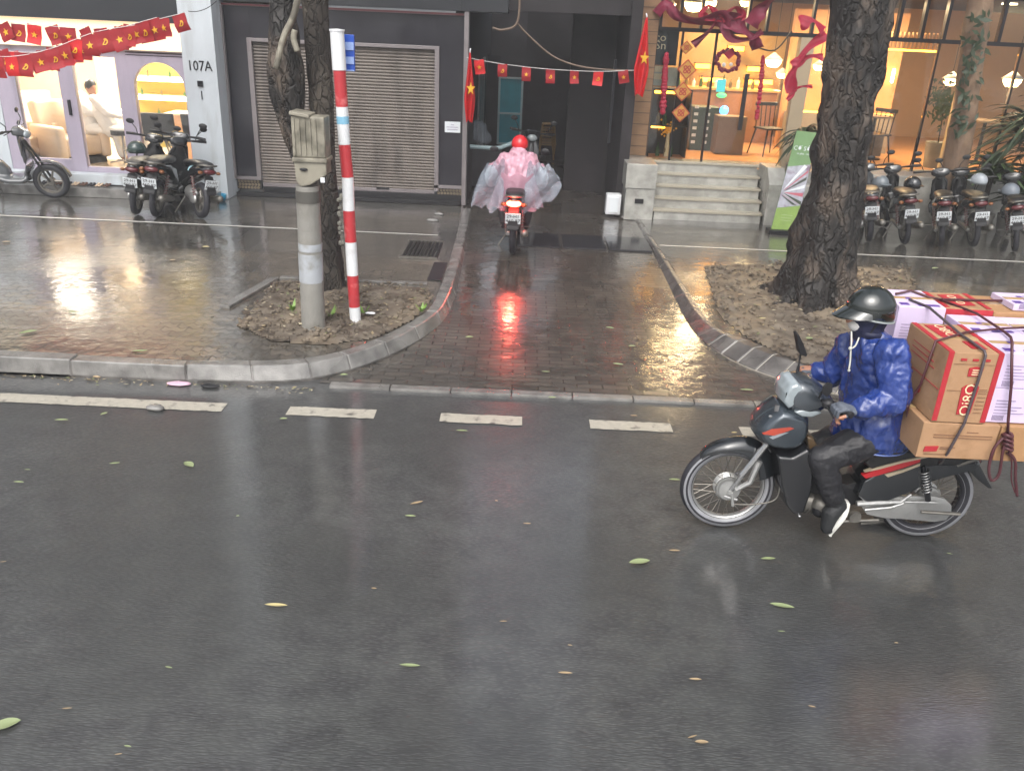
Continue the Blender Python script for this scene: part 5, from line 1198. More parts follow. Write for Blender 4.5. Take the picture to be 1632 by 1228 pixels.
for k in range(9):
    a0, a1 = -1.1+k*.27, -1.1+k*.27+.12; c = (.0, .62)
    def cl_(a, r): return (max(.04, min(.96, c[0]+math.cos(a)*r*1.6)), max(.32, min(.74, c[1]+math.sin(a)*r*.33)))
    p0, p1, p2, p3 = cl_(a0, .1), cl_(a0, 1), cl_(a1, 1), cl_(a1, .1); o_ = .004+.0006*k
    g.k = k % 3; g.quad(*[BN(u, v, o_) for u, v in (p0, p1, p2, p3)])
part('ray_picture', g, [signwhite, mat('picture_pink', '#b8606e', .5), mat('picture_dark', '#3c4438', .5)], bnr)
g = MB(); g.box((3.68, 12.2, KH), (4.14, 12.45, KH+.06)); part('foot', g, metald, t, bevel=.01)
g = MB(); g.tube([(3.92, 12.36, KH+.05), BN(.5, 0)+Vector((0, .03, 0))], .012, 6); part('support_rod', g, metald, t)
# ================================================================ PARKED SCOOTERS
def tyre(g, c, r, t, n=32):
    prof = [(r-2*t, -t*.7), (r-t, -t), (r-.3*t, -t*.75), (r, 0), (r-.3*t, t*.75), (r-t, t), (r-2*t, t*.7)]
    g.lathe(prof, c, axis='y', n=n, closed=True)
def rimm(g, c, r, t, n=28):
    g.lathe([(r, -t), (r+.014, -t), (r+.014, t), (r, t), (r-.01, t*.5), (r-.01, -t*.5)], c, axis='y', n=n, closed=True)
def prof_fuse(name, g, m, parent, v=.014, rel=2, **k): return part(name, g, m, parent, fuse=v, relax=rel, **k)
def make_scooter(kind):
    t = thing('parked_motorbike', 'parked motorbike', 'motorbike', (0, 0, 0))
    WB = 1.24
    for x in (0, WB):
        g = MB(); tyre(g, (x, 0, .26), .26, .045 if kind else .04); wh = part('wheel', g, rubber, t, smooth=True)
        g = MB(); rimm(g, (x, 0, .26), .165, .035); 
        for k in range(5):
            a = k*1.2566; g.tube([(x, 0, .26), (x+.165*math.cos(a), 0, .26+.165*math.sin(a))], [.02, .014], 6)
        g.lathe([(0, -.05), (.05, -.045), (.05, .045), (0, .05)], (x, 0, .26), axis='y', n=14); part('rim', g, steeld, wh, smooth='auto')
    # body shells
    def sect(x, z, hw, hh, n=14): return [Vector((x, hw*math.copysign(abs(math.cos(a))**.7, math.cos(a)), z+hh*math.copysign(abs(math.sin(a))**.8, math.sin(a)))) for a in [2*math.pi*k/n for k in range(n)]]
    g = MB(); g.rings([sect(-.30, .74, .035, .025), sect(-.22, .72, .09, .06), sect(-.05, .68, .13, .09), sect(.2, .62, .14, .11), sect(.45, .54, .12, .13), sect(.62, .42, .10, .12), sect(.7, .36, .08, .08)])
    if kind: g.rings([sect(.5, .33, .15, .06), sect(.7, .29, .19, .05), sect(.9, .29, .19, .05), sect(.98, .33, .16, .05)])
    else: g.rings([sect(.5, .45, .09, .08), sect(.75, .42, .07, .08), sect(.95, .5, .08, .1)])
    g.rings([[p+Vector((0, 0, 0)) for p in sect(.93, .36, .14, .05)], [Vector((p.x+.02*math.sin(p.z*3), p.y, p.z)) for p in sect(.99, .5, .19 if kind else .15, .09)], sect(.98, .68, .19 if kind else .13, .09), sect(.94, .84, .12, .08), sect(.92, .92, .06, .04)])
    prof_fuse('body', g, paints['black'], t, .016, 3)
    g = MB(); g.rings([sect(-.22, .775, .08, .02), sect(-.12, .79, .12, .035), sect(.1, .785, .13, .045), sect(.3, .755, .125, .05), sect(.5, .735, .09, .05), sect(.58, .72, .05, .03)]); prof_fuse('seat', g, seatm, t, .014, 3)
    g = MB(); g.rings([sect(.86, .95, .06, .04), sect(.9, .99, .14, .07), sect(.98, .98, .12, .07), sect(1.06, .93, .06, .05)]); prof_fuse('handlebar_cover', g, paints['black'], t, .014, 3)
    g = MB(); g.ball((1.05, 0, .94), (.05, .09, .06), 14); part('headlight', g, lens, t, smooth=True)
    g = MB()
    for s in (-1, 1): g.tube([(.92, s*.1, 1.0), (.86, s*.25, 1.02), (.82, s*.36, 1.02)], .014, 8); g.tube([(.85, s*.27, 1.02), (.815, s*.385, 1.02)], .021, 8)
    for s in (-1, 1): g.tube([(.9, s*.2, 1.0), (.89, s*.36, 1.0)], .007, 5)
    g.tube([(.92, -.12, 1.0), (.92, .12, 1.0)], .014, 8)
    part('handlebar', g, black, t, smooth='auto')
    for s in (-1, 1):
        g = MB(); g.tube([(.88, s*.24, 1.02), (.9, s*.27, 1.1), (.86, s*.32, 1.17)], .007, 6); g.ball((.84, s*.34, 1.2), (.015, .06, .038), 12); part('mirror', g, black, t, smooth=True)
    # tail
    g = MB(); g.ball((-.27, 0, .7), (.05, .095, .042), 14); part('tail_light', g, redl, t, smooth=True)
    for s in (-1, 1): g = MB(); g.ball((-.25, s*.13, .685), (.035, .035, .025), 10); part('indicator', g, amber, t, smooth=True)
    g = MB(); g.rings([sect(-.22, .62, .07, .02), sect(-.3, .52, .07, .012), sect(-.36, .40, .075, .008)]); g.box((-.345, -.06, .38), (-.335, .06, .6)); part('mudguard', g, black, t, smooth='auto')
    g = MB(); g.box((-.003, -.095, -.07), (.003, .095, .07)); g.v = [Matrix.Rotation(R(-18), 3, 'Y')@v+Vector((-.352, 0, .53)) for v in g.v]; pl = part('number_plate', g, signwhite, t)
    g = MB(); Mt = Matrix.Translation((-.358, 0, .53))@Matrix.Rotation(R(-18), 4, 'Y')@facing((0, 0, 0), (-1, 0, 0))
    g.text('29-H1', .062, Mt@Matrix.Translation((0, .031, 0))); g.text('460.87', .066, Mt@Matrix.Translation((0, -.033, 0))); part('plate_number', g, darkcloth, pl)
    g = MB()
    if kind:
        g.ball((.28, .02, .33), (.2, .1, .11), 12); g.ball((.05, .1, .28), (.12, .04, .08), 12)
    else:
        g.ball((.62, 0, .34), (.14, .09, .1), 12); g.tube([(.72, 0, .34), (.86, 0, .38)], .06, 10); g.tube([(.5, .07, .28), (0, .07, .26)], .035, 8)
    part('engine', g, alu, t, fuse=.015, relax=1)
    g = MB(); g.tube([(.6, -.08, .25), (.3, -.13, .22), (.15, -.14, .25)], .022, 8); g.tube([(.15, -.14, .25), (-.3, -.15, .34)], [.045, .05], 12, rounded=True); part('exhaust', g, steeld, t, smooth='auto')
    for s in (-1, 1):
        g = MB(); a, b = Vector((-.02, s*.1, .28)), Vector((.1, s*.11, .62)); d = b-a; pts = []
        for k in range(60):
            f = k/59; an = f*7*6.283; e1 = Vector((0, 1, 0)); e2 = d.normalized().cross(e1); pts.append(a+d*(.15+.75*f)+(e1*math.cos(an)+e2*math.sin(an))*.022)
        g.tube(pts, .006, 5); sp2 = part('shock_spring', g, redtrim, t); part('damper', MB().tube([a, b], .012, 8), steeld, sp2)
    g = MB()
    for s in (-1, 1): g.tube([(WB, s*.06, .26), (WB-.12, s*.06, .55), (WB-.26, s*.03, .85)], .018, 8)
    part('fork', g, black, t)
    g = MB(); g.grid(lambda u, v: Vector((WB+.3*math.cos(R(15)+u*R(150)), (v-.5)*.12*(1-.2*abs(u-.5)), .26+.3*math.sin(R(15)+u*R(150))+.015*math.sin(math.pi*v))), 12, 4); g.grid(lambda u, v: Vector((WB+.295*math.cos(R(15)+u*R(150)), (v-.5)*.12*(1-.2*abs(u-.5)), .255+.29*math.sin(R(15)+u*R(150)))), 12, 4)
    part('front_fender', g, paints['black'], t, smooth=True)
    g = MB(); g.tube([(-.1, -.12, .76), (-.26, -.1, .79), (-.3, 0, .79), (-.26, .1, .79), (-.1, .12, .76)], .012, 8); part('grab_rail', g, steeld, t, smooth=True)
    g = MB(); g.tube([(.45, .06, .25), (.42, .22, .0)], .01, 6); g.tube([(.55, -.2, .24), (.55, .2, .24)], .012, 6); part('side_stand', g, steeld, t)
    return t
scoA = make_scooter(1); scoB = make_scooter(0)
def park(proto, x, y, rz, lean, colr_, label, group, first=False, front=None, sc=1.0):
    r = dup(proto, (x, y, KH), (R(lean), 0, 0), label=label, group=group, scale=sc) if not first else proto
    r.rotation_mode = 'XYZ'; r.location = (x, y, KH+.004)
    r.rotation_euler = Matrix.Rotation(rz, 3, 'Z').to_4x4().to_3x3().__matmul__(Matrix.Rotation(R(lean), 3, 'X')).to_euler()
    r.scale = (sc,)*3; r['label'] = label; r['category'] = 'motorbike'
    if group: r['group'] = group
    if colr_: repaint(r, {k: paints[colr_] for k in ('body', 'front_fender', 'handlebar_cover')})
    return r
GR = 'motorbikes parked in a row in front of the cafe'; GL = 'motorbikes parked in front of the beauty shop'
# right row: tails toward the street
row = [(1385, 386, 'grey', scoA, 74, 'grey parked scooter nearest the thick tree, white-grey helmet on its bars'), (1441, 390, 'black', scoB, 81, 'black parked motorbike second from the thick tree, black helmet on its bars'),
       (1499, 395, 'black', scoB, 69, 'black parked motorbike in the middle of the cafe row with bare handlebars'), (1550, 394, 'black', scoB, 79, 'black parked motorbike, next to the darkest palm'),
       (1618, 402, 'black', scoB, 66, 'parked motorbike at the right edge with its rear wheel turned toward the street'), (1690, 380, 'white', scoA, 90, 'white scooter cut off by the right edge of the view')]
for i, (px, py, cl_, pr, ang, lab) in enumerate(row):
    p = G(px, py, KH); park(pr, p.x+.0, p.y+.02, R(ang), -9 if i != 4 else -12, cl_, lab, GR, first=(i in (0, 1)), sc=.95)
p = G(218, 342, KH); park(scoA, p.x+.0, p.y, R(98), 8, 'black', 'black parked scooter with green helmet, left of the three by the white pillar', GL, sc=.95)
p = G(254, 346, KH); park(scoB, p.x-.03, p.y, R(94), 8, 'black', 'dark parked motorbike in the middle of the three by the white pillar', GL)
p = G(320, 348, KH); park(scoA, p.x, p.y, R(132), 8, 'black', 'dark parked scooter closest to the white pillar', GL, sc=.95)
p = G(95, 318, KH); park(scoA, p.x-1.33, p.y-.1, R(8), 7, 'grey', 'grey scooter cut off by the left edge of the view', GL)
p = W(835, 232, 14.9); park(scoA, p.x+.0, 15.6, R(-88), -6, 'black', 'black scooter parked deep in the dark alley facing the street', None)
# helmets hung on handlebars
def helmet(c, r, m, label, yaw=0, cat='helmet', group=None, brim=True):
    Rm = Matrix.Rotation(yaw, 3, 'Z'); g = MB(); c = Vector(c); n = 20; rg = []
    for i in range(9):
        a = math.pi*.5*i/8*1.25; rg.append([c+Rm@Vector((math.cos(t)*r*math.sin(a+.001), math.sin(t)*r*.88*math.sin(a+.001), r*.95*math.cos(a))) for t in [2*math.pi*k/n for k in range(n)]])
    rg += [[c+(p-c)*.9 for p in q] for q in reversed(rg[1:])]
    g.rings(rg); o = obj('helmet', g, m, smooth=True); tag(o, label, cat, group)
    if brim:
        b = MB(); b.grid(lambda u, v: c+Rm@Vector((math.cos(R(-60)+u*R(120))*(r*.97+v*r*.4), math.sin(R(-60)+u*R(120))*(r*.9+v*.1*r), r*.08-v*r*.12)), 12, 3)
        b.grid(lambda u, v: c+Rm@Vector((math.cos(R(-60)+u*R(120))*(r*.97+v*r*.4), math.sin(R(-60)+u*R(120))*(r*.9+v*.1*r), r*.06-v*r*.12)), 12, 3); part('visor', b, m, o, smooth=True)
    g = MB(); g.tube([c+Rm@Vector((0, -r*.8, -r*.2)), c+Rm@Vector((.02, -r*.4, -r*1.1)), c+Rm@Vector((.02, r*.4, -r*1.1)), c+Rm@Vector((0, r*.8, -r*.2))], .006, 5); part('strap', g, black, o)
    return o
helmet(W(1403, 292, 12.75), .125, mat('dull_grey_helmet', '#6c7378', .3, coat=.4), 'silver grey helmet resting on the scooter nearest the thick tree', -.9, group='helmets left on parked motorbikes')
helmet(W(1454, 294, 12.75), .13, blackgloss, 'black helmet with a pale stripe on the second motorbike from the thick tree', -.9, group='helmets left on parked motorbikes')
helmet(W(1560, 288, 12.7), .12, mat('worn_white_helmet', '#9aa0a6', .3, var=.2), 'white and black helmet in front of the dark palm', 2.4, group='helmets left on parked motorbikes')
helmet(W(1610, 305, 12.6), .13, mat('pale_helmet', '#767d86', .3), 'pale helmet on the motorbike at the right edge', 2, group='helmets left on parked motorbikes')
helmet(W(218, 238, 12.3), .13, paints['green'], 'dark green helmet on the handlebar of the left scooter by the white pillar', 3.6, group='helmets left on parked motorbikes')
p = W(308, 272, 11.7); g = MB(); g.ball(p, (.075, .075, .075), 14); tag(obj('pale_ball_cover', g, mat('pale_blue_cover', '#8fb0b8', .4), smooth=True), 'pale blue round cap hanging on the tail of the dark scooters by the white pillar', 'cap')

# ================================================================ PINK RIDER
PX, PY = -.06, 10.35
pk = park(scoB, PX, PY+.27, R(88), 0, 'black', 'dark motorbike with its red tail lamp lit, ridden by the pink poncho rider', None)
pk.location = (PX-.01, PY+.27, .075)
for ch in kids(pk):
    if ch.name.startswith('tail_light'): ch.material_slots[0].link = 'OBJECT'; ch.material_slots[0].material = lampon
lm = bpy.data.lights.new('tail_glow', 'POINT'); lm.energy = 3.5; lm.color = (1, .09, .05); lm.shadow_soft_size = .06
lo = bpy.data.objects.new('tail_glow', lm); C.objects.link(lo); lo.parent = pk; lo.location = (-.36, 0, .70)
gx = MB(); gx.ball((-.315, 0, .705), (.012, .05, .022), 12)
me = mesh(gx, lamphot, smooth=True); co = bpy.data.objects.new('lamp_core', me); C.objects.link(co)
for ch in kids(pk):
    if ch.name.startswith('tail_light'): co.parent = ch
def P2(dx, dy, z): return Vector((PX+dx, PY+dy, z))
J = dict(pelvis=P2(0, .62, .84), chest=P2(.0, .72, 1.12), neck=P2(.0, .78, 1.27), head=P2(.02, .84, 1.37), shl=P2(-.16, .75, 1.22), shr=P2(.16, .75, 1.22),
         ell=P2(-.27, .9, 1.0), elr=P2(.27, .9, 1.0), hal=P2(-.33, 1.1, 1.06), har=P2(.33, 1.1, 1.06), hil=P2(-.1, .64, .8), hir=P2(.1, .64, .8),
         knl=P2(-.2, 1.0, .72), knr=P2(.2, 1.0, .72), anl=P2(-.15, .9, .36), anr=P2(.15, .9, .36), tol=P2(-.16, 1.02, .31), tor=P2(.16, 1.02, .31), look=(0, 1, -.1), fw=1)
pb, Rm, hd = person('person in a pink hooded rain poncho and red helmet riding away into the alley', J, vox=.014)
# poncho: a hanging sheet draped over shoulders and flaring behind
g = MB(); Vj = lambda k: Vector(J[k])
limb(g, [Vj('pelvis')+Vector((0, -.02, -.02)), Vj('chest'), Vj('neck')-Vector((0, 0, .03))], [.21, .2, .12], flat=.85)
for s in 'lr': limb(g, [Vj('sh'+s)-Vector((0, 0, .03)), Vj('el'+s), Vj('el'+s).lerp(Vj('ha'+s), .7)], [.11, .11, .08])
g.ball(P2(0, .76, 1.28), (.12, .12, .09), 12)
part('pink_poncho', g, mat('pink_poncho_inner', '#c394a4', .35, var=.15, bump=.8, bs=12, coat=.4), pb, fuse=.016, relax=3, disp=lambda c: .03*fbm((c.x*1.2, c.y, c.z), 6)+.016*(1-abs(noise.noise(Vector((c.x*14, c.y*14, c.z*8)))*3))-.008+.01*fbm(c, 20))
def sheet(fn, nu, nv, th=.004):
    g = MB(); g.grid(fn, nu, nv); g.grid(lambda u, v: fn(u, v)+Vector((0, th, 0)), nu, nv); return g
# pink skirt
def skirt(u, v):
    a = R(200)+u*R(140); r1 = .2+.12*v; fold = .03*math.sin(u*26)*v
    return P2(math.cos(a)*(r1*1.15+fold), .60+math.sin(a)*(r1*.85+fold), 1.05-.42*v+.02*math.sin(u*15))
part('poncho_skirt', sheet(skirt, 36, 12), pinkfilm, pb, smooth=True)
# clear plastic wings at both sides
def wingL(u, v):
    top = P2(-.40+.24*u, .52, 1.24-.02*u-.1*(1-u)); bot = P2(-.56+.40*u, .30, .70+.03*math.sin(u*6)-.08*(1-abs(u-.4)))
    p = top.lerp(bot, v); return p+Vector((-.1*math.sin(v*3.1)*(1-u)*.4, .1*math.sin(v*5+u*7)*.6, .03*math.sin(u*17)))
def wingR(u, v):
    top = P2(.14+.26*u, .52, 1.2-.03*u); bot = P2(.08+.38*u, .30, .62+.2*u*u)
    p = top.lerp(bot, v); return p+Vector((.14*math.sin(v*3.1)*u, .1*math.sin(v*6+u*5)*.6, .03*math.sin(u*15+v*3)))
for f_ in (wingL, wingR):
    part('clear_cape', sheet(lambda u, v: f_(u, v)+Vector((.02, .03, .02))*fbm((u*6, v*6, 1), 1), 26, 26), clearfilm, pb, smooth=True)
hm = tag(helmet(P2(.02, .845, 1.385), .125, mat('red_helmet', '#c81420', .2, coat=.5), 'red helmet worn by the pink poncho rider', 1.57), 'red helmet worn by the pink poncho rider', 'helmet')
for k_ in ('label', 'category'): del hm[k_]
hm.name = 'worn_helmet'; hm.parent = pb
g = MB()
for s in 'lr': limb(g, [Vj('hi'+s), Vj('kn'+s), Vj('an'+s)], [.1, .08, .06])
part('trousers', g, darkcloth, pb, fuse=.016, relax=2)
g = MB()
for s in 'lr': limb(g, [Vj('an'+s)-Vector((0, .05, .05)), Vj('to'+s)], [.045, .04])
part('shoes', g, black, pb, fuse=.012, relax=1)
g = MB(); g.ball(P2(-.36, .55, .98), (.1, .12, .17), 12); g.ball(P2(.36, .55, 1.02), (.1, .12, .16), 12)
# hanging bags seen inside the plastic
for s, lab in ((-1, 'white shopping bag hanging on the left of the pink rider'), (1, 'white shopping bag hanging on the right of the pink rider')):
    g = MB(); g.ball(P2(s*.33, .75, .98), (.09, .12, .14), 12); tag(obj('shopping_bag', g, filmmat('white_bag', '#c9d6dd', .8), fuse=.014, relax=2, disp=lambda c: .02*fbm(c, 10)), lab, 'bag', 'shopping bags on the pink rider')
# ================================================================ DELIVERY MOTORBIKE (hero)
BY = 4.42
def q2(pts, Y=BY):
    out = []
    for p in pts:
        v = W(p[0], p[1], Y); out.append((v.x, v.z))
    return out
AXF = (W(1157, 783, BY).x, .285); AXR = (W(1472, 783, BY).x+.01, .285)
hb = thing('delivery_motorbike', 'black delivery motorbike with red stripes and spoked wheels, carrying a tall load of boxes', 'motorbike', ((AXF[0]+AXR[0])/2, BY, 0))
def ph(n, g, m, **k): return part(n, g, m, hb, **k)
def slab(pts, hw, px=True, cy=BY, taper=0):
    P = q2(pts) if px else pts; g = MB()
    if not taper: g.prism(P, 'y', cy-hw, cy+hw); return g
    cx_ = sum(p[0] for p in P)/len(P); cz_ = sum(p[1] for p in P)/len(P)
    lay = []
    for k in range(9):
        a = -math.pi/2+math.pi*(k+.0)/8; y = hw*math.sin(a); s = 1-taper*(1-math.cos(a))
        lay.append([Vector((cx_+(x-cx_)*s, cy+y, cz_+(z-cz_)*s)) for x, z in P])
    return g.rings(lay)
for nm, (ax, az), tw in (('front', AXF, .034), ('rear', AXR, .04)):
    g = MB(); tyre(g, (ax, BY, az), .285, tw, 56); wh = ph('wheel', g, rubber, smooth=True)
    g = MB(); g.lathe([(.222, -tw*.84), (.268, -tw*1.02), (.268, -tw*.95), (.222, -tw*.78)], (ax, BY, az), axis='y', n=56, closed=True); part('tyre_wall', g, rubberw, wh, smooth=True)
    g = MB(); g.lathe([(.212, -tw*.62), (.226, -tw*.8), (.226, tw*.8), (.212, tw*.62), (.205, tw*.3), (.205, -tw*.3)], (ax, BY, az), axis='y', n=56, closed=True); part('rim', g, alu, wh, smooth='auto')
    g = MB()
    for k in range(36):
        a = k*math.pi/18; b = a+(.35 if k % 2 else -.35); s = -1 if (k//2) % 2 else 1
        g.tube([(ax+.06*math.cos(b), BY+s*.035, az+.06*math.sin(b)), (ax+.208*math.cos(a), BY, az+.208*math.sin(a))], .0022, 4)
    part('spokes', g, steeld, wh)
    g = MB(); g.lathe([(0, -.06), (.03, -.06), (.04, -.045), (.072, -.042), (.076, -.02), (.076, .03), (.04, .045), (0, .05)], (ax, BY, az), axis='y', n=26)
    for k in range(3): g.lathe([(.078, -.03+k*.02), (.084, -.026+k*.02), (.078, -.022+k*.02)], (ax, BY, az), axis='y', n=26, closed=True)
    part('hub', g, alu, wh, smooth='auto')
# front brake plate lever, speedometer cable
g = MB(); g.lathe([(0, -.075), (.062, -.07), (.066, -.06), (0, -.06)], (AXF[0], BY, AXF[1]), axis='y', n=22); g.tube([(AXF[0]-.03, BY-.078, AXF[1]-.03), (AXF[0]+.05, BY-.08, AXF[1]-.05)], .008, 6); g.tube([(AXF[0]+.01, BY-.085, AXF[1]+.0), (AXF[0]+.03, BY-.085, AXF[1]-.09)], .01, 6); g.lathe([(0, -.09), (.016, -.09), (.016, -.075), (0, -.075)], (AXF[0], BY, AXF[1]), axis='y', n=10)
ph('brake_plate', g, alu, smooth='auto')
g = MB(); g.tube(catmull3([Vector((AXF[0]+.02, BY-.085, AXF[1]-.08)), W(1205, 803, BY-.09), W(1236, 795, BY-.1), W(1243, 770, BY-.08), W(1242, 745, BY-.05)]), .0045, 6); ph('brake_cable', g, steeld, smooth=True)
g = MB()
for s in (-1, 1):
    g.tube([(AXF[0], BY+s*.075, AXF[1]), W(1186, 752, BY+s*.075)], .014, 10); g.tube([W(1182, 757, BY+s*.075), W(1228, 700, BY+s*.07), W(1262, 650, BY+s*.06)], .021, 10)
ph('fork', g, chrome, smooth='auto')
g = MB(); g.tube([(AXF[0]+.03, BY-.085, AXF[1]+.02), W(1195, 768, BY-.085), W(1210, 735, BY-.085)], [.014, .018, .02], 8); ph('fork_link', g, alu, smooth='auto')
# front fender: arched shell
fo = [(1112, 729), (1117, 721), (1130, 711), (1150, 702), (1172, 697), (1195, 696), (1213, 700), (1226, 712), (1233, 730), (1232, 748), (1222, 752), (1214, 742), (1203, 730), (1188, 722), (1168, 717), (1148, 717), (1130, 722)]
fp = catmull3([W(x, y, BY) for x, y in ((1111, 729), (1122, 714), (1145, 702), (1172, 696), (1197, 697), (1217, 707), (1230, 726), (1235, 750))], 6)
def fend(u, v, o=0.):
    i = min(len(fp)-1, round(u*(len(fp)-1))); d = (fp[min(i+1, len(fp)-1)]-fp[max(i-1, 0)]).normalized(); nn = Vector((-d.z, 0, d.x)); nn = nn if nn.z > -.2 or nn.x > 0 else -nn
    a = (v-.5)*math.pi*1.04; hh = .012+.085*min(1, u*1.6); ww = .03+.04*min(1, u*3)
    return fp[i]-nn*(hh*(1-math.cos(a))+o)+Vector((0, (ww-o)*math.sin(a), 0))
g = MB(); g.grid(lambda u, v: fend(u, v), len(fp)-1, 14); g.grid(lambda u, v: fend(u, v, .004), len(fp)-1, 14); ph('front_fender', g, blackgloss, smooth=True)
# main front cowl
cw = [(1196, 682), (1198, 672), (1206, 661), (1220, 648), (1238, 636), (1255, 638), (1275, 645), (1285, 655), (1284, 680), (1276, 695), (1262, 704), (1240, 706), (1216, 701), (1203, 693)]
ph('front_cowl', slab(cw, .145, taper=.36), mat('sky_sheen_cowl', '#39424a', .22, var=.15, coat=1, metal=.5), bevel=.02, smooth=True, segs=3)  # cowl lightened: the sky's grey-blue sheen is put into its base colour
g = MB(); g.prism(q2([(1216, 692), (1230, 684), (1260, 681), (1266, 683), (1250, 689), (1234, 694)], BY-.15), 'y', BY-.149, BY-.09); g.k = 1
g.prism(q2([(1226, 697), (1240, 692), (1258, 689), (1242, 696), (1232, 700)], BY-.15), 'y', BY-.147, BY-.09)
ph('cowl_stripes', g, [mat('red_orange_decal', '#a8402e', .2, coat=.5), mat('silver_decal', '#a8aeb4', .2, metal=.5)])
g = MB(); g.ball(W(1228, 663, BY-.135), (.012, .006, .009), 8); g.box(W(1236, 646, BY-.128), W(1240, 655, BY-.12)); ph('cowl_badge', g, chrome)
g = MB(); g.rings([[Vector((x, BY+y, z)) for (x, z), y in zip(q2([(a, b)]*1)*1, [0])] for a, b in []]) if False else None
# lower leg shield
ls = [(1226, 704), (1250, 706), (1275, 692), (1284, 700), (1286, 730), (1280, 765), (1268, 798), (1252, 800), (1240, 785), (1232, 750)]
ph('leg_shield', slab(ls, .17, taper=.1), mat('leg_shield_black', '#141518', .22, var=.15, coat=.5), bevel=.02, smooth=True, segs=3)
g = slab([(1276, 680), (1286, 682), (1296, 700), (1300, 722), (1290, 726), (1281, 712)], .12, taper=.1); ph('inner_cover', g, mat('brown_inner_cover', '#4a3a26', .4, var=.1), bevel=.012, smooth=True)
# handlebar cowl with headlight
hc = [(1240, 630), (1243, 616), (1252, 603), (1266, 595), (1284, 596), (1302, 606), (1318, 622), (1326, 632), (1316, 640), (1298, 650), (1280, 654), (1262, 650), (1247, 642)]
ph('handlebar_cowl', slab(hc, .125, taper=.5), mat('grey_black_cowl', '#3a4046', .2, var=.15, coat=1, metal=.3), bevel=.018, smooth=True, segs=3)
ph('headlight', slab([(1238, 630), (1241, 613), (1251, 601), (1263, 597), (1276, 607), (1288, 619), (1284, 628), (1268, 630), (1256, 634), (1247, 641)], .118, taper=.22), lens, bevel=.01, smooth=True, segs=3)
g = slab([(1256, 643), (1268, 639), (1290, 641), (1301, 644), (1284, 651), (1268, 650)], .122, taper=.05); ph('indicator_lens', g, lens, bevel=.008, smooth=True)
# handlebars, grips, levers, mirrors
GL_ = W(1338, 655, 4.13); GR_ = W(1283, 598, 4.74); CB = W(1300, 625, BY)
g = MB(); g.tube(catmull3([GL_+Vector((.04, -.04, 0)), GL_+Vector((-.03, .06, 0)), CB+Vector((0, -.08, .0)), CB+Vector((0, .08, .0)), GR_+Vector((-.02, -.06, 0)), GR_+Vector((.03, .05, 0))]), .012, 10)
g.tube([GL_+Vector((.05, -.05, 0)), GL_+Vector((-.03, .06, 0))], .019, 12); g.tube([GR_+Vector((.03, .05, 0)), GR_+Vector((-.02, -.06, 0))], .019, 12)
g.tube([GL_+Vector((-.05, .05, -.0)), GL_+Vector((-.05, -.06, -.015))], .006, 6); g.tube([GR_+Vector((-.05, -.04, 0)), GR_+Vector((-.05, .05, -.01))], .006, 6)
g.ball(GL_+Vector((-.03, .09, .0)), (.04, .03, .03), 10)
ph('handlebar', g, black, smooth='auto')
def mirror(base, mid, outl, Y, m2):
    g = MB(); g.tube([base, mid], .006, 8); g.ball(base, .014, 8); g.tube([base+Vector((0, 0, .0)), base.lerp(mid, .3)], .01, 8)
    P = q2(outl, Y); g.prism(P, 'y', Y-.035, Y+.035); t = ph('mirror', g, black, bevel=.004)
mirror(W(1271, 592, 4.64), W(1276, 562, 4.66), [(1267, 531), (1270, 529), (1278, 545), (1284, 563), (1281, 565), (1272, 561)], 4.66, 0)
g = MB(); g.tube(catmull3([W(1305, 634, 4.28), W(1311, 622, 4.25), W(1318, 614, 4.24)]), .007, 8); P = q2([(1311, 617), (1319, 609), (1327, 612), (1326, 624), (1318, 632), (1311, 627)], 4.24); g.prism(P, 'y', 4.235, 4.25); ph('mirror', g, black, bevel=.003)
# frame tunnel, side covers, seat, tail
ph('center_tunnel', slab([(1272, 700), (1290, 720), (1312, 752), (1345, 765), (1392, 752), (1392, 790), (1352, 800), (1312, 795), (1275, 770)], .06, taper=.1), black, bevel=.015, smooth=True)
sc_ = [(1352, 775), (1362, 752), (1390, 735), (1430, 722), (1480, 716), (1535, 716), (1552, 724), (1545, 733), (1505, 742), (1475, 751), (1440, 768), (1400, 784), (1368, 788)]
ph('side_cover', slab(sc_, .12, taper=.06), blackgloss, bevel=.018, smooth=True, segs=3)
g = MB(); g.prism(q2([(1374, 757), (1400, 748), (1440, 737), (1467, 731), (1466, 736), (1440, 745), (1400, 757), (1380, 762)], 4.285), 'y', 4.284, 4.31); g.k = 1
g.prism(q2([(1378, 752), (1400, 744), (1440, 733), (1500, 722), (1500, 724), (1440, 736.5), (1400, 747.5)], 4.285), 'y', 4.282, 4.31); g.prism(q2([(1410, 756), (1440, 748), (1467, 738), (1466, 742), (1440, 752), (1415, 760)], 4.285), 'y', 4.284, 4.31)
ph('side_stripes', g, [mat('red_decal', '#a8161e', .25, coat=.5), mat('cream_decal', '#a89a84', .3)])
ph('seat', slab([(1362, 722), (1372, 704), (1400, 698), (1440, 704), (1500, 714), (1545, 716), (1545, 724), (1480, 726), (1430, 730), (1385, 742)], .13, taper=.08), seatm, bevel=.025, smooth=True, segs=3)
ph('rear_fender', slab([(1498, 728), (1520, 718), (1545, 720), (1556, 736), (1566, 755), (1575, 771), (1569, 771), (1552, 758), (1536, 742), (1515, 738), (1502, 738)], .065, taper=.08), blackgloss, bevel=.008, smooth=True)
g = MB(); g.ball(W(1553, 728, BY), (.03, .07, .03), 12); ph('tail_light', g, redl, smooth=True)
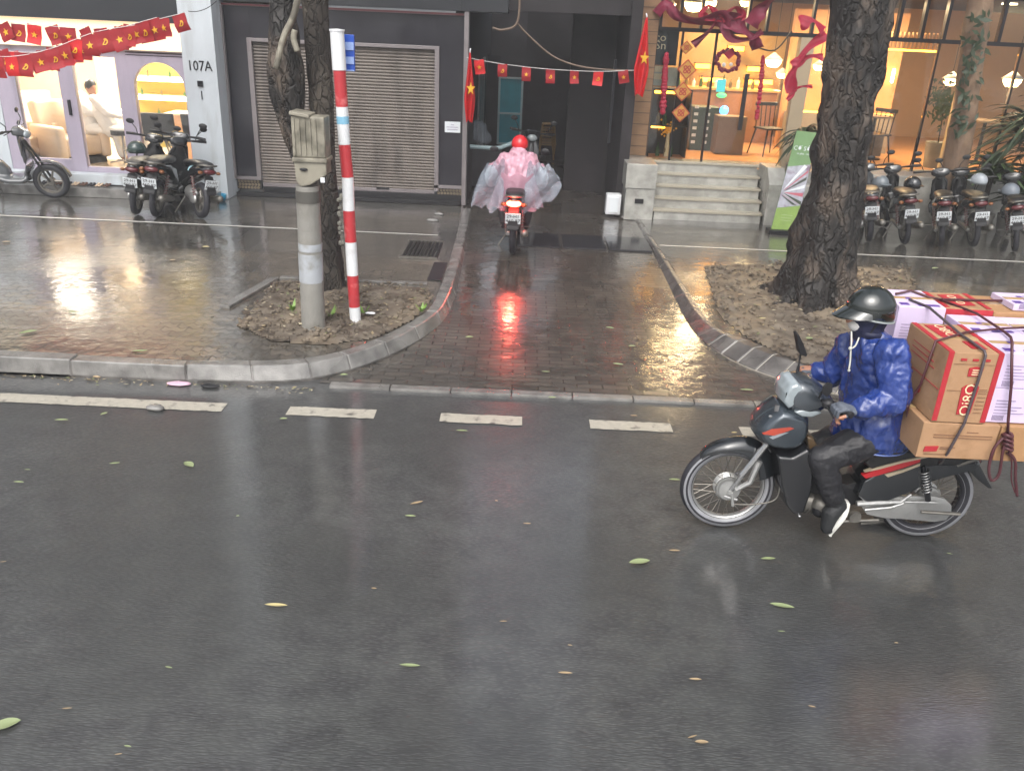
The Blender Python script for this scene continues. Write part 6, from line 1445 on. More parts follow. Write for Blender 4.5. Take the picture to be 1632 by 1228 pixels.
# rack
g = MB()
for s in (-1, 1): g.tube([(2.22, BY+s*.2, .735), (3.0, BY+s*.2, .735)], .012, 8); g.tube([(2.5, BY+s*.2, .735), (2.5, BY+s*.12, .56)], .01, 6); g.tube([(2.85, BY+s*.2, .735), (2.6, BY+s*.12, .55)], .01, 6)
for k in range(6): g.tube([(2.24+k*.15, BY-.36, .735), (2.24+k*.15, BY+.42, .735)], .01, 6)
ph('load_rack', g, steeld, smooth='auto')
# engine, chain case, swing arm, shocks, exhaust, pegs
g = MB(); e = W(1312, 800, BY-.05); g.ball(e, (.1, .1, .075), 16); g.tube([e, W(1275, 795, BY-.02)], [.07, .06], 14)
for k in range(5): a = e.lerp(W(1272, 795, BY), .45+.12*k); g.lathe([(0, -.004), (.078, -.004), (.078, .004), (0, .004)], a, axis='x', n=14)
g.lathe([(0, -.13), (.06, -.13), (.07, -.1), (.07, .1), (0, .1)], W(1322, 800, BY), axis='y', n=18); g.lathe([(0, -.12), (.035, -.12), (.04, -.1), (.0, -.1)], W(1352, 808, BY), axis='y', n=16)
ph('engine', g, steeld, smooth='auto')
g = MB(); g.tube([W(1303, 812, BY-.12), W(1325, 806, BY-.12), W(1345, 812, BY-.12)], .012, 8); g.ball(W(1308, 812, BY-.1), (.055, .04, .05), 14); ph('engine_cover', g, metald, smooth=True)
sh_o = [(1361, 789), (1385, 785), (1412, 779), (1445, 777), (1475, 777), (1494, 781), (1505, 792), (1505, 805), (1496, 815), (1478, 818), (1440, 814), (1400, 812), (1372, 806)]
ph('chain_case', slab(sh_o, .012, cy=BY-.085), alu, bevel=.006, smooth='auto', segs=2)
g = MB(); g.tube([W(1365, 802, BY-.11), W(1400, 800, BY-.11), W(1435, 799, BY-.11), W(1452, 787, BY-.11)], [.018, .022, .014, .008], 8); g.tube([W(1440, 799, BY-.11), W(1492, 800, BY-.11)], .009, 8); g.tube([W(1378, 812, BY-.11), W(1420, 808, BY-.11), W(1440, 801, BY-.11)], .008, 6); ph('swing_arm', g, alu, smooth='auto')
g = MB(); a, b = W(1472, 742, BY-.13), W(1479, 797, BY-.13); d = b-a; pts = []
for k in range(120):
    f = k/119; an = f*8*6.283; e2 = d.normalized().cross(Vector((0, 1, 0))); pts.append(a+d*(.12+.62*f)+(Vector((0, 1, 0))*math.cos(an)+e2*math.sin(an))*.024)
g.tube(pts, .0055, 6); sp3 = ph('shock_spring', g, chrome, smooth=True)
g = MB(); g.tube([a, a.lerp(b, .8)], .011, 8); g.tube([a.lerp(b, .72), b], .017, 10); part('damper', g, metald, sp3, smooth='auto')
g = MB(); g.tube([W(1395, 826, BY-.02), W(1430, 822, BY+.05)], .016, 8); g.tube([W(1370, 833, BY+.1), W(1440, 826, BY+.12), W(1470, 820, BY+.13)], .02, 10); g.tube([W(1465, 821, BY+.13), W(1532, 814, BY+.13)], [.03, .034], 14, rounded=True); ph('exhaust', g, steeld, smooth='auto')
g = MB(); g.tube([W(1468, 815, BY-.13), W(1530, 819, BY-.15)], .011, 8); g.tube([W(1340, 826, BY-.22), W(1342, 824, BY-.05)], .013, 8); g.tube([W(1335, 832, BY-.1), W(1345, 830, BY-.1), W(1400, 828, BY-.08)], .01, 6); ph('foot_pegs', g, steeld, smooth='auto')
g = MB(); g.tube(catmull3([W(1248, 776, BY-.13), W(1262, 800, BY-.14), W(1275, 822, BY-.14)]), .008, 6); g.ball(W(1274, 822, BY-.14), .012, 8); ph('gear_lever', g, chrome, smooth=True)
g = MB(); g.tube(catmull3([W(1490, 735, BY-.1), W(1497, 755, BY-.1), W(1494, 778, BY-.09)]), .004, 5); g.tube(catmull3([W(1300, 700, BY-.05), W(1285, 690, BY-.1), W(1270, 700, BY-.1)]), .005, 5); ph('cable', g, steeld)

# ================================================================ RIDER
Q = lambda px, py, Y: W(px, py, Y)
J = dict(pelvis=Q(1400, 680, BY), chest=Q(1398, 585, BY+.01), neck=Q(1386, 536, BY+.01), head=Q(1384, 500, BY+.01),
         shl=Q(1424, 562, BY-.18), shr=Q(1355, 552, BY+.2), ell=Q(1424, 636, BY-.24), elr=Q(1330, 596, BY+.28), hal=Q(1363, 653, 4.15), har=Q(1303, 590, 4.73),
         hil=Q(1402, 692, BY-.09), hir=Q(1388, 684, BY+.09), knl=Q(1310, 730, BY-.16), knr=Q(1290, 716, BY+.14), anl=Q(1330, 800, BY-.17), anr=Q(1312, 785, BY+.16), tol=Q(1322, 838, BY-.2), tor=Q(1290, 800, BY+.16),
         look=(-1, -.12, -.08), fw=1, gripl=(0, .0, -1), gripr=(0, 0, -1), acrossl=(.25, 1, 0), acrossr=(.25, 1, 0), thl=1, thr=-1)
rb, Rh, hd = person('person in a shiny blue raincoat, dark helmet and black trousers riding the delivery motorbike', J, vox=.0085)
Vj = lambda k: Vector(J[k])
# raincoat
g = MB()
def er(c, a, b, n=18, tilt=0):
    return [Vector((c.x+a*math.cos(2*math.pi*i/n), c.y+b*math.sin(2*math.pi*i/n), c.z+tilt*math.cos(2*math.pi*i/n))) for i in range(n)]
tor = [(Q(1388, 699, BY), .2, .21), (Q(1388, 688, BY), .212, .222), (Q(1392, 650, BY), .19, .21), (Q(1396, 610, BY), .165, .205), (Q(1398, 575, BY), .145, .205), (Q(1394, 552, BY), .12, .19), (Q(1388, 538, BY), .08, .1), (Q(1386, 530, BY), .066, .072)]
g.rings([er(c, a, b, tilt=.02) for c, a, b in tor])
for s in 'lr': g.ball(Vj('sh'+s), .082, 14)
for s in 'lr':
    e, h = Vj('el'+s), Vj('ha'+s)
    limb(g, [Vj('sh'+s).lerp(Vj('chest'), .12), Vj('sh'+s).lerp(e, .5), e], [.088, .086, .08]); limb(g, [e, e.lerp(h, .5), e.lerp(h, .88)], [.079, .07, .056])
def wrinkle(c):
    a = fbm((c.x*1.1, c.y*1.0, c.z*.75), 9, 3); b = 1-abs(noise.noise(Vector((c.x*13+3, c.y*13, c.z*10)))*2.2); c2 = 1-abs(noise.noise(Vector((c.x*22, c.y*22+5, c.z*30)))*2)
    c3 = 1-abs(noise.noise(Vector((c.x*40+c.z*20, c.y*40, c.z*24)))*2.4); fo_ = max(0, 1-abs(noise.noise(Vector((c.x*11+c.z*2, c.y*11, c.z*3.2)))*2.6)); return .012*a+.016*fo_+.006*max(0, b)-.008+.004*max(-.5, c2)+.002*max(0, c3)
rcoat = part('raincoat', g, rain, rb, fuse=.0085, relax=3, disp=wrinkle)
g = MB(); g.rings([er(Q(1386, 535, BY), .075, .08), er(Q(1385, 526, BY), .08, .084), er(Q(1385, 522, BY), .066, .07), er(Q(1386, 533, BY), .06, .065)], closed=True, cap=False); part('collar', g, navy, rcoat, smooth=True)
g = MB(); g.tube(er(Q(1388, 699, BY), .203, .213, 40), .0045, 6, closed=True); part('hem_piping', g, mat('hem_piping', '#5a6ea8', .3, coat=.5), rcoat, smooth=True)
# draw cord
g = MB(); g.tube(catmull3([Q(1357, 528, 4.23), Q(1357, 545, 4.17), Q(1356, 556, 4.16), Q(1355, 575, 4.15), Q(1353, 588, 4.14)]), .0045, 6); g.tube(catmull3([Q(1355, 556, 4.16), Q(1363, 551, 4.17), Q(1369, 538, 4.2)]), .0045, 6); g.ball(Q(1355, 555, 4.155), .01, 8); g.ball(Q(1353, 590, 4.14), .008, 8)
part('draw_cord', g, mat('pale_cord', '#b9b9b0', .6), rcoat, smooth=True)
# trousers
g = MB()
limb(g, [Q(1402, 680, BY-.07), Q(1402, 680, BY+.07)], [.12, .12])
for s, a in (('l', .11), ('r', .105)):
    h, kn, an = Vj('hi'+s), Vj('kn'+s), Vj('an'+s)
    limb(g, [h, h.lerp(kn, .5), kn], [.108, .103, .082]); limb(g, [kn, kn.lerp(an, .5), an.lerp(kn, .1)], [.082, .074, .058])
part('trousers', g, jean, rb, fuse=.0095, relax=3, disp=lambda c: .004*fbm((c.x, c.y, c.z*1.6), 11, 3)+.006*max(0, 1-abs(noise.noise(Vector((c.x*9+c.z*8, c.y*8, c.z*16-c.x*9)))*3)))
# shoes
for s in 'lr':
    an, to = Vj('an'+s), Vj('to'+s); hl = an+Vector((.035, 0, -.03)); d = (to-hl).normalized(); nrm = Vector((-d.z, 0, d.x)); nrm = nrm if nrm.x < 0 else -nrm
    g = MB(); limb(g, [an+Vector((0, 0, .05)), an+Vector((.005, 0, -.0))], [.05, .05]); limb(g, [hl+nrm*.012, hl.lerp(to, .45)+nrm*.03, to+d*.01+nrm*.008], [.055, .056, .043])
    shoe = part('shoe', g, shoem, rb, fuse=.006, relax=2)
    g = MB(); base = hl-nrm*.036-d*.05; tip = to-nrm*.03+d*.05; n = 14; rgs = []
    for i in range(n+1):
        u = i/n; c = base.lerp(tip, u)-nrm*.008*math.sin(u*math.pi*2+.6); w_ = .056*math.sin(math.pi*min(.93, max(.1, u*.9+.08)))+.006
        th = .034-.014*u
        rgs.append([c+Vector((0, -w_, 0))+nrm*th, c+Vector((0, w_, 0))+nrm*th, c+Vector((0, w_, 0)), c+Vector((0, -w_, 0))])
    g.rings(rgs); part('sole', g, solem, shoe, bevel=.004, smooth='auto')
    g = MB()
    for k in range(4):
        c = hl.lerp(to, .28+.13*k)+nrm*(.07-.012*k)+Vector((0, -.028, 0)); g.tube([c+Vector((0, -.012, -.01))-nrm*.01, c+Vector((0, .02, 0))+nrm*.004], .0035, 5)
    part('laces', g, whitecloth, shoe)
# gloves: fingers curled round the grips, finger tips bare
for s, sg_ in (('l', 1), ('r', 1)):
    c = Vj('ha'+s); gp = GL_ if s == 'l' else GR_; d = (gp+Vector((.0, 0, .02))-c).normalized(); ac = Vector((.35, 1, 0)).normalized(); ac = (ac-d*ac.dot(d)).normalized()
    up = ac.cross(d); up = up if up.z > 0 else -up
    kn = gp+up*.03-d*.005
    g = MB(); limb(g, [c-d*.015, c+d*.02, kn], [.032, .036, .038], flat=.62); skn = MB()
    for i in range(4):
        o_ = ac*(i-1.5)*.023; ln = (.92, 1.05, 1., .82)[i]
        f0 = kn+o_; f1 = gp+d*.036*ln+up*.012+o_; f2 = gp+d*.026*ln-up*.022+o_; f3 = gp-d*.012-up*.028*ln+o_
        g.tube([f0-d*.02, f0, f1, f2], [.0125, .012, .011, .0105], 8, rounded=True); skn.tube([f2, f3], [.0095, .008], 8, rounded=True)
    th = -ac; g.tube([c+th*.025+d*.01, gp+th*.045-up*.0+d*-.02], [.015, .0125], 8, rounded=True); skn.tube([gp+th*.045-d*.02, gp+th*.04+d*.012-up*.02], [.0105, .009], 8, rounded=True)
    gl = part('glove', g, glovem, rb, fuse=.0042, relax=1); part('bare_fingertips', skn, skin, gl, smooth=True)
# wrist skin between glove and cuff
# hood, mask, helmet
g = MB(); g.ball(hd+Rh@Vector((0, -.012, -.01)), (.092, .108, .125), 18, Rh); g.ball(hd+Rh@Vector((0, .02, -.07)), (.07, .07, .06), 14, Rh); limb(g, [hd-Vector((0, 0, .05)), Vj('neck')-Vector((0, 0, .02))], [.085, .085])
part('navy_hood', g, navy, rb, fuse=.007, relax=2, disp=lambda c: .003*fbm(c, 30))
g = MB(); g.ball(hd+Rh@Vector((0, .062, -.055)), (.05, .045, .042), 16, Rh); mk = part('white_mask', g, whitecloth, rb, smooth=True)
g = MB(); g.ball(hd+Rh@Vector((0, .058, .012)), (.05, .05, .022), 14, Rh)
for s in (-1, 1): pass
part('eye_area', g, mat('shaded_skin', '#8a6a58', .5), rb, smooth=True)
for s in (-1, 1):
    g = MB(); g.ball(hd+Rh@Vector((s*.028, .101, .015)), (.012, .006, .006), 8, Rh); part('eye', g, black, rb, smooth=True)
# helmet shell
g = MB(); hc_ = hd+Rh@Vector((0, -.012, .03)); n = 30; rg = []
for i in range(12):
    a = R(4)+R(106)*i/11
    rg.append([hc_+Rh@Vector((math.cos(t)*.118*math.sin(a), math.sin(t)*(.138+.0*math.sin(t))*math.sin(a), .128*math.cos(a)-.03*max(0, -math.sin(t))*(i/11)**2+.03*max(0, math.sin(t))*(i/11)**2)) for t in [2*math.pi*k/n for k in range(n)]])
rg += [[hc_+(p-hc_)*.93 for p in q] for q in reversed(rg)]
g.rings(rg); hl_ = part('worn_helmet', g, helm, rb, smooth=True)
g = MB()
def brim(u, v, o=0):
    t = R(22)+u*R(136); r_ = v; ex = math.sin((u)*math.pi)**.6
    return hc_+Rh@Vector((math.cos(t)*(.115+.012*r_), math.sin(t)*.13+.085*r_*ex, .012+o-.032*r_+.012*math.sin(u*math.pi)*(1-r_)))
g.grid(lambda u, v: brim(u, v), 20, 6); g.grid(lambda u, v: brim(u, v, -.006), 20, 6); part('visor', g, helm, hl_, smooth=True)
g = MB(); g.tube([hc_+(p-hc_)*1.012 for p in rg[11]], .0055, 8, closed=True); part('rim_piping', g, mat('grey_piping', '#8f9594', .4), hl_, smooth=True)
g = MB()
for s in (-1, 1): g.ball(hc_+Rh@Vector((s*.112, .02, .005)), .007, 8); g.tube([hc_+Rh@Vector((s*.108, -.01, -.02)), hc_+Rh@Vector((s*.07, .04, -.14))], .006, 5)
part('strap', g, black, hl_)

tapem = mat('packing_tape', '#b79a70', .2, var=.1, coat=.3)
# ================================================================ LOAD OF BOXES
def carton_box(name, label, x0, x1, y0, y1, z0, z1, m, group='boxes strapped on the delivery motorbike', bev=.005, cat='box', yaw=0):
    bb_ = MB().box((x0, y0, z0), (x1, y1, z1)); rq = random.Random(label); bb_.v = [v+Vector((rq.uniform(-.004, .003), rq.uniform(-.0005, .003), rq.uniform(-.004, 0))) for v in bb_.v]; t = obj(name, bb_, m, bevel=bev); tag(t, label, cat, group)
    g = MB(); ym = (y0+y1)/2; g.box((x0+.004, ym-.022, z1-.002), (x1-.004, ym+.022, z1+.0008)); part('packing_tape', g, tapem, t)
    return t
zr = .75
A = carton_box('carton', 'low brown carton at the bottom near corner of the load, right behind the rider', 2.185, 2.592, 4.0, 4.42, zr, .957, carton)
g = MB(); c = (2.26, 3.998, .80); g.prism([(2.215, .785), (2.285, .79), (2.29, .82), (2.22, .815)], 'y', 3.996, 4.0); part('red_stamp', g, cartonred, A)
g = MB()
for k, (xa, xb) in enumerate(((2.3, 2.38), (2.3, 2.36), (2.22, 2.34), (2.25, 2.56), (2.25, 2.56), (2.42, 2.48))): z = (.812, .802, .77, .885, .87, .905)[k]; g.box((xa, 3.997, z), (xb, 4.0, z+.004))
part('print_lines', g, printd, A)
carton_box('carton', 'low brown carton at the bottom of the load, cut off by the right edge', 2.6, 3.02, 4.0, 4.42, zr, .955, cartond)
carton_box('carton', 'brown carton on the far side of the bottom layer, nearest the rider', 2.2, 2.6, 4.43, 4.9, zr, .955, cartond)
carton_box('carton', 'brown carton on the far side of the bottom layer, farther from the rider', 2.61, 3.02, 4.43, 4.9, zr, .955, cartond)
E_ = carton_box('carton', 'upright brown carton with red edge bands and a round lettered label, nearest the camera', 2.215, 2.50, 4.0, 4.46, .962, 1.355, carton)
for x in (2.216, 2.470):
    g = MB(); g.box((x, 3.998, .968), (x+.028, 4.0, 1.353)); g.box((x, 4.0, 1.3535), (x+.028, 4.455, 1.357)); part('red_edge_band', g, cartonred, E_)
part('red_label', MB().prism([(2.335, 1.01), (2.405, 1.015), (2.415, 1.17), (2.395, 1.185), (2.345, 1.175), (2.328, 1.16)], 'y', 3.996, 4.0), cartonred, E_)
part('red_label', MB().prism([(2.34, 1.225), (2.405, 1.23), (2.412, 1.275), (2.372, 1.28), (2.338, 1.27)], 'y', 3.996, 4.0), cartonred, E_)
g = MB()
for k in range(3): g.box((2.285+k*.06, 3.997, 1.31), (2.315+k*.06, 4.0, 1.322))
g.prism([(2.27, 4.1), (2.44, 4.1), (2.44, 4.42), (2.27, 4.40)], 'z', 1.355, 1.3575) if False else None
g.prism([(2.28, 4.22), (2.4, 4.25), (2.43, 4.42), (2.27, 4.42)], 'z', 1.355, 1.3572); g.prism([(2.36, 4.06), (2.44, 4.06), (2.44, 4.17), (2.36, 4.17)], 'z', 1.355, 1.3572)
part('red_label', g, cartonred, E_)
def up_text(g, s, size, x, z, y=3.9945): g.text(s, size, Matrix.Translation((x, y, z))@Matrix.Rotation(R(90), 4, 'X')@Matrix.Rotation(R(90), 4, 'Z'), ext=.0008, sx=1.0)
g = MB(); up_text(g, 'Oi8O', .078, 2.374, 1.095); up_text(g, 'III', .05, 2.375, 1.25)
Mt = Matrix.Translation((2.35, 4.33, 1.3585))@Matrix.Rotation(R(90), 4, 'Z'); g.text('Oi8O', .085, Mt, ext=.0006)
part('cream_lettering', g, creamt, E_)
g = MB()
for k in range(7): g.box((2.42, 3.998, 1.02+k*.022), (2.462, 4.0, 1.023+k*.022))
g.box((2.255, 3.9985, 1.142), (2.465, 4.0, 1.144)); g.box((2.255, 3.9985, 1.29), (2.465, 4.0, 1.292))
part('print_lines', g, printd, E_)
g = MB(); 
for k in range(3): g.box((2.212, 4.1+k*.02, 1.22+k*.03), (2.215, 4.38, 1.224+k*.03))
g.box((2.212, 4.01, 1.14), (2.215, 4.45, 1.143)); g.ball((2.213, 4.2, 1.06), (.002, .02, .02), 8); part('side_print', g, cartonred, E_)
GW = 'lilac white boxes strapped on the delivery motorbike'
def wbox(label, x0, x1, y0, y1, z0, z1, prints=True):
    t = carton_box('white_carton', label, x0, x1, y0, y1, z0, z1, whitebox, GW)
    g = MB()
    if prints:
        for k in range(5): g.box((x0+.03, y0-.002, z0+.05+k*.018), (x0+.03+(.16, .12, .14, .08, .1)[k], y0, z0+.054+k*.018))
        for k in range(9): g.box((x0+.03+k*.007, y0-.002, z0+.01), (x0+.034+k*.007, y0, z0+.04))
        g.k = 1; g.box((x0+.02, y0+.03, z1), (x0+.07, y0+.07, z1+.002)); g.box((x0+.1, y0+.15, z1), (x0+.13, y0+.18, z1+.002)); g.box((x0+.12, y0+.02, z1), (x0+.24, y0+.05, z1+.002))
        part('print', g, [printg, printv], t)
    return t
wbox('lilac white box on the near side, lower row right of the upright carton', 2.515, 2.80, 4.03, 4.36, .962, 1.155)
wbox('lilac white box on the near side, upper row right of the upright carton', 2.515, 2.80, 4.03, 4.36, 1.158, 1.352)
wbox('lilac white box lower row at the right edge of the view', 2.805, 3.09, 4.03, 4.36, .962, 1.155)
wbox('lilac white box upper row at the right edge of the view', 2.805, 3.09, 4.03, 4.36, 1.158, 1.352)
wbox('lilac white box in the middle of the load behind the near upper row', 2.515, 2.80, 4.365, 4.68, 1.158, 1.345)
wbox('lilac white box right of the middle of the load, behind the near upper row', 2.805, 3.09, 4.365, 4.68, 1.158, 1.345)
wbox('hidden-bottom lilac white box under the middle of the load', 2.515, 3.09, 4.365, 4.68, .962, 1.155, False)
wbox('tall lilac white box directly behind the rider\'s shoulder, lower of two', 2.2, 2.47, 4.62, 4.96, .962, 1.17)
wbox('topmost lilac white box directly behind the rider\'s helmet', 2.2, 2.47, 4.6, 4.95, 1.173, 1.405)
F = carton_box('carton', 'brown carton with red band and lettering on the far side top of the load', 2.5, 2.79, 4.69, 5.02, .962, 1.38, carton)
g = MB(); g.box((2.51, 4.70, 1.38), (2.54, 5.01, 1.382)); g.box((2.755, 4.70, 1.38), (2.785, 5.01, 1.382)); g.prism([(2.58, 4.74), (2.72, 4.76), (2.72, 4.98), (2.58, 4.96)], 'z', 1.38, 1.3815); g.box((2.5, 4.688, 1.34), (2.79, 4.69, 1.375)); part('red_print', g, cartonred, F)
g = MB(); g.text('Oi8O', .075, Matrix.Translation((2.65, 4.86, 1.383))@Matrix.Rotation(R(90), 4, 'Z')); part('cream_lettering', g, creamt, F)
carton_box('carton', 'plain brown carton on the far side top of the load at the right edge', 2.795, 3.2, 4.69, 5.02, .962, 1.37, cartond)
wbox('small lilac white box lying on the far cartons at the right edge', 2.92, 3.2, 4.72, 4.98, 1.373, 1.41)
# straps
def strap(pts, r, m, label, n=8): return tag(obj('strap', MB().tube([Vector(p) for p in pts], r, n), m, smooth=True), label, 'strap', 'rubber straps round the load')
yn = 3.985; zt_ = 1.368
strap([W(1450, 708, 4.2)+Vector((-.02, 0, 0)), Vector((2.172, 4.19, .97)), Vector((2.202, 4.17, 1.1)), Vector((2.202, 4.13, 1.365)), G(1540, 529, zt_), G(1600, 523, zt_), G(1680, 520, zt_)], .0065, ropem, 'maroon strap climbing the rider side of the upright carton and running along its top')
p1, p2, p3 = G(1449, 477, 1.415), G(1480, 489, 1.41), G(1532, 533, zt_)
strap([p1, p2, p3, G(1569, 559, zt_), W(1571, 566, yn), W(1561, 600, yn), W(1537, 674, yn), W(1510, 722, yn), W(1497, 738, 4.1)], .0075, ropeg, 'dark strap slanting over the lettering side of the upright carton')
strap([G(1498, 477, 1.395), G(1556, 499, 1.372), G(1600, 528, zt_), G(1611, 537, zt_), W(1613, 545, yn+.02), W(1612, 611, yn+.02), W(1607, 668, yn), W(1606, 692, yn)], .0075, ropem, 'maroon strap crossing the white boxes down to the knot')
strap([G(1428, 468, 1.417), G(1452, 463, 1.417), G(1482, 474, 1.412), G(1500, 477, 1.392), G(1632, 480, 1.39), G(1700, 483, 1.39)], .0075, ropem, 'maroon strap running along the far side of the top of the load')
g = MB()
for k in range(4): g.tube([W(1606, 693+k*7, yn-.01)+Vector((.022*math.cos(a), .02*math.sin(a), .006*math.sin(a*2))) for a in [6.283*i/14 for i in range(14)]], .0095, 8, closed=True)
g.tube(catmull3([W(1600, 696, yn-.01), W(1584, 715, yn-.02), W(1576, 745, yn-.02), W(1580, 765, yn-.02), W(1592, 755, yn-.02), W(1598, 720, yn-.02), W(1604, 700, yn-.01)]), .008, 8)
g.tube(catmull3([W(1608, 720, yn), W(1618, 735, yn), W(1618, 760, yn), W(1621, 790, yn)]), .008, 8); g.tube(catmull3([W(1604, 722, yn), W(1612, 732, yn), W(1612, 765, yn), W(1618, 785, yn)]), .004, 6)
tag(obj('knotted_strap', g, ropem, smooth=True), 'knotted maroon strap with long dangling loops at the lower right of the load', 'strap')

# ================================================================ LEAVES AND LITTER
def leaf(px, py, L_, w_, ang, m, z=0.006, curl=.25, lab=None):
    p = G(px, py, z); g = MB(); d = Vector((math.cos(ang), math.sin(ang), 0)); s = Vector((-d.y, d.x, 0)); n = 8
    def f(u, v):
        ww = w_*math.sin(math.pi*min(1, max(0, u)))**.7; return p+d*(u-.5)*L_+s*(v-.5)*ww+Vector((0, 0, .006+curl*(4*(v-.5)**2*ww*.5+.25*abs(u-.5)**2*L_)))
    g.grid(f, n, 4); return tag(obj('fallen_leaf', g, m, smooth=True), lab, 'leaf', 'fallen leaves')
LV = [(301, 741, .1, .055, 2.5, fall1, 'road'), (98, 670, .1, .03, .1, fall1, 'road'), (183, 739, .07, .02, .3, fall1, 'road'), (654, 823, .07, .02, 0, fall1, 'road'), (664, 802, .09, .02, .5, fall3, 'road'), (440, 965, .12, .025, 0, fall2, 'road'),
      (8, 1156, .12, .06, .5, fall1, 'road'), (653, 1061, .1, .02, 0, fall1, 'road'), (1019, 896, .13, .05, .25, fall1, 'road'), (1075, 878, .07, .016, 0, fall3, 'road'), (1246, 966, .13, .035, -.2, fall1, 'road'), (1224, 891, .09, .025, .1, fall1, 'road'), (1075, 765, .08, .025, 0, fall1, 'road'),
      (736, 687, .09, .025, 0, fall1, 'road'), (30, 769, .07, .02, 0, fall1, 'road'), (840, 835, .05, .012, 0, fall3, 'road'), (901, 1073, .07, .014, 0, fall3, 'road'), (1108, 1083, .06, .014, 0, fall3, 'road'), (452, 668, .06, .03, .2, fall1, 'road'), (166, 660, .06, .03, 1, fall1, 'road'), (548, 598, .07, .04, .2, fall1, 'driveway'), (1118, 1183, .06, .02, 0, fall3, 'road'),
      (1626, 735, .08, .03, .4, fall1, 'road'), (1170, 690, .05, .02, .2, fall2, 'road'),
      (45, 530, .15, .06, .7, fall1, 'pave'), (223, 560, .13, .035, .25, fall1, 'pave'), (115, 498, .08, .04, .2, fall1, 'pave'), (10, 386, .1, .04, .2, fall3, 'pave'), (328, 394, .09, .05, .1, fall2, 'pave'), (275, 415, .07, .03, .4, fall3, 'pave'), (1490, 428, .12, .05, .5, fall1, 'pave'), (1430, 434, .08, .03, .1, fall2, 'pave'),
      (748, 538, .08, .05, .3, fall1, 'driveway'), (972, 523, .09, .04, -.3, fall1, 'driveway'), (1007, 552, .07, .03, .1, fall1, 'driveway'), (985, 581, .1, .035, -.2, fall1, 'driveway'), (870, 593, .08, .02, 0, fall1, 'driveway'), (905, 483, .08, .03, .3, fall1, 'driveway'), (1040, 517, .08, .03, .3, fall3, 'driveway'), (1117, 564, .09, .03, -.2, fall2, 'driveway'), (1190, 622, .12, .03, 0, fall1, 'driveway'),
      (965, 445, .07, .03, .2, fall3, 'driveway'), (1055, 467, .07, .03, .2, fall3, 'driveway'), (1108, 454, .07, .03, .1, fall1, 'driveway'), (846, 509, .07, .02, 0, fall3, 'driveway'), (803, 541, .06, .02, 0, fall1, 'driveway'), (880, 634, .07, .025, 0, fall1, 'driveway'), (1010, 663, .06, .02, 0, fall3, 'road'), (560, 470, .07, .03, 0, fall2, 'soil'), (655, 478, .07, .03, .3, fall3, 'soil'), (1180, 470, .07, .03, .2, fall3, 'soil'), (1290, 540, .08, .05, .3, fall1, 'soil'), (1215, 508, .08, .03, .1, fall2, 'soil')]
where = {'road': 'wet road', 'driveway': 'wet driveway bricks', 'pave': 'wet pavement', 'soil': 'soil under the trees'}
mn = {fall1.name: 'pale green', fall2.name: 'yellowish', fall3.name: 'brownish'}
for px, py, L_, w_, an, m, wh_ in LV:
    z = {'road': .004, 'driveway': .02, 'pave': KH+.004, 'soil': KH+.05}[wh_]
    o = leaf(px, py, L_, w_, an, m, z, lab=mn[m.name]+' fallen leaf on the '+where[wh_]); o['group'] = mn[m.name]+' leaves on the '+where[wh_]
rr = random.Random(21)
for k in range(18):   # small pale crumbs of leaf on road
    px, py = rr.uniform(0, 1632), rr.uniform(700, 1228); leaf(px, py, rr.uniform(.02, .05), rr.uniform(.006, .012), rr.uniform(-.4, .4), fall3 if k % 3 else fall1, .003, lab='tiny leaf scrap on the wet road')['group'] = 'tiny leaf scraps on the road'
def crumple(name, px, py, r, z, m, lab, cat='litter'):
    p = G(px, py, z); g = MB(); g.ball((p.x, p.y, z+r[2]*.6), r, 14); tag(obj(name, g, m, smooth=True, disp=lambda c: .35*r[2]*fbm(c, 22)), lab, cat)
crumple('pink_paper', 285, 612, (.1, .045, .012), .006, mat('pink_paper', '#c9a6b8', .5), 'crumpled pale pink paper in the gutter at the kerb foot')
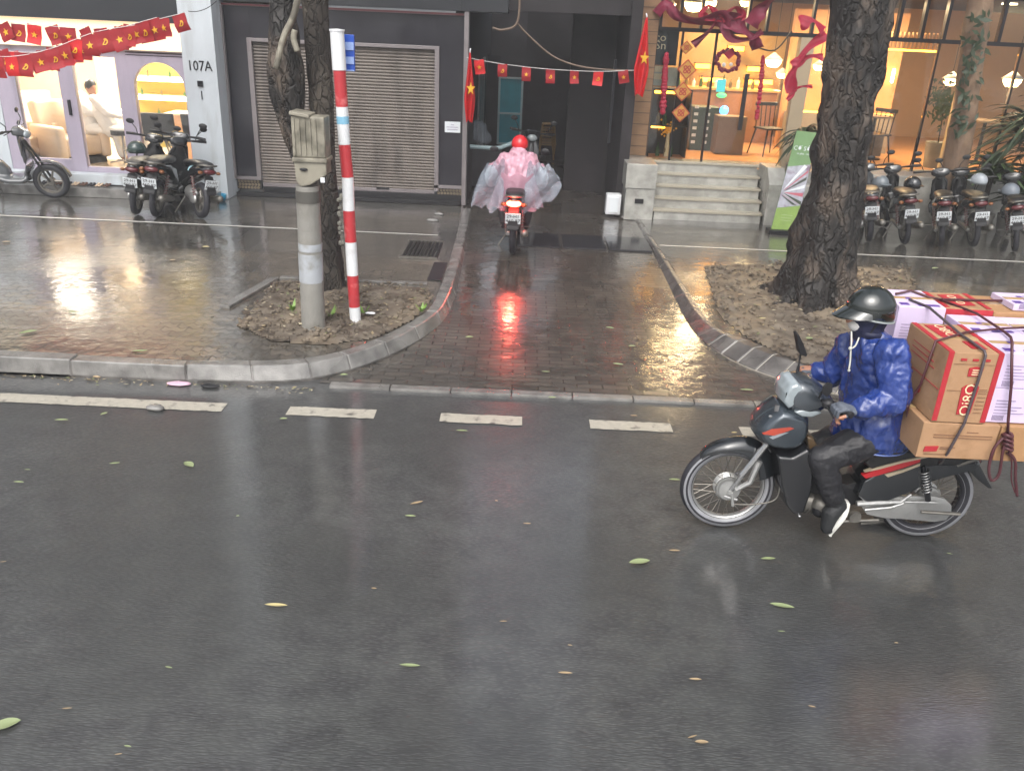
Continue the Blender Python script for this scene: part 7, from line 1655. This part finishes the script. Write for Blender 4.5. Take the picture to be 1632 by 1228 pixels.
crumple('black_scrap', 335, 616, (.08, .035, .014), .006, black, 'flat black scrap with a green leaf in the gutter')
crumple('brown_scrap', 156, 600, (.05, .03, .015), .006, fall3, 'small tan scrap at the foot of the left kerb')
crumple('grey_stone', 248, 652, (.07, .04, .022), .006, kerbm, 'grey flattened stone lying on the long road dash', 'stone')
crumple('white_scrap', 590, 500, (.05, .02, .012), KH+.05, white_p, 'small pale scrap beside the striped pole foot')

# ================================================================ HAZE: volume added to lift the blacks, one closed box round everything
hz = MB().box((-75, -65, -1), (75, 95, 14.2)); hm_ = bpy.data.materials.new('added_haze_volume'); hm_.use_nodes = True; n = hm_.node_tree.nodes
n.remove(n['Principled BSDF']); pv = n.new('ShaderNodeVolumePrincipled'); pv.inputs['Color'].default_value = (.86, .88, .9, 1); pv.inputs['Density'].default_value = .006
pv.inputs['Anisotropy'].default_value = .2; hm_.node_tree.links.new(pv.outputs[0], n['Material Output'].inputs['Volume'])
struct('added_haze', hz, hm_, kind='stuff')
# ---------------------------------------------------------------- single out look-alikes by their place in their group
ONES = ['first', 'second', 'third', 'fourth', 'fifth', 'sixth', 'seventh', 'eighth', 'ninth', 'tenth', 'eleventh', 'twelfth', 'thirteenth', 'fourteenth', 'fifteenth', 'sixteenth', 'seventeenth', 'eighteenth', 'nineteenth', 'twentieth']
def ordinal(k): return ONES[k] if k < 20 else 'twenty '+ONES[k-20] if k < 29 else 'thirtieth'
def centre(o):
    if o.type != 'MESH': return wpos(o)
    s = Vector((0, 0, 0))
    for v in o.data.vertices: s += v.co
    return o.matrix_basis@(s/len(o.data.vertices))
seen = {}
for o in bpy.data.objects:
    if o.parent is None and 'label' in o and 'group' in o: seen.setdefault((o['group'], o['label']), []).append(o)
for (gname, lab), L_ in seen.items():
    if len(L_) < 2: continue
    L_.sort(key=lambda o: centre(o).x/max(.5, centre(o).y))
    for k, o in enumerate(L_): o['label'] = ('leftmost ' if k == 0 else 'rightmost ' if k == len(L_)-1 else ordinal(k)+' from left, ')+lab
